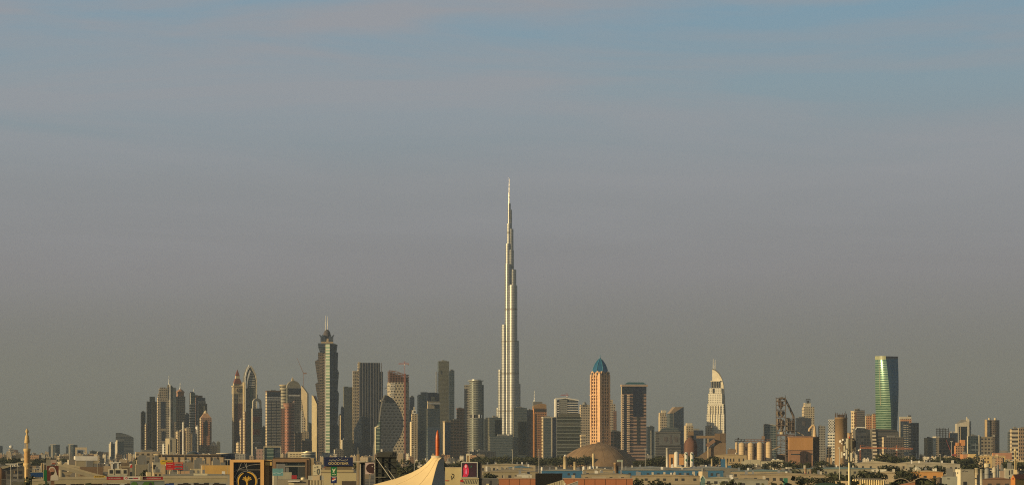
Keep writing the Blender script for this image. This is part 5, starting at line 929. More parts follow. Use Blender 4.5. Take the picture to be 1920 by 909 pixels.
t = T('orange_roof_edge', 'rust-orange sloping roof edge at the bottom right corner trees', 'roof', 1690, 900); t.part('slope', MB().ext([(t.X(1682), 0), (t.X(1716), 0), (t.X(1716), t.Z(901.5)), (t.X(1705), t.Z(904)), (t.X(1682), t.Z(909))], 0, 9), pl((.35,.16,.08))); t.part('ridge_cap', MB().beam((t.X(1704), -.1, t.Z(904)), (t.X(1716), -.1, t.Z(901.4)), .3), TAN)
# factory at lower right
t = T('white_factory', 'white factory block with a blank cream front and sunlit left end', 'factory', 1801, 1700, 22); X, Z = t.X, t.Z
mb = walls(MB(), 0, X(1826.5), 0, t.Y(1791), 0, Z(879), 0, 2, 1); t.part('block', mb, [pl((.50,.45,.33)), GREY, pl((.80,.72,.52))]); t.part('logo_stroke', MB().ext([(X(1803.5), Z(883.5)), (X(1805), Z(883.5)), (X(1808), Z(881)), (X(1806.5), Z(881))], -.15, .05), pl((.15,.14,.13))); t.part('lettering', MB().box(X(1808.5), X(1814), -.15, .05, Z(883.2), Z(882.3)), pl((.2,.18,.16)))  # left end is a paler copy of the front, sunlight painted in
t.part('loading_door', MB().box(X(1806), X(1812), -.2, .1, 0, Z(902)), DARK); [t.part('window', MB().box(-.2, .1, q, q+2, Z(887), Z(884.8)), DARK) for q in (4, 9)]
for x0, x1, y, d, c, me, lb in ((1827.5, 1836.5, 877, 1720, (.66,.56,.38), 0, 'cream silo touching the right end of the white factory'), (1837.5, 1843.5, 879, 1760, (.60,.56,.44), 0, 'short pale drum tank between the cream silo and the steel tanks'), (1846, 1856, 876.5, 1740, (.30,.30,.28), 1, 'left shiny steel tank of the factory group'), (1861.5, 1868.5, 874, 1760, (.52,.46,.34), 1, 'taller right steel tank of the factory group'), (1868.8, 1873.5, 870, 1800, (.20,.21,.21), 1, 'dark grey steel tank behind the taller right steel tank')):
    silo(lb, x0, x1, y, d, c, 3, 'dome' if me else 'flat', 'steel_tank' if me else 'silo')
t = T('elevated_drum', 'cream drum tank perched above the steel tanks', 'tank', 1851, 1850); t.part('drum', MB().cyl(0, 0, t.X(1857), t.Z(875), t.Z(868.3), 20), pl((.62,.54,.36))); t.part('legs', MB().cyl(0, 0, t.X(1854), 0, t.Z(875), 14), GREY)
tw('grey-cream blank building with two dark slot windows left of the second minaret', 1883.5, 1885, 1902, 878, 1500, pl((.42,.41,.33)), PALE, name='low_block', cat='building', b=10, pan=[('slot_window', 1891.5, 1893.5, 881, 890, DARK, .1), ('slot_window', 1896.5, 1898.5, 880, 888, DARK, .1), ('doorway', 1892, 1894, 893, 898, DARK, .1)], side=())
tw('pink-tan small block between the steel tanks and the grey-cream building', 1873.5, 1875, 1883, 882, 1650, pl((.40,.30,.22)), PALE, name='low_block', cat='building', b=8)
t = T('orange_gable_house', 'orange house with a brown pitched roof at the bottom right corner', 'house', 1904, 1100, 38); X, Z = t.X, t.Z; b = t.Y(1895.5); oh = pl((.55,.22,.05)); zt = Z(897)
t.part('side_wall', MB().box(0, X(1925), 0, b, 0, zt), pl((.38,.27,.09))); mb = MB(); i0 = 0; mb.ext([(0, zt), (b, zt), (b/2, Z(889.5))], -.15, .1); mb.v = [(y, x, z) for x, y, z in mb.v]; mb.box(-.15, .02, 0, b, 0, zt); t.part('gable_wall', mb, oh)
mb = MB(); mb.ext([(-.3, zt), (b/2, Z(889)+.15), (b+.3, zt), (b/2, Z(889.6))], 0.12, X(1925)); mb.v = [(y, x, z) for x, y, z in mb.v]; t.part('pitched_roof', mb, pl((.13,.06,.04))); t.part('gable_louvre', MB().box(-.3, -.16, b*.3, b*.6, Z(898), Z(895)), pl((.35,.06,.03)))
tw('dark grey low box with stencilled front left of the white factory', 1764, 1766.5, 1795, 892.5, 1450, pl((.34,.35,.30)), PALE, name='low_block', cat='building', b=9, pan=[('stencil_mark', 1776, 1781, 896, 897.5, DARK, .1)])
t = T('storage_tank', 'squat brown round tank left of the dark grey low box', 'tank', 1760, 1430); t.part('drum', MB().cyl(0, 0, t.X(1766), 0, t.Z(895), 18), pl((.20,.15,.11))); t.part('lid', MB().lathe(0, 0, [(t.X(1766), t.Z(895)), (.3, t.Z(893.5))], 18), TAN)
# cell mast
t = T('cell_mast', 'tall cream cell mast crowded with antennas and dishes', 'mast', 1592.5, 600); X, Z = t.X, t.Z; r = X(1594.9); gm = pl((.62,.55,.33), .5, .2)
t.part('pole', MB().lathe(0, 0, [(r*1.1, 0), (r, Z(867)), (r*.85, Z(866)), (r*.75, Z(822))], 14), gm); mb = MB()
for y in (821.5, 843, 864):
    for k in range(12): a0, a1 = 2*math.pi*k/12, 2*math.pi*(k+1)/12; q = X(1603)*.8; mb.beam((q*math.cos(a0), q*math.sin(a0), Z(y)), (q*math.cos(a1), q*math.sin(a1), Z(y)), .13)
    for k in range(4): a0 = math.pi*k/2+.4; mb.beam((0, 0, Z(y)), (q*math.cos(a0), q*math.sin(a0), Z(y)), .12)
t.part('ring_frames', mb, pl((.12,.11,.09)))
for (x, ya, yb, yy) in ((1584.5, 823, 834, -.5), (1588, 821.5, 840, -1.0), (1599.5, 822, 842, -.3), (1578, 846, 858, -.2), (1587, 842, 860, -1), (1600.8, 847, 858, -.4), (1603.5, 825, 838, .3), (1596.5, 824, 845, -1.1), (1596, 848, 864, -1.1), (1583, 835, 846, .3), (1591, 824, 842, -1.2)):
    t.part('panel_antenna', MB().box(X(x)-.2, X(x)+.2, yy-.12, yy+.12, Z(yb), Z(ya)), pl((.70,.65,.5), .5) if x not in (1599.5, 1603.5, 1596.5, 1591) else pl((.22,.2,.15), .5))
for (x, y, rr_) in ((1576.3, 827, .34), (1581.3, 824, .26), (1579.5, 831, .18), (1584, 851, .33), (1611, 843.5, .22)):
    o = t.part('dish_antenna', MB().lathe(0, 0, [(.05, 0), (rr_, .12), (rr_, .2), (rr_*.6, .24), (.02, .27)], 16), WHITE); o.location = (X(x), -.9, Z(y)); o.rotation_euler = (R(90), 0, R(-35)); t.part('dish_bracket', MB().beam((X(x), -.85, Z(y)), (X(1592)*1, 0, Z(y)), .06), DARK)
mb = MB(); [mb.beam((X(x), yy, Z(865)), (X(x), yy, Z(821)), .13) for x, yy in ((1581, -.5), (1586, -.8), (1598, -.8), (1602, -.2))]; t.part('mounting_rails', mb, pl((.10,.09,.08))); t.part('red_beacon', MB().box(-.1, .1, -.1, .1, Z(822), Z(817.5)), RED)
def lamp(label, x, yt, d, head=0, w=.22, group='tall thin lamp posts', col=(.42,.40,.34)):
    t = T('lamp_post', label, 'lamp post', x, d, 0, group); z = t.Z(yt); m = pl(col, .5); t.part('pole', MB().lathe(0, 0, [(w, 0), (w*.55, z)], 8), m)
    if head: t.part('lamp_head', MB().box(-head, head, -.35, .35, z-.05, z+.35), pl((.62,.60,.54), .5)); t.part('collar', MB().cyl(0, 0, w*1.2, z-.8, z, 8), m)
    else: t.part('lamp_head', MB().cyl(0, 0, w*2.2, z, z+.6, 10), pl((.5,.48,.4), .5))
    return t
lamp('white-headed lamp mast before the foot of the supertall tower', 961, 843, 3000, 0, .5); lamp('lamp mast before the grey-green slab tower', 1010.6, 843, 3000, 0, .5); lamp('lamp mast before the pink banded tower', 1210, 841, 3000, 1.6, .45)
lamp('slim white lamp mast just left of the cell mast', 1574, 840, 1400, 0, .28, col=(.7,.66,.55)); lamp('lamp mast among trees left of the terracotta block', 1763, 851.5, 2600, 0, .4); lamp('tall mast with a ring head before the unfinished block', 1784, 827, 4200, 2.5, .7)
lamp('thin mast between the lens building and the tent', 777, 838, 1500, 0, .25); lamp('lamp mast before the works building', 1406.5, 850, 3000, 1.5, .4)
# second minaret
t = T('slim_minaret', 'slim cream minaret with slit openings near the right edge', 'minaret', 1903.6, 1300); X, Z = t.X, t.Z; r = X(1905.6); c = pl((.72,.58,.32))
t.part('shaft', MB().box(-r, -r*.45, -r, r, 0, Z(843)).box(r*.45, r, -r, r, 0, Z(843)).box(-r*.44, r*.44, -r*.3, r, 0, Z(843)), c); t.part('dark_slit', MB().box(-r*.4, r*.4, -r*.5, -r*.32, Z(880), Z(846)), pl((.08,.06,.04))); t.part('bridge_band', MB().box(-r*1.1, r*1.1, -r*1.1, r, Z(860), Z(857)), c); t.part('cap', MB().lathe(0, 0, [(r*1.5, Z(844)), (r*1.5, Z(842.5)), (r*.5, Z(841)), (r*.45, Z(839)), (.02, Z(837))], 12), c); t.part('base_ring', MB().box(-r*1.5, r*1.5, -r*1.5, r, 0, Z(880)), c)
# terracotta walls and black box in the near middle
tc_ = pl((.42,.16,.07), .8, 0, .12, .2)
for x0, x1, lb in ((934.5, 1005.5, 'terracotta panelled wall left of the black box'), (1056, 1186.5, 'long terracotta panelled wall right of the black box')):
    t = T('terracotta_building', lb, 'building', x0, 1000, 0); a = t.X(x1); z = t.Z(897.3); t.part('wall', MB().box(0, a, 0, 14, 0, z), tc_); mb = MB(); u = 0
    while u < a: mb.box(u, u+.12, -.06, .05, 0, z); u += 4.1
    t.part('panel_joints', mb, pl((.12,.06,.04))); t.part('coping', MB().box(-.2, a+.2, -.2, 14.2, z, z+.35), pl((.45,.30,.2)))
    t.part('roof_clutter', MB().box(a*.12, a*.17, 3, 5, z+.3, z+1.5).box(a*.42, a*.62, 4, 8, z+.3, z+1.0).box(a*.8, a*.83, 3, 5, z+.3, z+1.3), pl((.4,.36,.28)))
t = T('black_hoarding', 'big plain black box standing between two terracotta walls', 'hoarding', 1004.5, 960); t.part('black_front', MB().box(0, t.X(1054), 0, 5, 0, t.Z(887)), pl((.006,.006,.006), .9)); t.part('top_edge', MB().box(-.1, t.X(1054)+.1, -.1, 5.1, t.Z(887), t.Z(886.7)), DARK); t.part('side_trim', MB().box(-.15, -.01, -.1, 5, 0, t.Z(887)), DARK)
t = T('slanted_roof', 'lit tan panelled roof slanting up before the black box', 'roof', 1023, 800); X, Z = t.X, t.Z; t.part('panelled_slope', MB().ext([(X(1023), 0), (X(1059), 0), (X(1059), Z(903)), (X(1055.5), Z(898.8)), (X(1046), Z(902)), (X(1023), Z(909))], 0, 6), pl((.50,.44,.28))); mb = MB()
for i in range(6): x = X(1030+4.6*i); mb.box(x, x+.1, -.05, .05, 0, Z(907-1.4*i))
t.part('panel_seams', mb, BROWN); t.part('white_ball', MB().lathe(X(1060), -.5, [(.05, Z(908)), (.35, Z(907)), (.35, Z(906)), (.05, Z(905.3))], 10), WHITE)
t = T('grey_wedge_roof', 'grey wedge roof rising right before the long terracotta wall', 'roof', 1062, 780); t.part('wedge', MB().ext([(t.X(1062), 0), (t.X(1084), 0), (t.X(1084), t.Z(901)), (t.X(1062), t.Z(909))], 0, 6), pl((.30,.29,.26))); t.part('edge_strip', MB().beam((t.X(1062), -.05, t.Z(909)), (t.X(1084), -.05, t.Z(901)), .2), PALE)
t = T('grey_box_building', 'dark grey boxy building with lit doorway left of the terracotta wall', 'building', 905, 1050); X, Z = t.X, t.Z; t.part('walls', MB().box(0, X(933.5), 0, 10, 0, Z(897)), pl((.12,.12,.12))); t.part('lit_doorway', MB().box(X(912), X(917), -.2, .1, 0, Z(906)), pl((.70,.60,.35))); t.part('dark_bay', MB().box(X(918), X(921), -.1, .15, 0, Z(900)), DARK); t.part('parapet', MB().box(-.1, X(933.5)+.1, -.1, 10.1, Z(897), Z(896)), GREY)  # doorway light is put into its cream colour

# ================= tent, screen, billboards in the near middle =================
t = T('sail_tent', 'huge cream tensile tent sweeping up to a ring cap', 'tent', 821, 500); X, Z = t.X, t.Z
prof = [(809, 857), (805, 862), (797, 870), (786, 877.5), (772, 885), (757, 891), (741, 897), (722, 902), (700, 908), (672, 916), (640, 925)]
mbl = MB(); rings = []
NS = 10; top_r = X(831.5)
cols = []
for k, (px, py) in enumerate(prof):
    f = k/(len(prof)-1); xl = X(px); row = []
    xr = X(828.3)-(X(828.3)-X(808))*min(1, f*1.5)**.6 if 1 else 0
    for j in range(NS+1):
        s = j/NS; x = xl+(xr-xl)*s; y = -top_r*math.sin(math.pi*.25+math.pi*.25*s)*(1+.0*f)-f*9*s+ (1-s)*f*6; z = Z(py)-(.0)*s - s*s*(f*2.2) - .5*f*math.sin(math.pi*s)
        row.append((x, y, z))
    cols.append(row)
mb = MB(); i0 = 0
for row in cols: mb.v += row
n = NS+1
for a in range(len(cols)-1):
    for j in range(NS): q = a*n+j; mb.face([q, q+n, q+n+1, q+1], [(0, 0)]*4, 0, True)
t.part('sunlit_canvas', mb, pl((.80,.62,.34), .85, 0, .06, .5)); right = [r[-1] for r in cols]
mb = MB(); R2 = []
for k, p in enumerate(right):
    f = k/(len(right)-1); xr = X(832.3)+.02*k; R2.append([p, ((p[0]+xr)/2, p[1]+.9, p[2]+.1), (xr, p[1]+2.6+f*3, p[2])])
for row in R2: mb.v += row
for a in range(len(R2)-1):
    for j in range(2): q = a*3+j; mb.face([q, q+3, q+4, q+1], [(0, 0)]*4, 0, True)
t.part('shaded_canvas', mb, pl((.48,.43,.34), .85, 0, .06, .5)); mb = MB()  # greyer copy of the canvas colour, shade painted in
for i in range(len(right)-1): mb.beam(right[i], right[i+1], .07)
t.part('seam_cable', mb, pl((.4,.34,.22)))
mb = MB()
for j in (3, 7):
    for i in range(len(cols)-1): p, q = cols[i][j], cols[i+1][j]; mb.beam((p[0], p[1]-.03, p[2]+.03), (q[0], q[1]-.03, q[2]+.03), .035)
t.part('canvas_seams', mb, pl((.70,.54,.29)))
mb = MB(); bp = [(cols[-1][0][0], cols[-1][0][1]), (cols[-1][-1][0], cols[-1][-1][1]), (R2[-1][-1][0], R2[-1][-1][1]), (R2[0][-1][0], 12), (cols[-1][0][0], 12)]
mb.loft([[(x, y, 0) for x, y in bp], [(x, y, cols[-1][0][2]-3) for x, y in bp]]); t.part('base_walls', mb, pl((.5,.42,.28)))
mb = MB(); B3 = [[(r[0][0], r[0][1], r[0][2]), (r[0][0]+.3, 6+k*.5, r[0][2])] for k, r in enumerate(cols)]
for row in B3: mb.v += row
for a in range(len(B3)-1): q = a*2; mb.face([q, q+2, q+3, q+1], [(0, 0)]*4, 0, True)
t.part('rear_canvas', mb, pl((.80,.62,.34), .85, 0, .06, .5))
t.part('ring_cap', MB().cyl(X(820.3), 0, X(832)-X(820.3), Z(857.8), Z(854.2), 28).cyl(X(820.3), 0, X(832.6)-X(820.3), Z(854.2), Z(853.6), 28), pl((.66,.56,.40), .7)); t.part('cap_arm', MB().beam((X(826), 0, Z(853.2)), (X(838), 0, Z(853.2)), .08), DARK)
sp = pl((.55,.11,.015), .35, 0, .15, .6, True); t.part('orange_spike', MB().lathe(X(820.5), 0, [(X(824.2)-X(820.5), Z(853.6)), (X(824.3)-X(820.5), Z(825)), (X(824)-X(820.5), Z(817)), (X(822.7)-X(820.5), Z(810)), (X(821.3)-X(820.5), Z(806.5)), (.03, Z(805.8))], 18), sp)
t.part('spike_rings', MB().cyl(X(820.5), 0, X(824.6)-X(820.5), Z(824.2), Z(823.7), 18).cyl(X(820.5), 0, X(824.6)-X(820.5), Z(838.5), Z(838), 18), pl((.35,.06,.01), .4))
t = T('hoarding_tower', 'tall dark back of a billboard tower with railing and diagonal struts', 'billboard', 723, 560); X, Z = t.X, t.Z; dk = pl((.045,.05,.042), .7)
t.part('back_panel', MB().box(X(703.5), X(743), 0, 1.2, 0, Z(856)), dk); mb = MB()
for x in (703.5, 715, 727, 742): mb.box(X(x), X(x)+.18, -.25, -.02, 0, Z(856))
for y in (866, 876, 886, 898): mb.box(X(703.5), X(743), -.22, -.01, Z(y)-.06, Z(y)+.06)
t.part('frame_ribs', mb, pl((.02,.022,.02), .7)); mb = MB(); mb.box(X(705), X(745), -.6, 1.2, Z(856.4), Z(855.6))
for i in range(12): x = X(706+3.4*i); mb.beam((x, -.6, Z(856)), (x, -.6, Z(846)), .08)
mb.beam((X(706), -.6, Z(846)), (X(744), -.6, Z(846)), .1).beam((X(706), -.6, Z(850)), (X(744), -.6, Z(850)), .08); t.part('railing', mb, pl((.07,.07,.06), .6)); t.part('railing_mesh', MB().box(X(707), X(744), 1.0, 1.15, Z(856), Z(847)), pl((.06,.065,.06), .7))
t.part('diagonal_strut', MB().beam((X(705), -1.0, Z(857)), (X(735), -3, Z(899)), .14), pl((.3,.28,.22), .5)); t.part('diagonal_strut', MB().beam((X(723), -1.0, Z(873)), (X(741), -3, Z(897)), .12), pl((.3,.28,.22), .5)); t.part('left_post', MB().box(X(702.6), X(703.6), -.3, .4, 0, Z(854)), pl((.40,.38,.3), .6)); t.part('floodlight', MB().box(X(713.8), X(717), -.9, -.3, Z(846), Z(841.5)), WHITE); t.part('ledge', MB().box(X(704), X(723), -1.0, -.3, Z(894), Z(893.2)), pl((.35,.33,.26)))
t = T('screen_billboard', 'lit video billboard showing a blurred figure in red', 'billboard', 880, 900); X, Z = t.X, t.Z
t.part('frame', MB().box(X(864.7), X(895.6), 0, .8, Z(894.2), Z(865.2)), pl((.60,.60,.54), .5)); s_ = t.part('screen', MB().box(X(866), X(893.6), -.08, .02, Z(893.2), Z(867)), pl((.035,.015,.02), .5, 0, .5, .5, emit=.35))
fig = [(X(867.5), Z(893)), (X(869), Z(884)), (X(868.2), Z(878)), (X(870), Z(873)), (X(872.5), Z(869)), (X(875.5), Z(869.5)), (X(878), Z(874)), (X(879.5), Z(881)), (X(879), Z(888)), (X(876), Z(893))]
t.part('red_figure', MB().ext(fig, -.14, -.09), pl((.50,.02,.05), .6, 0, .6, 1.5, emit=.45), s_); t.part('figure_face', MB().ext([(X(872), Z(876)), (X(871.3), Z(872.5)), (X(873), Z(870.3)), (X(875), Z(871)), (X(875), Z(875)), (X(873.5), Z(877))], -.18, -.141), pl((.70,.35,.30), .6, emit=.35), s_); t.part('figure_torso', MB().ext([(X(872.5), Z(886)), (X(873.5), Z(878)), (X(874.8), Z(879)), (X(875.5), Z(886)), (X(874), Z(889))], -.18, -.141), pl((.65,.22,.35), .6, emit=.3), s_)
t.part('green_glow', MB().ext([(X(882), Z(876)), (X(884.5), Z(875)), (X(885.5), Z(872.5)), (X(883), Z(872))], -.14, -.09), pl((.02,.10,.05), .6, emit=.3), s_)
t.part('ledge', MB().box(X(866), X(898), -.4, 1.2, Z(897), Z(895)), pl((.5,.42,.25))); t.part('lower_panel', MB().box(X(868), X(897.5), 0, 1, 0, Z(897.1)), pl((.50,.46,.30))); mb = MB()
for i in range(8): x = X(870+3.2*i); mb.beam((x, -.1, Z(906)), (x+.35, -.1, Z(899)), .09)
t.part('hatching', mb, pl((.30,.24,.15))); t.part('top_portal', MB().ext([(X(874), Z(865)), (X(874), Z(850)), (X(880.7), Z(850)), (X(880.7), Z(865)), (X(879.2), Z(865)), (X(879.2), Z(853)), (X(875.6), Z(853)), (X(875.6), Z(865))], 0, .6), pl((.75,.68,.5))); t.part('portal_core', MB().box(X(876.3), X(878.6), .1, .5, Z(865), Z(853.5)), pl((.35,.22,.08))); t.part('side_duct', MB().box(X(896.2), X(904), .6, 3, 0, Z(868)), pl((.10,.09,.08)))
t = T('yellow_wall', 'pale yellow blank wall with a small script mark left of the video billboard', 'building', 834.7, 950); X, Z = t.X, t.Z; t.part('wall', MB().box(0, X(865.5), 0, 8, 0, Z(876)), pl((.66,.54,.28))); t.part('parapet', MB().box(-.1, X(865.6), -.15, 8, Z(876), Z(875)), CREAM); m_ = pl((.10,.08,.05))
sc_ = MB(); pts = [(847, 887), (848.5, 889.5), (850, 888), (851, 891), (849.5, 894), (847, 896.5), (846.5, 899)]
sc_.strip([(X(x), Z(y)) for x, y in pts], .16, -.12, -.02).strip([(X(x), Z(y)) for x, y in ((846, 891), (845.5, 894), (847, 897.5))], .14, -.12, -.02).strip([(X(849), Z(893)), (X(851), Z(895.5))], .14, -.12, -.02)
t.part('script_mark', sc_, m_); t.part('roof_step', MB().box(X(843), X(844), 0, 8, Z(875), Z(874)), CREAM); t.part('red_sign', MB().box(X(834.9), X(841), -.2, -.02, Z(901), Z(899.5)), RED)
t = T('delivery_box', 'red-fronted kiosk below the video billboard', 'kiosk', 862.5, 880); t.part('box', MB().box(0, t.X(870), 0, 3, 0, t.Z(901.5)), pl((.45,.40,.3))); t.part('red_awning', MB().box(t.X(863), t.X(869), -.6, -.02, t.Z(902.5), t.Z(898.5)), RED)
t = T('round_sign', 'pale billboard with a big dark round motif left of the dark billboard tower', 'billboard', 693, 700); X, Z = t.X, t.Z; t.part('panel', MB().box(X(685), X(702), 0, .5, Z(888), Z(866.3)), pl((.62,.48,.45))); t.part('dark_motif', MB().ext([(X(686.2), Z(878)), (X(687), Z(874)), (X(689.5), Z(870.5)), (X(693), Z(868.8)), (X(697), Z(868.2)), (X(701), Z(868.2)), (X(701), Z(886.6)), (X(697), Z(886.8)), (X(692), Z(885.5)), (X(688), Z(882.5))], -.1, -.01), pl((.05,.02,.02))); t.part('highlight', MB().ext([(X(697.2), Z(874.5)), (X(698.6), Z(874.5)), (X(698.6), Z(872.5)), (X(697.2), Z(872.5))], -.15, -.105), WHITE); t.part('support_post', MB().box(X(692), X(693.5), .5, 1, 0, Z(888)), GREY)
t = T('flat_canopy', 'pale flat canopy on columns right of the navy sign', 'canopy', 673, 760); X, Z = t.X, t.Z; t.part('slab', MB().box(X(662), X(684.5), -2, 3, Z(865.8), Z(863.8)), PALE); t.part('column', MB().box(X(674.5), X(676.5), -.4, .2, 0, Z(865.8)), PALE); t.part('dark_column', MB().box(X(677), X(684), 0, 2, 0, Z(865.8)), pl((.05,.05,.05)))
tw('slim tan rooftop shaft standing behind the flat canopy', 668, 669.5, 674, 851, 1700, TAN, CREAM, name='low_block', cat='building', b=4)

# navy lettered sign
t = T('navy_billboard', 'wide navy rooftop sign with gold capitals and a script line above', 'billboard', 634, 900); X, Z = t.X, t.Z; t.part('panel', MB().box(X(607.8), X(661.8), 0, .5, Z(873), Z(856.3)), pl((.012,.02,.075), .5)); go = pl((.62,.50,.25), .6)
def text(s, size, x, z, y, m, parent, name='lettering', sx=1.0):
    c = bpy.data.curves.new(name, 'FONT'); c.body = s; c.size = size; c.extrude = .03; c.align_x = 'CENTER'; c.align_y = 'CENTER'; c.offset = size*.02
    o = bpy.data.objects.new(name, c); C.objects.link(o); o.parent = parent; o.location = (x, y, z); o.rotation_euler = (R(90), 0, 0); me = bpy.data.meshes.new_from_object(o); me.materials.clear(); me.materials.append(m); bpy.data.objects.remove(o); o = bpy.data.objects.new(name, me); C.objects.link(o); o.parent = parent; o.location = (x, y, z); o.rotation_euler = (R(90), 0, 0); o.scale = (sx, 1, 1); return o
text('GOODYEAR', 1.15, X(634.5), Z(868.2), -.06, go, t.o, sx=1.12)
mb = MB(); a_ = [(617, 862.5), (618.5, 861), (620, 862), (623, 862), (624.5, 860.6), (626, 862.2), (629.5, 862), (631, 860.5), (632.5, 862), (636, 862), (637.5, 860), (639.5, 862), (643, 861.8), (645, 862), (648, 861.2), (651, 862), (652, 859.5)]
mb.strip([(X(x), Z(y)) for x, y in a_], .17, -.08, -.01)
for x, y in ((621.5, 864), (628, 864), (634.5, 858.8), (640.5, 859), (646.5, 864)): mb.box(X(x), X(x)+.2, -.08, -.01, Z(y)-.1, Z(y)+.1)
t.part('script_line', mb, pl((.45,.42,.33))); t.part('support_frame', MB().box(X(610), X(660), .5, 1.0, Z(880), Z(873)), pl((.2,.16,.1)))
t = T('cream_retail_block', 'cream low building under the navy lettered sign', 'building', 603, 915); X, Z = t.X, t.Z; t.part('walls', MB().box(0, X(663), 1.5, 20, 0, Z(880)), pl((.52,.43,.25))); t.part('lower_storey', MB().box(0, X(668), .6, 1.4, 0, Z(886)), pl((.58,.50,.30))); t.part('red_fascia', MB().box(X(608), X(620), 1.2, 1.6, Z(876.5), Z(874)), pl((.30,.04,.03))); t.part('dark_rail', MB().box(X(603), X(664), 1.0, 1.5, Z(886.3), Z(884.8)), pl((.07,.06,.05))); t.part('dark_annex', MB().box(X(641), X(668), -.8, .5, 0, Z(901)), pl((.10,.08,.06)))
t = T('green_pylon_sign', 'green vertical pylon sign with a pale bird-like mark', 'sign', 625.8, 800); X, Z = t.X, t.Z; t.part('panel', MB().box(X(620.3), X(631.6), 0, .6, Z(891.5), Z(874.3)), pl((.01,.17,.05), .5)); t.part('pale_mark', MB().ext([(X(623.3), Z(877)), (X(625), Z(879.5)), (X(627), Z(879)), (X(629.2), Z(876.5)), (X(628.5), Z(881)), (X(626.5), Z(883.5)), (X(627.5), Z(887)), (X(625), Z(884.5)), (X(623.5), Z(886)), (X(624.5), Z(882)), (X(623), Z(880))], -.1, -.01), pl((.65,.72,.45))); t.part('arabic_mark', MB().strip([(X(622.5), Z(889)), (X(625), Z(888.4)), (X(627), Z(889.2)), (X(630), Z(888.6))], .18, -.1, -.01), pl((.65,.72,.45))); t.part('post', MB().box(X(625), X(627), .1, .5, 0, Z(892)), DARK)
t = T('blue_emblem_sign', 'navy sign with a red and white round emblem below the green pylon sign', 'sign', 626, 795); X, Z = t.X, t.Z; t.part('panel', MB().box(X(620.3), X(631.6), -.05, .6, Z(905), Z(892.3)), pl((.015,.025,.11), .5)); c_ = (X(626.2), Z(898.8)); rr = X(629.7)-X(626.2)
disc = lambda a0, a1, f=1.0: [(c_[0]+rr*f*math.cos(a0+(a1-a0)*i/12), c_[1]+rr*f*math.sin(a0+(a1-a0)*i/12)) for i in range(13)]
t.part('red_half', MB().ext(disc(.35, math.pi+.5), -.16, -.06), pl((.62,.06,.03))); t.part('white_band', MB().strip([(c_[0]-rr*.95, c_[1]-.25), (c_[0], c_[1]-.02), (c_[0]+rr*.95, c_[1]+.3)], .3, -.22, -.161), WHITE); t.part('blue_half', MB().ext(disc(math.pi+.5, 2*math.pi+.35), -.155, -.06), pl((.03,.06,.30))); t.part('top_lettering', MB().box(X(622.5), X(629.5), -.12, -.051, Z(894.5), Z(893.3)), pl((.5,.5,.5)))
t = T('slatted_sign_tower', 'cream sign tower with drawings above a vertically slatted base', 'sign', 594, 850); X, Z = t.X, t.Z; t.part('sign_panel', MB().box(X(586.3), X(602), 0, 1, Z(890.3), Z(870.5)), pl((.66,.60,.42))); t.part('drawings', MB().strip([(X(594.5), Z(881)), (X(596), Z(878.5)), (X(598), Z(879)), (X(598.5), Z(884)), (X(596.5), Z(888.5)), (X(594.5), Z(886)), (X(594.5), Z(881))], .3, -.1, -.01).box(X(589), X(591), -.08, -.01, Z(876.5), Z(875)).box(X(593.5), X(596), -.08, -.01, Z(876), Z(873)).box(X(588.5), X(590.5), -.08, -.01, Z(883.5), Z(882.5)), pl((.20,.20,.16)))
[t.part('side_panel', MB().box(X(p), X(q), .2, 1, Z(899), Z(891)), pl((.48,.46,.38))) for p, q in ((577.5, 586), (599.5, 607))]; t.part('centre_panel', MB().box(X(586.1), X(599.4), -.1, 1, Z(899.5), Z(891)), CREAM); t.part('base', MB().box(X(581), X(606), .1, 2, 0, Z(899.6)), pl((.30,.24,.15))); mb = MB()
for i in range(9): x = X(581.5+2.75*i); mb.box(x, x+.26, -.2, .1, 0, Z(899.6))
t.part('slats', mb, pl((.72,.62,.40))); t.part('finial', MB().box(X(589), X(590.5), .2, .6, Z(870.5), Z(868.5)), CREAM)
t = T('brown_glass_mall', 'brown-framed building with a wide dark glass front behind the gold logo sign', 'building', 511, 1350); X, Z = t.X, t.Z; bf = pl((.30,.19,.11))
t.part('frame', MB().ext([(X(511), 0), (X(517), 0), (X(517), Z(865.5)), (X(573), Z(865.5)), (X(573), 0), (X(580), 0), (X(580), Z(859.5)), (X(511), Z(859.5))], 0, 30), bf); t.part('glass_front', MB().box(X(517.1), X(572.9), 1.5, 25, 0, Z(866)), fac((.08,.10,.10), (.02,.03,.035), 6, 6, .85, .93, gm=.3)); t.part('inner_column', MB().box(X(573.5), X(576), -.4, .1, 0, Z(861)), pl((.2,.13,.08))); t.part('roof_railing', MB().box(X(512), X(580), .2, 1, Z(859.5), Z(857)), pl((.10,.075,.05))); t.part('lit_corner', MB().box(X(580.1), X(589), .5, 14, 0, Z(858)), pl((.42,.32,.18))); t.part('glass_rail', MB().box(X(519), X(572), 1.2, 1.49, Z(874.3), Z(873.5)), PALE)
t = T('teal_billboard', 'teal sky-pictured billboard at the right foot of the gold logo sign', 'billboard', 520, 1000); t.part('panel', MB().box(t.X(511), t.X(531), 0, .5, t.Z(891), t.Z(877.5)), pl((.16,.38,.42), .7, 0, .35, .35)); t.part('wave', MB().strip([(t.X(511.5), t.Z(888)), (t.X(518), t.Z(885.5)), (t.X(525), t.Z(887)), (t.X(530.5), t.Z(884))], .25, -.1, -.01), pl((.45,.62,.62))); t.part('post', MB().box(t.X(519), t.X(521), .1, .4, 0, t.Z(891)), GREY)
tw('pale blank low building behind the teal billboard', 512, 513, 547, 884.5, 1050, pl((.46,.44,.33)), PALE, name='low_block', cat='building', b=12)
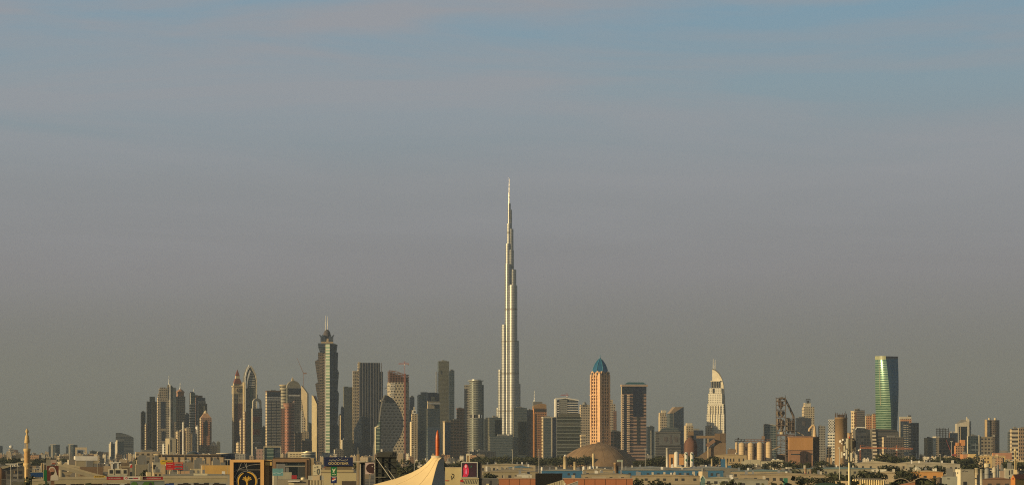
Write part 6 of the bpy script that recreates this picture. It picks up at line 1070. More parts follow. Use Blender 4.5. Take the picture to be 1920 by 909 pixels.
t = T('red_kiosk', 'small red box sign right of the teal billboard', 'sign', 546.5, 980); t.part('box', MB().box(0, t.X(556.5), 0, 1.2, t.Z(897), t.Z(890)), pl((.38,.03,.04))); t.part('base', MB().box(.3, t.X(556), .2, 1, 0, t.Z(897)), GREY)
t = T('awning_building', 'low grey building with white awnings and a round lit vent right of the gold sign', 'building', 520, 850); X, Z = t.X, t.Z; t.part('walls', MB().box(0, X(578), 0, 10, 0, Z(898)), pl((.34,.30,.22))); t.part('white_awning', MB().box(X(540), X(562), -1, .1, Z(902.3), Z(900.2)), WHITE); t.part('white_awning', MB().box(X(541), X(551), -1.4, -1.05, Z(907.3), Z(905)), pl((.8,.68,.4))); t.part('round_vent', MB().lathe(X(569), 3, [(.9, Z(898.1)), (.9, Z(895)), (.3, Z(893.5))], 14), pl((.75,.62,.38), .4, .4))

# gold framed logo sign
t = T('gold_framed_sign', 'gold-framed black sign with a round palm tree emblem', 'sign', 495.2, 640, 0); X, Z = t.X, t.Z; gf = pl((.85,.50,.19), .7, 0, .08, .3); zt, zb = Z(861), 0
x0, x1 = X(431), X(495); a0, a1 = X(437.8), X(488.3); mb = MB().box(x0, a0, 0, 2.2, 0, zt).box(a1, x1, 0, 2.2, 0, zt).box(a0+.003, a1-.003, 0, 2.2, Z(865.8), zt-.003); t.part('gold_frame', mb, gf)
pn = t.part('black_panel', MB().box(a0, a1, .55, 2.0, 0, Z(865.9)), pl((.012,.013,.014), .35)); wl_ = pl((.42,.40,.36), .6); mb = MB()
for pts in (((438, 884), (452, 877), (470, 871), (488, 869)), ((453, 866), (449, 876), (442, 890), (438.5, 895)), ((458, 866), (463, 878), (465, 883)), ((438, 880), (460, 880), (488, 880)), ((462, 866), (462.5, 874), (464, 882)), ((438.5, 891), (443, 897), (446, 900)), ((488, 895), (484, 897), (482, 899)), ((438, 901), (444, 903))):
    mb.strip([(X(x), Z(y)) for x, y in pts], .09, .47, .55)
t.part('thin_lines', mb, wl_, pn); cx, cz = X(463.3), Z(901.5); k_ = t.k
def ring(r, w, a0, a1, y0, y1, taper=False):
    mb = MB(); n = 28
    for i in range(n):
        u, v = a0+(a1-a0)*i/n, a0+(a1-a0)*(i+1)/n; wi = w*(math.sin(math.pi*(i+.5)/n)**.5 if taper else 1)
        mb.ext([(cx+(r-wi/2)*math.cos(u), cz+(r-wi/2)*math.sin(u)), (cx+(r+wi/2)*math.cos(u), cz+(r+wi/2)*math.sin(u)), (cx+(r+wi/2)*math.cos(v), cz+(r+wi/2)*math.sin(v)), (cx+(r-wi/2)*math.cos(v), cz+(r-wi/2)*math.sin(v))], y0, y1)
    return mb
t.part('emblem_disc', MB().ext([(cx+19.5*k_*math.cos(i*math.pi/16), cz+19.5*k_*math.sin(i*math.pi/16)) for i in range(32)], .44, .5), pl((.01,.011,.012), .4), pn); t.part('outer_ring', ring(19.3*k_, .08, 0, 2*math.pi, .38, .44), wl_, pn)
ye = pl((.80,.48,.07), .5); t.part('gold_arc', ring(16.6*k_, 2.6*k_, math.pi*1.15, math.pi*.62, .36, .43, True), ye, pn); t.part('gold_arc', ring(16.8*k_, 3.0*k_, math.pi*.5, -math.pi*.25, .36, .43, True), ye, pn)
mb = MB(); mb.strip([(X(462.2), Z(912)), (X(462.4), Z(904)), (X(460.5), Z(899.5)), (X(456.5), Z(898))], .17, .36, .43).strip([(X(464.4), Z(912)), (X(464.2), Z(904)), (X(466), Z(899.5)), (X(470), Z(898))], .17, .36, .43)
for s in (-1, 1):
    for (ex, ey, mx, my) in ((8.5, 897.5, 4, 896), (7, 894, 3.5, 895), (3.4, 891.5, 2.2, 895)): mb.strip([(cx, Z(903)), (cx+s*mx*k_, Z(my)), (cx+s*ex*k_, Z(ey))], .15, .3, .36)
mb.strip([(cx, Z(904)), (cx, Z(893.5))], .15, .3, .36); t.part('palm_emblem', mb, ye, pn)
t.part('side_wall', MB().box(x1+.003, X(510.8), 1.0, 9, 0, Z(861)), pl((.20,.12,.06))); t.part('side_gold_box', MB().box(X(497), X(509.5), .7, 1.01, Z(872), Z(865.5)), pl((.75,.50,.16))); t.part('side_top_rail', MB().box(x1, X(510), .8, 1.02, Z(863.5), Z(861.3)), pl((.5,.36,.16))); t.part('side_gold_strip', MB().box(X(496.5), X(505), .85, 1.01, 0, Z(873)), pl((.36,.23,.10)))

# ================= left foreground =================
t = T('minaret', 'tall ornate cream minaret with two balconies and onion cap', 'minaret', 50.7, 1500); X, Z = t.X, t.Z; mc = pl((.66,.47,.22), .85, 0, .15, .3); u = X(51.7); L8 = lambda w_: w_*u/2
t.part('lower_shaft', MB().lathe(0, 0, [(L8(15), 0), (L8(14), Z(906)), (L8(10.5), Z(903)), (L8(10.5), Z(875)), (L8(11.5), Z(873.5))], 8, 0, False, .5), mc); t.part('tall_niche', MB().box(L8(-2.5), L8(2.5), -L8(10.2), -L8(9), Z(900), Z(880)).box(L8(-1.5), L8(1.5), -L8(10.2), -L8(9), Z(880), Z(878)), pl((.30,.19,.09)))
t.part('lower_balcony', MB().lathe(0, 0, [(L8(11), Z(875)), (L8(14.5), Z(871.5)), (L8(14.5), Z(867.5)), (L8(13.6), Z(867.5)), (L8(13.6), Z(870)), (L8(10), Z(870))], 16), mc); t.part('upper_shaft', MB().lathe(0, 0, [(L8(10.6), Z(871)), (L8(10.6), Z(848)), (L8(11.8), Z(846))], 16), pl((.58,.36,.15), .85, 0, .2, .6))
t.part('upper_balcony', MB().lathe(0, 0, [(L8(11), Z(847)), (L8(13.4), Z(844)), (L8(13.4), Z(840.3)), (L8(12.6), Z(840.3)), (L8(12.6), Z(842.5)), (L8(8), Z(842.5))], 16), mc)
mb = MB()
for k in range(8): an = 2*math.pi*(k+.5)/8; mb.cyl(L8(8)*math.cos(an), L8(8)*math.sin(an), L8(1.0), Z(842), Z(829.5), 8)
t.part('colonnade', mb, mc); t.part('inner_core', MB().cyl(0, 0, L8(4.5), Z(842), Z(829.5), 10), pl((.4,.36,.28))); t.part('arch_ring', MB().cyl(0, 0, L8(10), Z(829.8), Z(827), 16), mc)
t.part('onion_cap', MB().lathe(0, 0, [(L8(9.5), Z(827)), (L8(10), Z(825.5)), (L8(8.6), Z(824)), (L8(8.2), Z(820)), (L8(6.8), Z(816.5)), (L8(3.6), Z(814.5)), (L8(3.3), Z(812)), (L8(5.6), Z(810)), (L8(6), Z(807)), (L8(4), Z(804.7)), (L8(1.6), Z(803.6)), (L8(.8), Z(802))], 16), mc); t.part('finial', MB().lathe(0, 0, [(L8(.9), Z(802.5)), (L8(.5), Z(799.5))], 6), pl((.12,.10,.06)))
lamp('T-headed floodlight mast at the far left before the low roofs', 20.5, 870, 900, 1.9, .2); 
for x, y, hd, lb in ((33, 869, 0, 'thin grey pole between the T-headed mast and the minaret'), (214, 869, 0, 'thin pole before the white-framed kiosks'), (226, 872, 0, 'thin pole at the right end of the white-framed kiosks'), (311, 872, 0, 'thin pole left of the red billboard'), (345.5, 847, 0, 'tallest thin lamp mast, right of the red billboard'), (383.5, 862, 0, 'thin lamp mast before the ochre wall'), (427, 861.5, 1.6, 'T-headed lamp mast left of the gold framed sign'), (105.5, 851, 0, 'thin mast above the portrait billboard'), (183, 848, 0, 'thin mast right of the cream box building')):
    lamp(lb, x, y, 1300, hd, .16, col=(.33,.29,.2))
lamp('T-headed floodlight mast with a wide white head above the red billboard', 346.5, 863.5, 1500, 2.7, .1)
t = T('blue_billboard', 'blue strip billboard right of the minaret', 'billboard', 68, 1300); t.part('panel', MB().box(t.X(57.5), t.X(81), 0, .6, t.Z(893.5), t.Z(885)), pl((.012,.06,.19), .5)); t.part('top_edge', MB().box(t.X(57), t.X(81), -.1, .7, t.Z(885), t.Z(884)), pl((.4,.38,.3))); t.part('posts', MB().box(t.X(62), t.X(63), .1, .5, 0, t.Z(893.5)).box(t.X(76), t.X(77), .1, .5, 0, t.Z(893.5)), DARK)
t = T('portrait_billboard', 'green and maroon billboard with a painted man in a white headscarf', 'billboard', 96, 750); X, Z = t.X, t.Z
t.part('green_flag_panel', MB().box(X(81.8), X(94.5), .1, .7, Z(900), Z(880.5)), pl((.01,.15,.045), .5)); t.part('maroon_panel', MB().box(X(88), X(110), -.1, .09, Z(900.5), Z(872.5)), pl((.13,.035,.025), .6)); wv = pl((.62,.56,.46), .7)
t.part('painted_headscarf', MB().ext([(X(91.5), Z(883)), (X(91.5), Z(878)), (X(94), Z(874.8)), (X(98.5), Z(874)), (X(102), Z(875.5)), (X(104.5), Z(880)), (X(107), Z(889)), (X(109.7), Z(893)), (X(109.7), Z(900)), (X(94.5), Z(900)), (X(95), Z(891)), (X(100), Z(889)), (X(103), Z(884)), (X(102), Z(878)), (X(99), Z(876.5)), (X(95), Z(877)), (X(93), Z(880))], -.16, -.1), wv)
t.part('painted_face', MB().ext([(X(93.2), Z(883)), (X(93.2), Z(878.5)), (X(95.5), Z(876.6)), (X(99), Z(876.6)), (X(101.8), Z(878.5)), (X(102.3), Z(884)), (X(100), Z(888.5)), (X(96.5), Z(889)), (X(94), Z(886.5))], -.14, -.1), pl((.50,.26,.17), .7)); t.part('painted_beard', MB().ext([(X(94), Z(884.5)), (X(97.5), Z(883.4)), (X(102.2), Z(883)), (X(101), Z(888)), (X(98), Z(889.6)), (X(95), Z(888.3))], -.19, -.165), pl((.05,.03,.02))); t.part('painted_brows', MB().box(X(94.5), X(96.8), -.19, -.165, Z(880.4), Z(879.7)).box(X(98.4), X(101), -.19, -.165, Z(880.4), Z(879.7)), pl((.05,.03,.02)))
t.part('support_post', MB().box(X(95), X(102), .1, .8, 0, Z(900.6)), pl((.22,.12,.07))); t.part('support_post', MB().box(X(84.5), X(88), .1, .7, 0, Z(900)), pl((.03,.07,.04)))
t = T('small_picture_board', 'small framed picture board behind the portrait billboard', 'billboard', 101, 1100); t.part('panel', MB().box(t.X(95), t.X(106), 0, .5, t.Z(870), t.Z(861)), pl((.46,.36,.30))); t.part('picture', MB().ext([(t.X(97), t.Z(869.5)), (t.X(104), t.Z(869.5)), (t.X(103), t.Z(867)), (t.X(98), t.Z(867))], -.1, -.01), pl((.35,.09,.05))); t.part('side_frame', MB().box(t.X(86.5), t.X(94.9), 0, 2, 0, t.Z(860.5)), pl((.30,.28,.22)))
t = T('small_mosque_dome', 'small cream dome on a drum behind the flyover ramp', 'dome', 114.5, 2000); r = t.X(121.5); t.part('dome_shell', MB().lathe(0, 0, [(r, 0), (r, t.Z(871)), (r*.95, t.Z(869)), (r*.7, t.Z(865.8)), (r*.3, t.Z(864)), (.2, t.Z(862.5))], 20), pl((.42,.36,.24))); t.part('drum_ring', MB().cyl(0, 0, r*1.05, t.Z(872), t.Z(871), 20), CREAM)
t = T('brown_dome', 'low brown dome cut off at the left edge of the picture', 'dome', 1, 1300); r = t.X(11); t.part('dome_shell', MB().lathe(0, 0, [(r, 0), (r, t.Z(893)), (r*.92, t.Z(886)), (r*.6, t.Z(880)), (.2, t.Z(876))], 20), pl((.26,.15,.08))); t.part('base_wall', MB().cyl(0, 0, r*1.08, 0, t.Z(896), 20), pl((.2,.12,.07)))
t = T('lattice_shed', 'curved-roof terminal hall with pale arch behind the minaret', 'hall', 33, 2300); X, Z = t.X, t.Z; t.part('curved_roof', MB().ext([(X(2), Z(874)), (X(14), Z(872)), (X(24), Z(869)), (X(32), Z(866.5)), (X(43), Z(865)), (X(60), Z(866)), (X(60), Z(868)), (X(43), Z(867)), (X(32), Z(868.6)), (X(24), Z(872)), (X(14), Z(876)), (X(2), Z(879))], 0, 20), pl((.36,.32,.22))); t.part('glazed_wall', MB().box(X(3), X(60), 2, 18, 0, Z(874)), fac((.13,.12,.10), (.05,.05,.05), 5, 5, .6, .7))
t = T('cream_pavilion', 'cream twin-pillared gatehouse right of the minaret', 'building', 80, 1800); X, Z = t.X, t.Z; t.part('pillars', MB().box(X(76.5), X(79), 0, 4, 0, Z(867)).box(X(80.5), X(83), 0, 4, 0, Z(868)), pl((.60,.46,.26))); t.part('wall', MB().box(X(83.1), X(88), 1, 5, 0, Z(871)), pl((.45,.34,.2))); t.part('dark_gap', MB().box(X(79.1), X(80.4), 1, 3, 0, Z(869)), DARK)
tw('cream box building with a white rim and ribbed front behind the flyover ramp', 141, 142.5, 182.5, 859, 1900, fac((.42,.36,.24), (.30,.26,.17), 30, 6, .9, .25, gm=0, rough=.8), CREAM, rim=WHITE, name='low_block', cat='building', b=20)
tw('grey blank box joined to the left of the white-rimmed cream building', 127.5, 129, 141.8, 861, 1850, pl((.27,.24,.20)), PALE, name='low_block', cat='building', b=20)
tw('brown low block beneath the white-rimmed cream building', 148.5, 150, 193, 874.5, 1500, pl((.24,.16,.10)), BROWN, name='low_block', cat='building', b=14)
# flyover ramp and highway deck
def deck(label, pts, d, wd, th_, m, name, cat, piers=(), rail=True):
    t = T(name, label, cat, pts[0][0], d, 0); X, Z = t.X, t.Z; mb = MB(); P_ = [(X(x), Z(y)) for x, y in pts]
    up = P_; dn = [(x, z-th_) for x, z in P_][::-1]; mb.ext(up+dn, 0, wd); t.part('deck', mb, m)
    if rail: t.part('parapet', MB().ext([(x, z+1.1) for x, z in P_]+[(x, z+.01) for x, z in P_[::-1]], -.15, .15), pl((.50,.43,.29)))
    for x, zz in piers: zt = Z(zz)-th_; o = t.part('pier', MB().box(X(x)-1.2, X(x)+1.2, wd*.3, wd*.7, 0, zt).ext([(X(x)-1.2, zt-2), (X(x)+1.2, zt-2), (X(x)+3, zt), (X(x)-3, zt)], wd*.2, wd*.8), pl((.38,.32,.22)))
    return t
deck('curved flyover ramp descending to the right behind the portrait billboard', [(107, 873), (112, 873.5), (122, 875), (134, 878), (146, 881.5), (158, 885), (172, 889), (186, 892.5), (200, 896)], 1350, 8, 1.7, pl((.42,.37,.26)), 'flyover', 'flyover', [(127, 877.5), (158.5, 885.5)])
deck('second thinner ramp behind the curved flyover ramp', [(118, 872), (140, 875), (160, 880), (180, 886), (206, 893)], 1500, 7, 1.0, pl((.36,.32,.24)), 'flyover', 'flyover', [(150, 878), (175, 885)])
deck('long straight highway bridge running along the bottom left', [(60, 902), (90, 899.5), (110, 898.2), (200, 897.4), (300, 896.6), (432, 896.4)], 1150, 14, 2.0, pl((.46,.40,.25)), 'highway_bridge', 'bridge', [(x, 899) for x in (78, 112, 146, 180, 214, 248, 282, 316, 350, 384, 418)])
t = T('guard_fence', 'grey picket fence between the minaret and the highway bridge', 'fence', 25, 1250); mb = MB()
for i in range(30): x = t.X(2+1.9*i); mb.box(x, x+.12, 0, .1, 0, t.Z(896.5))
t.part('pickets', mb, GREY); t.part('rail', MB().box(t.X(2), t.X(59), -.05, -.01, t.Z(898), t.Z(897.4)), GREY); t.part('low_wall', MB().box(t.X(22), t.X(59), .2, .8, 0, t.Z(903)), pl((.36,.33,.2)))
t = T('yellow_sign_strip', 'yellow strip sign on the highway bridge left of the red strip signs', 'sign', 176, 1120); t.part('panel', MB().box(t.X(176), t.X(197), 0, .3, t.Z(894.5), t.Z(891)), pl((.65,.43,.06))); t.part('lettering', MB().box(t.X(178), t.X(180), -.05, 0, t.Z(893.6), t.Z(892)).box(t.X(181), t.X(184), -.05, 0, t.Z(893.6), t.Z(892)).box(t.X(185), t.X(189), -.05, 0, t.Z(893.6), t.Z(892)).box(t.X(190), t.X(194), -.05, 0, t.Z(893.6), t.Z(892)), pl((.12,.08,.02))); t.part('posts', MB().box(t.X(178), t.X(178.5), .31, .5, t.Z(897.5), t.Z(894)).box(t.X(195), t.X(195.5), .31, .5, t.Z(897.5), t.Z(894)), DARK)
dr = pl((.36,.012,.02), .6)
def redstrip(x0, x1, lb):
    t = T('red_sign_strip', lb, 'sign', x0, 1110, 0, 'red strip signs along the bridge'); t.part('panel', MB().box(0, t.X(x1), 0, .35, t.Z(898.5), t.Z(893.2)), dr); mb = MB(); x = x0+2.5; r_ = random.Random(int(x0))
    while x < x1-5: wq = r_.uniform(.7, 1.6); mb.box(t.X(x), t.X(x+wq), -.05, 0, t.Z(896.8), t.Z(895+r_.uniform(-.3, .3))); x += wq+r_.choice((.35, .35, .9))
    t.part('lettering', mb, pl((.55,.35,.32))); t.part('rail', MB().box(0, t.X(x1), -.1, .4, t.Z(893.2), t.Z(892.6)), GREY); return t
redstrip(200, 231.5, 'dark red strip sign left of the white logo strip'); redstrip(267.5, 305.5, 'dark red strip sign right of the white logo strip')
t = T('white_sign_strip', 'white strip sign with a round red logo between two dark red strips', 'sign', 231.6, 1108); X, Z = t.X, t.Z; t.part('panel', MB().ext([(X(231.6), Z(895.8)), (X(234.5), Z(892.6)), (X(262), Z(892.6)), (X(262), Z(899)), (X(234.5), Z(899))], 0, .35), pl((.74,.70,.62))); cc = (X(237), Z(895.6)); t.part('round_logo', MB().ext([(cc[0]+.5*math.cos(i*math.pi/8), cc[1]+.5*math.sin(i*math.pi/8)) for i in range(16)], -.06, 0), pl((.5,.04,.04))); t.part('logo_centre', MB().ext([(cc[0]+.22*math.cos(i*math.pi/6), cc[1]+.22*math.sin(i*math.pi/6)) for i in range(12)], -.1, -.061), WHITE)
mb = MB(); [mb.box(X(x), X(x+1.6), -.05, 0, Z(897), Z(895)) for x in (241, 243, 245, 247)]; t.part('dark_lettering', mb, DARK); mb = MB(); [mb.box(X(x), X(x+1.5), -.05, 0, Z(897), Z(894.6)) for x in (249.5, 251.5, 253.5, 255.5, 257.5)]; t.part('red_lettering', mb, dr); t.part('end_post', MB().box(X(262.1), X(264.5), -.2, .6, 0, Z(891)), pl((.55,.45,.25)))
t = T('green_hill_billboard', 'wide billboard with green hills and a grey road at the bottom left', 'billboard', 276, 900); X, Z = t.X, t.Z; t.part('panel', MB().box(X(244.5), X(308.5), 0, .6, Z(925), Z(901.3)), pl((.20,.24,.22), .6)); t.part('green_hill', MB().ext([(X(246), Z(920)), (X(246), Z(905)), (X(250), Z(902.2)), (X(256), Z(903)), (X(258), Z(908)), (X(262), Z(920))], -.08, 0), pl((.07,.17,.03))); t.part('green_hill', MB().ext([(X(266), Z(920)), (X(267), Z(907)), (X(271), Z(902.3)), (X(288), Z(902)), (X(289), Z(920))], -.08, 0), pl((.07,.17,.03))); t.part('dark_figure', MB().ext([(X(279), Z(920)), (X(279.5), Z(906)), (X(282), Z(903.5)), (X(285), Z(905.5)), (X(286), Z(920))], -.14, -.081), DARK); t.part('frame', MB().box(X(244), X(309), -.15, .65, Z(901.3), Z(900.5)), GREY); t.part('post', MB().box(X(274), X(278), .1, .5, 0, Z(925)), GREY)
t = T('blue_small_board', 'small blue board right of the green hill billboard', 'billboard', 314, 950); t.part('panel', MB().box(t.X(311), t.X(326), 0, .4, t.Z(915), t.Z(905.5)), pl((.02,.06,.22))); t.part('post', MB().box(t.X(317), t.X(319), .05, .35, 0, t.Z(915)), GREY)
# white framed kiosks
t = T('white_framed_shop', 'low shop with three white-framed dark windows left of the red strips', 'shop', 203, 1400); X, Z = t.X, t.Z; t.part('walls', MB().box(X(203), X(238), 0, 8, 0, Z(879)), pl((.50,.50,.42)))
for x0, x1, f in ((202.5, 213.5, 1), (215.5, 228.5, 0), (228.8, 239, 1)): w2 = t.part('white_frame', MB().ext([(X(x0), Z(889)), (X(x1), Z(889)), (X(x1), Z(877.5+f)), (X(x0), Z(877.5+f))], -.4, -.01), pl((.66,.60,.44))); t.part('dark_glass', MB().box(X(x0+2.8-1.8*(1-f)), X(x1-2-.2*(1-f)), -.5, -.41, Z(887), Z(880.5-f*.2)), DARK, w2)
t = T('white_gate_frame', 'white-framed gate structure above the white-framed shop', 'building', 215, 1550); X, Z = t.X, t.Z; t.part('white_posts', MB().box(X(208.5), X(211.5), 0, 2, 0, Z(867.5)).box(X(220), X(222.5), 0, 2, 0, Z(867.5)), WHITE); t.part('lintel', MB().box(X(205), X(223), -.3, 2, Z(867.5), Z(865.7)), WHITE); t.part('grey_glass', MB().box(X(211.6), X(219.9), .5, 1.5, 0, Z(867.6)), pl((.16,.17,.18), .3)); t.part('brown_wing', MB().box(X(222.6), X(243), .2, 10, 0, Z(866.8)), pl((.17,.13,.09))); t.part('cream_trim', MB().box(X(222.6), X(243), -.1, .19, Z(875.3), Z(873.8)), CREAM)
t = T('grey_sign_pylon', 'dark grey-green pylon with a red tag right of the brown wing', 'sign', 250, 1350); t.part('slab', MB().box(t.X(248), t.X(253.5), 0, 1.2, 0, t.Z(864)), pl((.16,.17,.14))); t.part('red_tag', MB().ext([(t.X(244), t.Z(876)), (t.X(248), t.Z(876)), (t.X(248), t.Z(869.5)), (t.X(244), t.Z(872))], .1, .6), RED)
t = T('red_billboard', 'red billboard with pale lettering and two grey car pictures', 'billboard', 327, 1300); X, Z = t.X, t.Z; t.part('panel', MB().box(X(311.3), X(343.2), 0, .8, Z(880), Z(866)), pl((.52,.012,.015), .6)); 
for i, y in enumerate((870, 876.3)): t.part('car_picture', MB().ext([(X(327), Z(y+2.2)), (X(327), Z(y+.4)), (X(329.5), Z(y-.8)), (X(339), Z(y-.8)), (X(342), Z(y+.4)), (X(342), Z(y+2.2))], -.08, 0), pl((.22,.21,.21))); t.part('car_window', MB().box(X(330), X(338.5), -.12, -.081, Z(y+.9), Z(y-.2)), DARK)
text('CRANES', 1.0, X(318), Z(869.8), -.05, pl((.72,.40,.33)), t.o, sx=1.0) if 0 else None
mb = MB(); x = 312.5
for wq in (1.1, 1.2, .9, 1.4, 1.2, 1.1, 1.2, 1.0): mb.box(X(x), X(x+wq), -.06, 0, Z(870.3), Z(868.8)); x += wq+.4
mb.box(X(316), X(320), -.06, 0, Z(874.2), Z(873.5)).box(X(313), X(324), -.06, 0, Z(878.8), Z(877.8)); t.part('lettering', mb, pl((.70,.36,.30))); t.part('top_strip', MB().box(X(327), X(343), -.1, 0, Z(867.9), Z(866.8)), pl((.62,.40,.25))); t.part('posts', MB().box(X(315), X(316), .1, .6, 0, Z(880)).box(X(338), X(339), .1, .6, 0, Z(880)), DARK)
t = T('yellow_billboard', 'yellow banner with dark scrawl behind the red billboard', 'billboard', 312, 1500); X, Z = t.X, t.Z; t.part('panel', MB().ext([(X(300), Z(868)), (X(300), Z(863)), (X(304), Z(860.5)), (X(309), Z(862.3)), (X(324), Z(862.3)), (X(324), Z(867)), (X(312), Z(870)), (X(303), Z(870))], 0, .4), pl((.66,.42,.03))); t.part('scrawl', MB().strip([(X(303), Z(865)), (X(307), Z(863.5)), (X(311), Z(865.5)), (X(316), Z(864)), (X(322), Z(864.5))], .3, -.1, 0), pl((.15,.16,.05))); t.part('post', MB().box(X(311), X(312.5), .05, .35, 0, Z(870)), DARK)
# long colonnade building
t = T('colonnade_building', 'long beige building with a row of dark openings under its roof', 'building', 302, 2300, -2); X, Z = t.X, t.Z; cb = pl((.50,.38,.23)); t.part('wall', MB().box(X(298), X(423), 0, 30, 0, Z(856.5)), cb); mb = MB(); x = 304
while x < 414: mb.box(X(x), X(x+5.2), -.3, .2, Z(855.2)-.05, Z(852.4)); x += 7.1
t.part('dark_openings', mb, DARK); t.part('upper_wall', MB().box(X(302), X(414), .21, 25, Z(856.5), Z(851.2)), pl((.33,.24,.15))); mb = MB(); x = 309
while x < 420: mb.box(X(x), X(x+1.2), -.8, .1, 0, Z(856)); x += 12.2
t.part('piers', mb, pl((.22,.15,.10))); t.part('round_corner', MB().cyl(X(296), 6, X(303)-X(296), 0, Z(852.5), 20), fac((.40,.34,.22), (.07,.09,.08), 9, 4, .55, .5)); t.part('corner_roof', MB().cyl(X(296), 6, X(305)-X(296), Z(852.5), Z(850.8), 20), CREAM)
t.part('glass_vault', MB().lathe(X(361), 16, [(X(374)-X(361), Z(851.3)), (X(371)-X(361), Z(848)), (X(366)-X(361), Z(846)), (.5, Z(845.2))], 24), pl((.12,.14,.14), .2, .3)); t.part('far_drum', MB().cyl(X(424), 18, X(441)-X(424), 0, Z(850), 28), navy); t.part('far_drum_roof', MB().cyl(X(424), 18, X(443)-X(424), Z(850), Z(848.7), 28), PALE)
for x0, xm, x1, y, d, m, lb in ((378, 379, 431, 871.5, 1500, pl((.74,.46,.14)), 'wide ochre blank wall left of the gold framed sign'), (354, 358, 377, 878, 1450, pl((.62,.52,.32)), 'cream small house with two dark windows left of the ochre wall'), (332.5, 334, 357, 882.3, 1350, pl((.62,.40,.23)), 'peach blank block below the red billboard'), (317, 319, 333, 883, 1360, pl((.26,.26,.24)), 'grey blank block left of the peach block'), (286, 288, 304.5, 885, 1330, pl((.50,.38,.22)), 'small tan house with a door left of the grey blank block'), (274, 275.5, 284, 884.5, 1340, pl((.62,.54,.34)), 'tiny cream house behind the red strip sign'), (285, 287, 301, 866, 1450, fac((.44,.42,.34), (.05,.05,.05), 5, 5, .5, .35), 'pale block with two stacked dark round openings left of the red billboard'), (250, 254, 277, 870, 1600, pl((.30,.27,.20)), 'grey-brown low block right of the dark pylon'), (254, 256, 284, 862, 2100, beige2, 'tan block behind the grey-brown low block'), (396, 398, 412, 864, 1900, pl((.44,.33,.20)), 'tan cube building above the ochre wall'), (360, 362, 392, 868.5, 1750, pl((.36,.30,.22)), 'long tan-grey roof block left of the tan cube building'), (345, 347, 362, 866, 1700, pl((.30,.25,.18)), 'small brownish block right of the red billboard'), (252, 255, 300, 846.5, 3300, beige2, 'wide tan hotel block at the foot of the first dark slab towers')):
    tw(lb, x0, xm, x1, y, d, m, CREAM, name='low_block', cat='building', b=max(8, (x1-xm)*d/F*.5), pan=[('dark_window', xm+(x1-xm)*.15, xm+(x1-xm)*.32, y+3, y+7.5, DARK, .1), ('dark_window', xm+(x1-xm)*.62, xm+(x1-xm)*.76, y+3, y+7.5, DARK, .1)] if 'window' in lb or 'door' in lb else ())
t = T('white_long_sign', 'white long sign board on the grey shed below the ochre wall', 'sign', 363, 1200); t.part('board', MB().box(t.X(363), t.X(389), 0, .3, t.Z(894), t.Z(887)), pl((.72,.66,.46))); t.part('lower_trim', MB().box(t.X(363), t.X(389), -.05, 0, t.Z(891.3), t.Z(890.6)), GREY)
shed('long grey shed behind the white long sign board', 305, 431, 889, 1250, pl((.36,.35,.30)), pl((.40,.39,.34)), 12, .5, 3)
shed('grey flat shed left of centre below the wide tan hotel block', 236, 300, 875, 2000, pl((.34,.30,.22)), pl((.30,.25,.17)), 30, 1, 4)

# white drum building, glass hall
t = T('white_arcade_building', 'cream low building with two rows of small dark openings below the copper round tower', 'building', 539.5, 3300); X, Z = t.X, t.Z; t.part('wall', MB().box(0, X(566), 0, 14, 0, Z(846.3)), pl((.66,.56,.36))); mb = MB()
for i in range(4):
    for y in (850.5, 853.5): mb.box(X(543.5+5.6*i), X(547.5+5.6*i), -.2, .1, Z(y+1.3), Z(y))
t.part('openings', mb, pl((.15,.12,.08)))
t = T('silver_drum_building', 'silver drum-shaped building with a bright roof rim beside the cream arcade building', 'building', 578.5, 3300); r = t.X(592); t.part('drum', MB().cyl(0, 0, r, 0, t.Z(848.5), 30), fac((.50,.48,.40), (.08,.10,.10), 4.5, 300, .6, 1.1, gm=.4)); t.part('roof_rim', MB().cyl(0, 0, r*1.03, t.Z(848.5), t.Z(846.5), 30).cyl(0, 0, r*.5, t.Z(846.5), t.Z(845), 24), pl((.72,.62,.42), .4, .4))
t = T('glass_portal_hall', 'green glass hall in a pale portal frame above the gold sign', 'building', 494.5, 4300); X, Z = t.X, t.Z; t.part('portal_frame', MB().ext([(X(494), 0), (X(495.5), 0), (X(495.5), Z(838)), (X(525.5), Z(838)), (X(525.5), 0), (X(527.3), 0), (X(527.3), Z(836)), (X(494), Z(836))], 0, 20), pl((.50,.44,.32))); t.part('green_glass', MB().box(X(495.6), X(513), 2, 18, 0, Z(838.2)), fac((.2,.26,.22), (.07,.13,.11), 6, 300, .7, 1.1)); t.part('dark_glass', MB().box(X(513.1), X(525.4), 3, 18, 0, Z(838.2)), navy)
t = T('white_pinnacled_block', 'small red and white striped block left of the glass portal hall', 'building', 480, 4400); t.part('walls', MB().box(0, t.X(493), 0, 14, 0, t.Z(841)), fac((.42,.28,.24), (.3,.25,.2), 6, 5, .5, .5)); t.part('ball_mast', MB().lathe(.5, 0, [(.5, t.Z(843)), (.4, t.Z(840)), (1.4, t.Z(839.4)), (1.4, t.Z(838.4)), (.1, t.Z(837.8))], 8), WHITE)

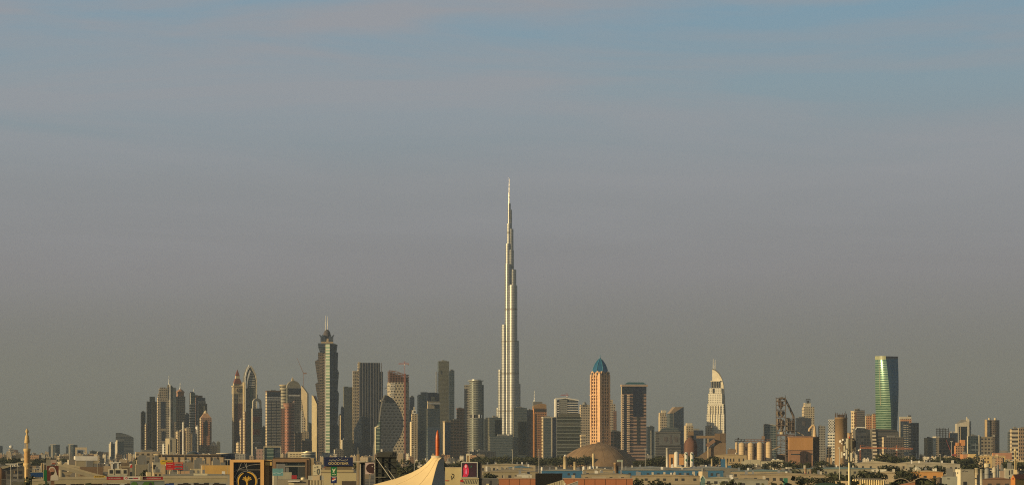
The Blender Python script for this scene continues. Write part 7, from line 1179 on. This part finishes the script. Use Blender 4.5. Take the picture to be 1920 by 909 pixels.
for x0, x1, lb in ((1634, 1647.5, 'white trailer parked left of its twin between dark trees'), (1649, 1662, 'white trailer parked right of its twin between dark trees')):
    t = T('parked_trailer', lb, 'trailer', x0, 2250, 0, 'white trailers on the right plain'); a = t.X(x1); z = t.Z(883.5); t.part('box_body', MB().box(0, a, 0, 2.6, z, t.Z(879)), pl((.66,.62,.50))); t.part('undercarriage', MB().box(.3, a-.3, .2, 2.4, .9, z), DARK); [t.part('wheel', MB().box(q, q+1.0, -.05, .3, 0, 1.1), DARK) for q in (a*.1, a*.75, a*.86)]
t = T('dark_canopy', 'dark green curved canopy at the bottom edge left of the cell mast', 'canopy', 1549, 700); X, Z = t.X, t.Z; t.part('curved_roof', MB().ext([(X(1522), Z(912)), (X(1528), Z(908)), (X(1538), Z(905.3)), (X(1549), Z(904.3)), (X(1560), Z(905)), (X(1572), Z(907.5)), (X(1580), Z(912))], 0, 8), pl((.02,.05,.03), .6)); t.part('support_posts', MB().box(X(1526), X(1527), .5, 1, 0, Z(911)).box(X(1574), X(1575), .5, 1, 0, Z(911)), DARK)
# ================= low city filler: each block its own thing =================
fr = random.Random(21)
LOW = [pl((.13,.12,.10)), fac((.38,.31,.21), (.07,.06,.05), 3.5, 4, .45, .5, gm=.1), fac((.47,.38,.25), (.09,.075,.06), 3.5, 4.5, .45, .45, gm=.1), fac((.30,.24,.18), (.06,.055,.05), 3.5, 4, .5, .55, gm=.1), fac((.26,.25,.23), (.07,.07,.07), 3.5, 5, .45, .6, gm=.1), fac((.55,.50,.40), (.09,.08,.07), 3.5, 5, .4, .5, gm=.1), fac((.36,.22,.13), (.07,.05,.04), 3.5, 4, .45, .45, gm=.1), pl((.40,.32,.21)), pl((.28,.22,.15))]
ZONES = [(-20, 265, 8200, 9500, 10, 24, 46, 'small hazy low-rise block on the far left horizon', 'far low-rise blocks on the left horizon', (4, 14)),
         (0, 440, 4200, 6800, 8, 20, 62, 'small low block in the crowded low city left of centre', 'low blocks of the crowded left city', (6, 20)),
         (0, 300, 2000, 3600, 5, 11, 38, 'low flat-roofed building among the near left roofs', 'near low buildings on the left', (9, 26)),
         (430, 900, 4600, 5900, 8, 22, 44, 'small low block at the feet of the central towers', 'low blocks at the feet of the central towers', (6, 18)),
         (500, 860, 2200, 3800, 6, 12, 30, 'low flat-roofed building behind the tent and signs', 'low buildings behind the tent and signs', (10, 28)),
         (1200, 1900, 4700, 5600, 8, 20, 42, 'small low block at the feet of the right-hand towers', 'low blocks at the feet of the right-hand towers', (6, 18)),
         (1730, 1935, 3300, 4600, 8, 17, 22, 'low sandy block in the far right town', 'low blocks of the far right town', (8, 22)),
         (1180, 1920, 2700, 3600, 4, 7, 26, 'low shed roof far out on the right plain', 'low sheds on the right plain', (14, 40))]
for zx0, zx1, d0, d1, h0, h1, cnt, lb, gp, wd in ZONES:
    for i in range(cnt):
        d = fr.uniform(d0, d1); x = zx0+(zx1-zx0)*(i+fr.random())/cnt; t = T('low_block', lb, 'low building', x, d, fr.choice((0, -15, -30, 12)), gp)
        a = fr.uniform(*wd)*t.k*t.c; b = a*fr.uniform(.5, 1.1); z = fr.uniform(h0, h1); m = fr.choice(LOW); mb = MB(); walls(mb, 0, a, 0, b, 0, z); t.part('walls', mb, [m, fr.choice((ROOF, pl((.30,.26,.19)), pl((.36,.31,.23)))), fr.choice((CREAM, m))])
        mb = MB(); mb.box(a*.1, a*.35, b*.2, b*.5, z, z+fr.uniform(1.5, 3)); t.part('stair_house', mb, fr.choice((PALE, TAN, GREY)))
        if d < 4000: [t.part('air_unit', MB().box(q, q+1.3, b*.6, b*.6+1, z, z+fr.uniform(.7, 1.2)), fr.choice((GREY, PALE, STEEL))) for q in [a*fr.uniform(.05, .9) for _ in range(3)]]
        if fr.random() < .5: t.part('water_tank', MB().cyl(a*.7, b*.4, min(1.6, a*.08), z, z+2.2, 10), fr.choice((WHITE, PALE)))
# ================= trees and palms =================
def leafmat(c):
    return pl(c, .9, 0, .45, .5)
LM = [leafmat((.052,.060,.024)), leafmat((.066,.070,.030)), leafmat((.042,.052,.022))]; BARK = pl((.10,.075,.05))
def crown_mesh(seed, squash=.8):
    r_ = random.Random(seed); mb = MB(); lobes = [(r_.uniform(-.28, .28), r_.uniform(-.28, .28), r_.uniform(.42, .78), r_.uniform(.22, .36)) for _ in range(9)]
    for lx, ly, lz, lr in lobes:
        for _ in range(46):
            v = Vector((r_.gauss(0, 1), r_.gauss(0, 1), r_.gauss(0, 1))).normalized()*lr*r_.uniform(.55, 1.08); c = Vector((lx, ly, lz))+Vector((v.x, v.y, v.z*squash))
            n = Vector((r_.gauss(0, 1), r_.gauss(0, 1), r_.gauss(0, 1)+.4)).normalized(); a = n.orthogonal().normalized(); b = n.cross(a); s = r_.uniform(.035, .085)
            mb.poly([tuple(c+a*s), tuple(c+b*s*.7), tuple(c-a*s), tuple(c-b*s*.7)])
    return mb
def make_proto(seed, lm):
    root = bpy.data.objects.new('tree', None); C.objects.link(root)
    mb = MB(); mb.tube([(0, 0, 0), (.01, .01, .25), (0, .02, .5)], .02, 7, 0, [.030, .022, .014])
    rr2 = random.Random(seed)
    for k in range(5): an = k*1.257; mb.tube([(0, 0, .2+.03*k), (.1*math.cos(an), .1*math.sin(an), .38+.03*k), (.22*math.cos(an), .22*math.sin(an), .52+rr2.uniform(0, .15))], .01, 5, 0, [.013, .009, .004])
    mb.build('trunk', BARK, root); mb = crown_mesh(seed); cr_ = mb.build('crown', lm, root); return root
protos = [make_proto(s, LM[i % 3]) for i, s in enumerate((3, 5, 8, 13))]; used = set()
def tree(x, yt, d, wide=1.0, label='dark bushy tree', group='trees', kk=None):
    i = fr.randrange(4) if kk is None else kk; p_ = protos[i]; kd = d/F; h = max(3.0, H-(yt-HZ)*kd)
    if i in used:
        r_ = p_.copy(); C.objects.link(r_)
        for ch in p_.children: c_2 = ch.copy(); C.objects.link(c_2); c_2.parent = r_
    else: r_ = p_; used.add(i)
    r_.location = ((x-960)*kd, d, 0); r_.rotation_euler.z = fr.uniform(0, 6.28); sx = h*wide*fr.uniform(.95, 1.15); r_.scale = (sx, sx, h*1.02); tag(r_, label, 'tree', group)
TG = [(880, 1100, 3700, 4300, 853.5, 864, 52, 'dark tree in the belt before the supertall tower foot', 'trees before the supertall tower foot', 1.1),
      (1195, 1345, 3450, 3900, 851.5, 864, 30, 'dark tree in the belt behind the white silos', 'trees behind the white silos', 1.0),
      (1370, 1640, 2900, 3500, 862, 869, 16, 'dark tree before the cement works', 'trees before the cement works', 1.0),
      (1640, 1830, 3000, 3900, 853, 861, 22, 'dark tree before the towers on the right', 'trees before the right-hand towers', 1.1),
      (0, 130, 3300, 4600, 856, 864, 22, 'dark tree on the hazy far left plain', 'trees on the far left plain', 1.1),
      (660, 900, 2600, 3600, 860, 868, 24, 'dark tree behind the tent', 'trees behind the tent', 1.0),
      (1885, 1930, 2600, 3300, 862, 868, 8, 'dark tree near the slim right minaret', 'trees near the slim minaret', 1.1)]
for x0, x1, d0, d1, y0, y1, cnt, lb, gp, wd in TG:
    for i in range(cnt): tree(x0+(x1-x0)*(i+fr.random())/cnt, fr.uniform(y0, y1), fr.uniform(d0, d1), wd, lb, gp)
for x, y, d, wd, lb in ((1664, 847.5, 3300, 1.25, 'largest dark round tree before the terraced podium'), (1397, 869, 2700, 1.4, 'dark tree left of the cream box on a column'), (1385, 868, 2750, 1.2, 'brownish tree at the left end of the works building'), (1477, 862, 3000, 1.4, 'broad dark tree below the preheater tower'), (1489, 878, 2100, 1.3, 'dark bush on the plain below the orange hall'), (1508, 892, 1750, 1.3, 'round bush at the foot of the red-marked tank'), (1536, 893.5, 1700, 1.6, 'low round bush alone on the tan plain left of the cell mast'), (1533, 874, 2400, 1.2, 'dark tree right of the broad one below the orange hall'), (1570, 884, 1700, 1.5, 'near dark tree left of the cell mast pole'), (1584, 887, 1650, 1.5, 'near dark tree right behind the cell mast pole'), (1597, 889, 1650, 1.2, 'near dark tree just right of the cell mast pole'), (1629, 881, 1850, 1.6, 'wide dark tree behind the scalloped tent'), (1640, 884, 1800, 1.4, 'wide dark tree at the right of the scalloped tent'), (1660, 871.5, 2400, 1.3, 'dark tree left of a pair between sheds'), (1680, 870.5, 2400, 1.4, 'dark tree right of a pair between sheds'), (1692, 881, 1900, 1.2, 'dark tree left of the orange pavilion'), (1703, 881.5, 1880, 1.4, 'dark tree touching the orange pavilion'), (1243, 898, 1500, 1.7, 'near dark tree in front of the dotted-roof warehouse'), (1187, 897, 1250, 1.1, 'near dark tree at the right end of the terracotta wall'), (918, 886, 1900, 1.4, 'dark tree above the dark grey boxy building'), (1731, 896, 1200, 1.3, 'near green tree inside the right barrel shed mouth'), (1690, 898.5, 1200, 1.2, 'near green tree inside the left barrel shed mouth'), (1745, 900, 1150, 1.4, 'near green tree at the right of the barrel sheds'), (1574, 903, 850, 1.1, 'small dark tree before the cream annex of the scalloped tent'), (1588, 902, 880, .9, 'small dark tree at the foot of the cell mast'), (1818, 870, 2300, 1.2, 'dark tree behind the white factory'), (1835, 868, 2500, 1.2, 'dark tree before the yellow stone building'), (1717, 874, 2300, 1.1, 'dark tree left of the small pyramid gable'), (1738, 872, 2300, 1.2, 'dark tree behind the small pyramid gable'), (1762, 870, 2350, 1.2, 'dark tree right of the small pyramid gable'), (118, 906, 950, 2.0, 'low green bush beneath the portrait billboard'), (128, 905, 950, 2.0, 'low green bush right of the portrait billboard'), (270, 880, 1500, 1.1, 'dark cone-like tree behind the white logo strip'), (262, 856, 2200, 1.0, 'dark tree behind the tan block left of the colonnade'), (758, 872, 2000, 1.3, 'dark tree left of the tent slope'), (765, 876, 1800, 1.2, 'brownish dark tree above the tent slope'), (1497, 868, 2700, 1.2, 'dark tree between the works building and orange hall'), (62, 893, 1250, 1.0, 'dark slim tree right of the minaret base'), (1377, 901, 900, 1.0, 'dark red-brown bush top at the bottom edge left of the plain'), (1463, 901.5, 850, 1.4, 'rust-brown bush top at the bottom edge')):
    tree(x, y, d, wd, lb, None)
def palm(x, yt, d, lb):
    t = T('palm_tree', lb, 'palm tree', x, d, 0); z = t.Z(yt); s = 3.2; t.part('trunk', MB().tube([(0, 0, 0), (.15, 0, z*.5), (0, 0, z*.86)], .25, 8, 0, [.3, .22, .18]), BARK); mb = MB(); r_ = random.Random(int(x))
    for k in range(18):
        an = k*2.4; el_ = r_.uniform(-.1, 1.1); pr_ = [(0, 0, z*.86)]; 
        for i in range(1, 5): f = i/4; pr_.append((s*f*math.cos(an)*math.cos(el_*.6), s*f*math.sin(an)*math.cos(el_*.6), z*.86+s*(f*math.sin(el_)-.55*f*f)))
        for i in range(4):
            p0, p1 = Vector(pr_[i]), Vector(pr_[i+1]); sd_ = (p1-p0).cross(Vector((0, 0, 1))).normalized()*.28*(1-i*.15); mb.poly([tuple(p0-sd_), tuple(p1-sd_*.6), tuple(p1+Vector((0, 0, .12))), tuple(p0+Vector((0, 0, .12)))]); mb.poly([tuple(p0+sd_), tuple(p0+Vector((0, 0, .12))), tuple(p1+Vector((0, 0, .12))), tuple(p1+sd_*.6)])
    t.part('fronds', mb, LM[1])
palm(1329, 900, 1000, 'palm tree crown before the grey-green shed'); palm(1752, 893, 1300, 'palm-like dark tree left of the squat brown tank'); palm(776, 905, 760, 'palm crown at the lower edge of the dark billboard tower'); palm(676, 901, 800, 'palm crowns left of the dark billboard tower base')
# ---------------- ground and haze ----------------
m, gn = base_mat('sandy_ground'); p = N(gn, 'ShaderNodeBsdfPrincipled'); o_ = N(gn, 'ShaderNodeOutputMaterial'); L(gn, p.outputs[0], o_.inputs[0]); p.inputs['Roughness'].default_value = .95
t_ = N(gn, 'ShaderNodeTexCoord'); n1 = N(gn, 'ShaderNodeTexNoise'); n1.inputs['Scale'].default_value = .012; n1.inputs['Detail'].default_value = 8; L(gn, t_.outputs['Object'], n1.inputs['Vector'])
cr = N(gn, 'ShaderNodeValToRGB'); L(gn, n1.outputs['Fac'], cr.inputs[0]); e = cr.color_ramp.elements; e[0].position = .35; e[0].color = (.09,.08,.055,1); e[1].position = .65; e[1].color = (.26,.21,.13,1); L(gn, cr.outputs[0], p.inputs['Base Color'])
g = MB().poly([(-32000, -5000, 0), (32000, -5000, 0), (32000, 26000, 0), (-32000, 26000, 0)]) or None
mb = MB(); mb.poly([(-32000, -5000, 0), (32000, -5000, 0), (32000, 26000, 0), (-32000, 26000, 0)]); tag(mb.build('ground', m), kind='structure')
m = bpy.data.materials.new('haze_air'); m.use_nodes = True; hn = m.node_tree; hn.nodes.clear(); pv = N(hn, 'ShaderNodeVolumePrincipled'); ho = N(hn, 'ShaderNodeOutputMaterial'); L(hn, pv.outputs[0], ho.inputs['Volume'])
pv.inputs['Density'].default_value = HAZE; pv.inputs['Color'].default_value = (.53,.64,.76,1); pv.inputs['Anisotropy'].default_value = 0.0
mb = MB(); mb.box(-33000, 33000, -6000, 27000, -1, 860); hz = mb.build('haze', m); tag(hz, kind='stuff')
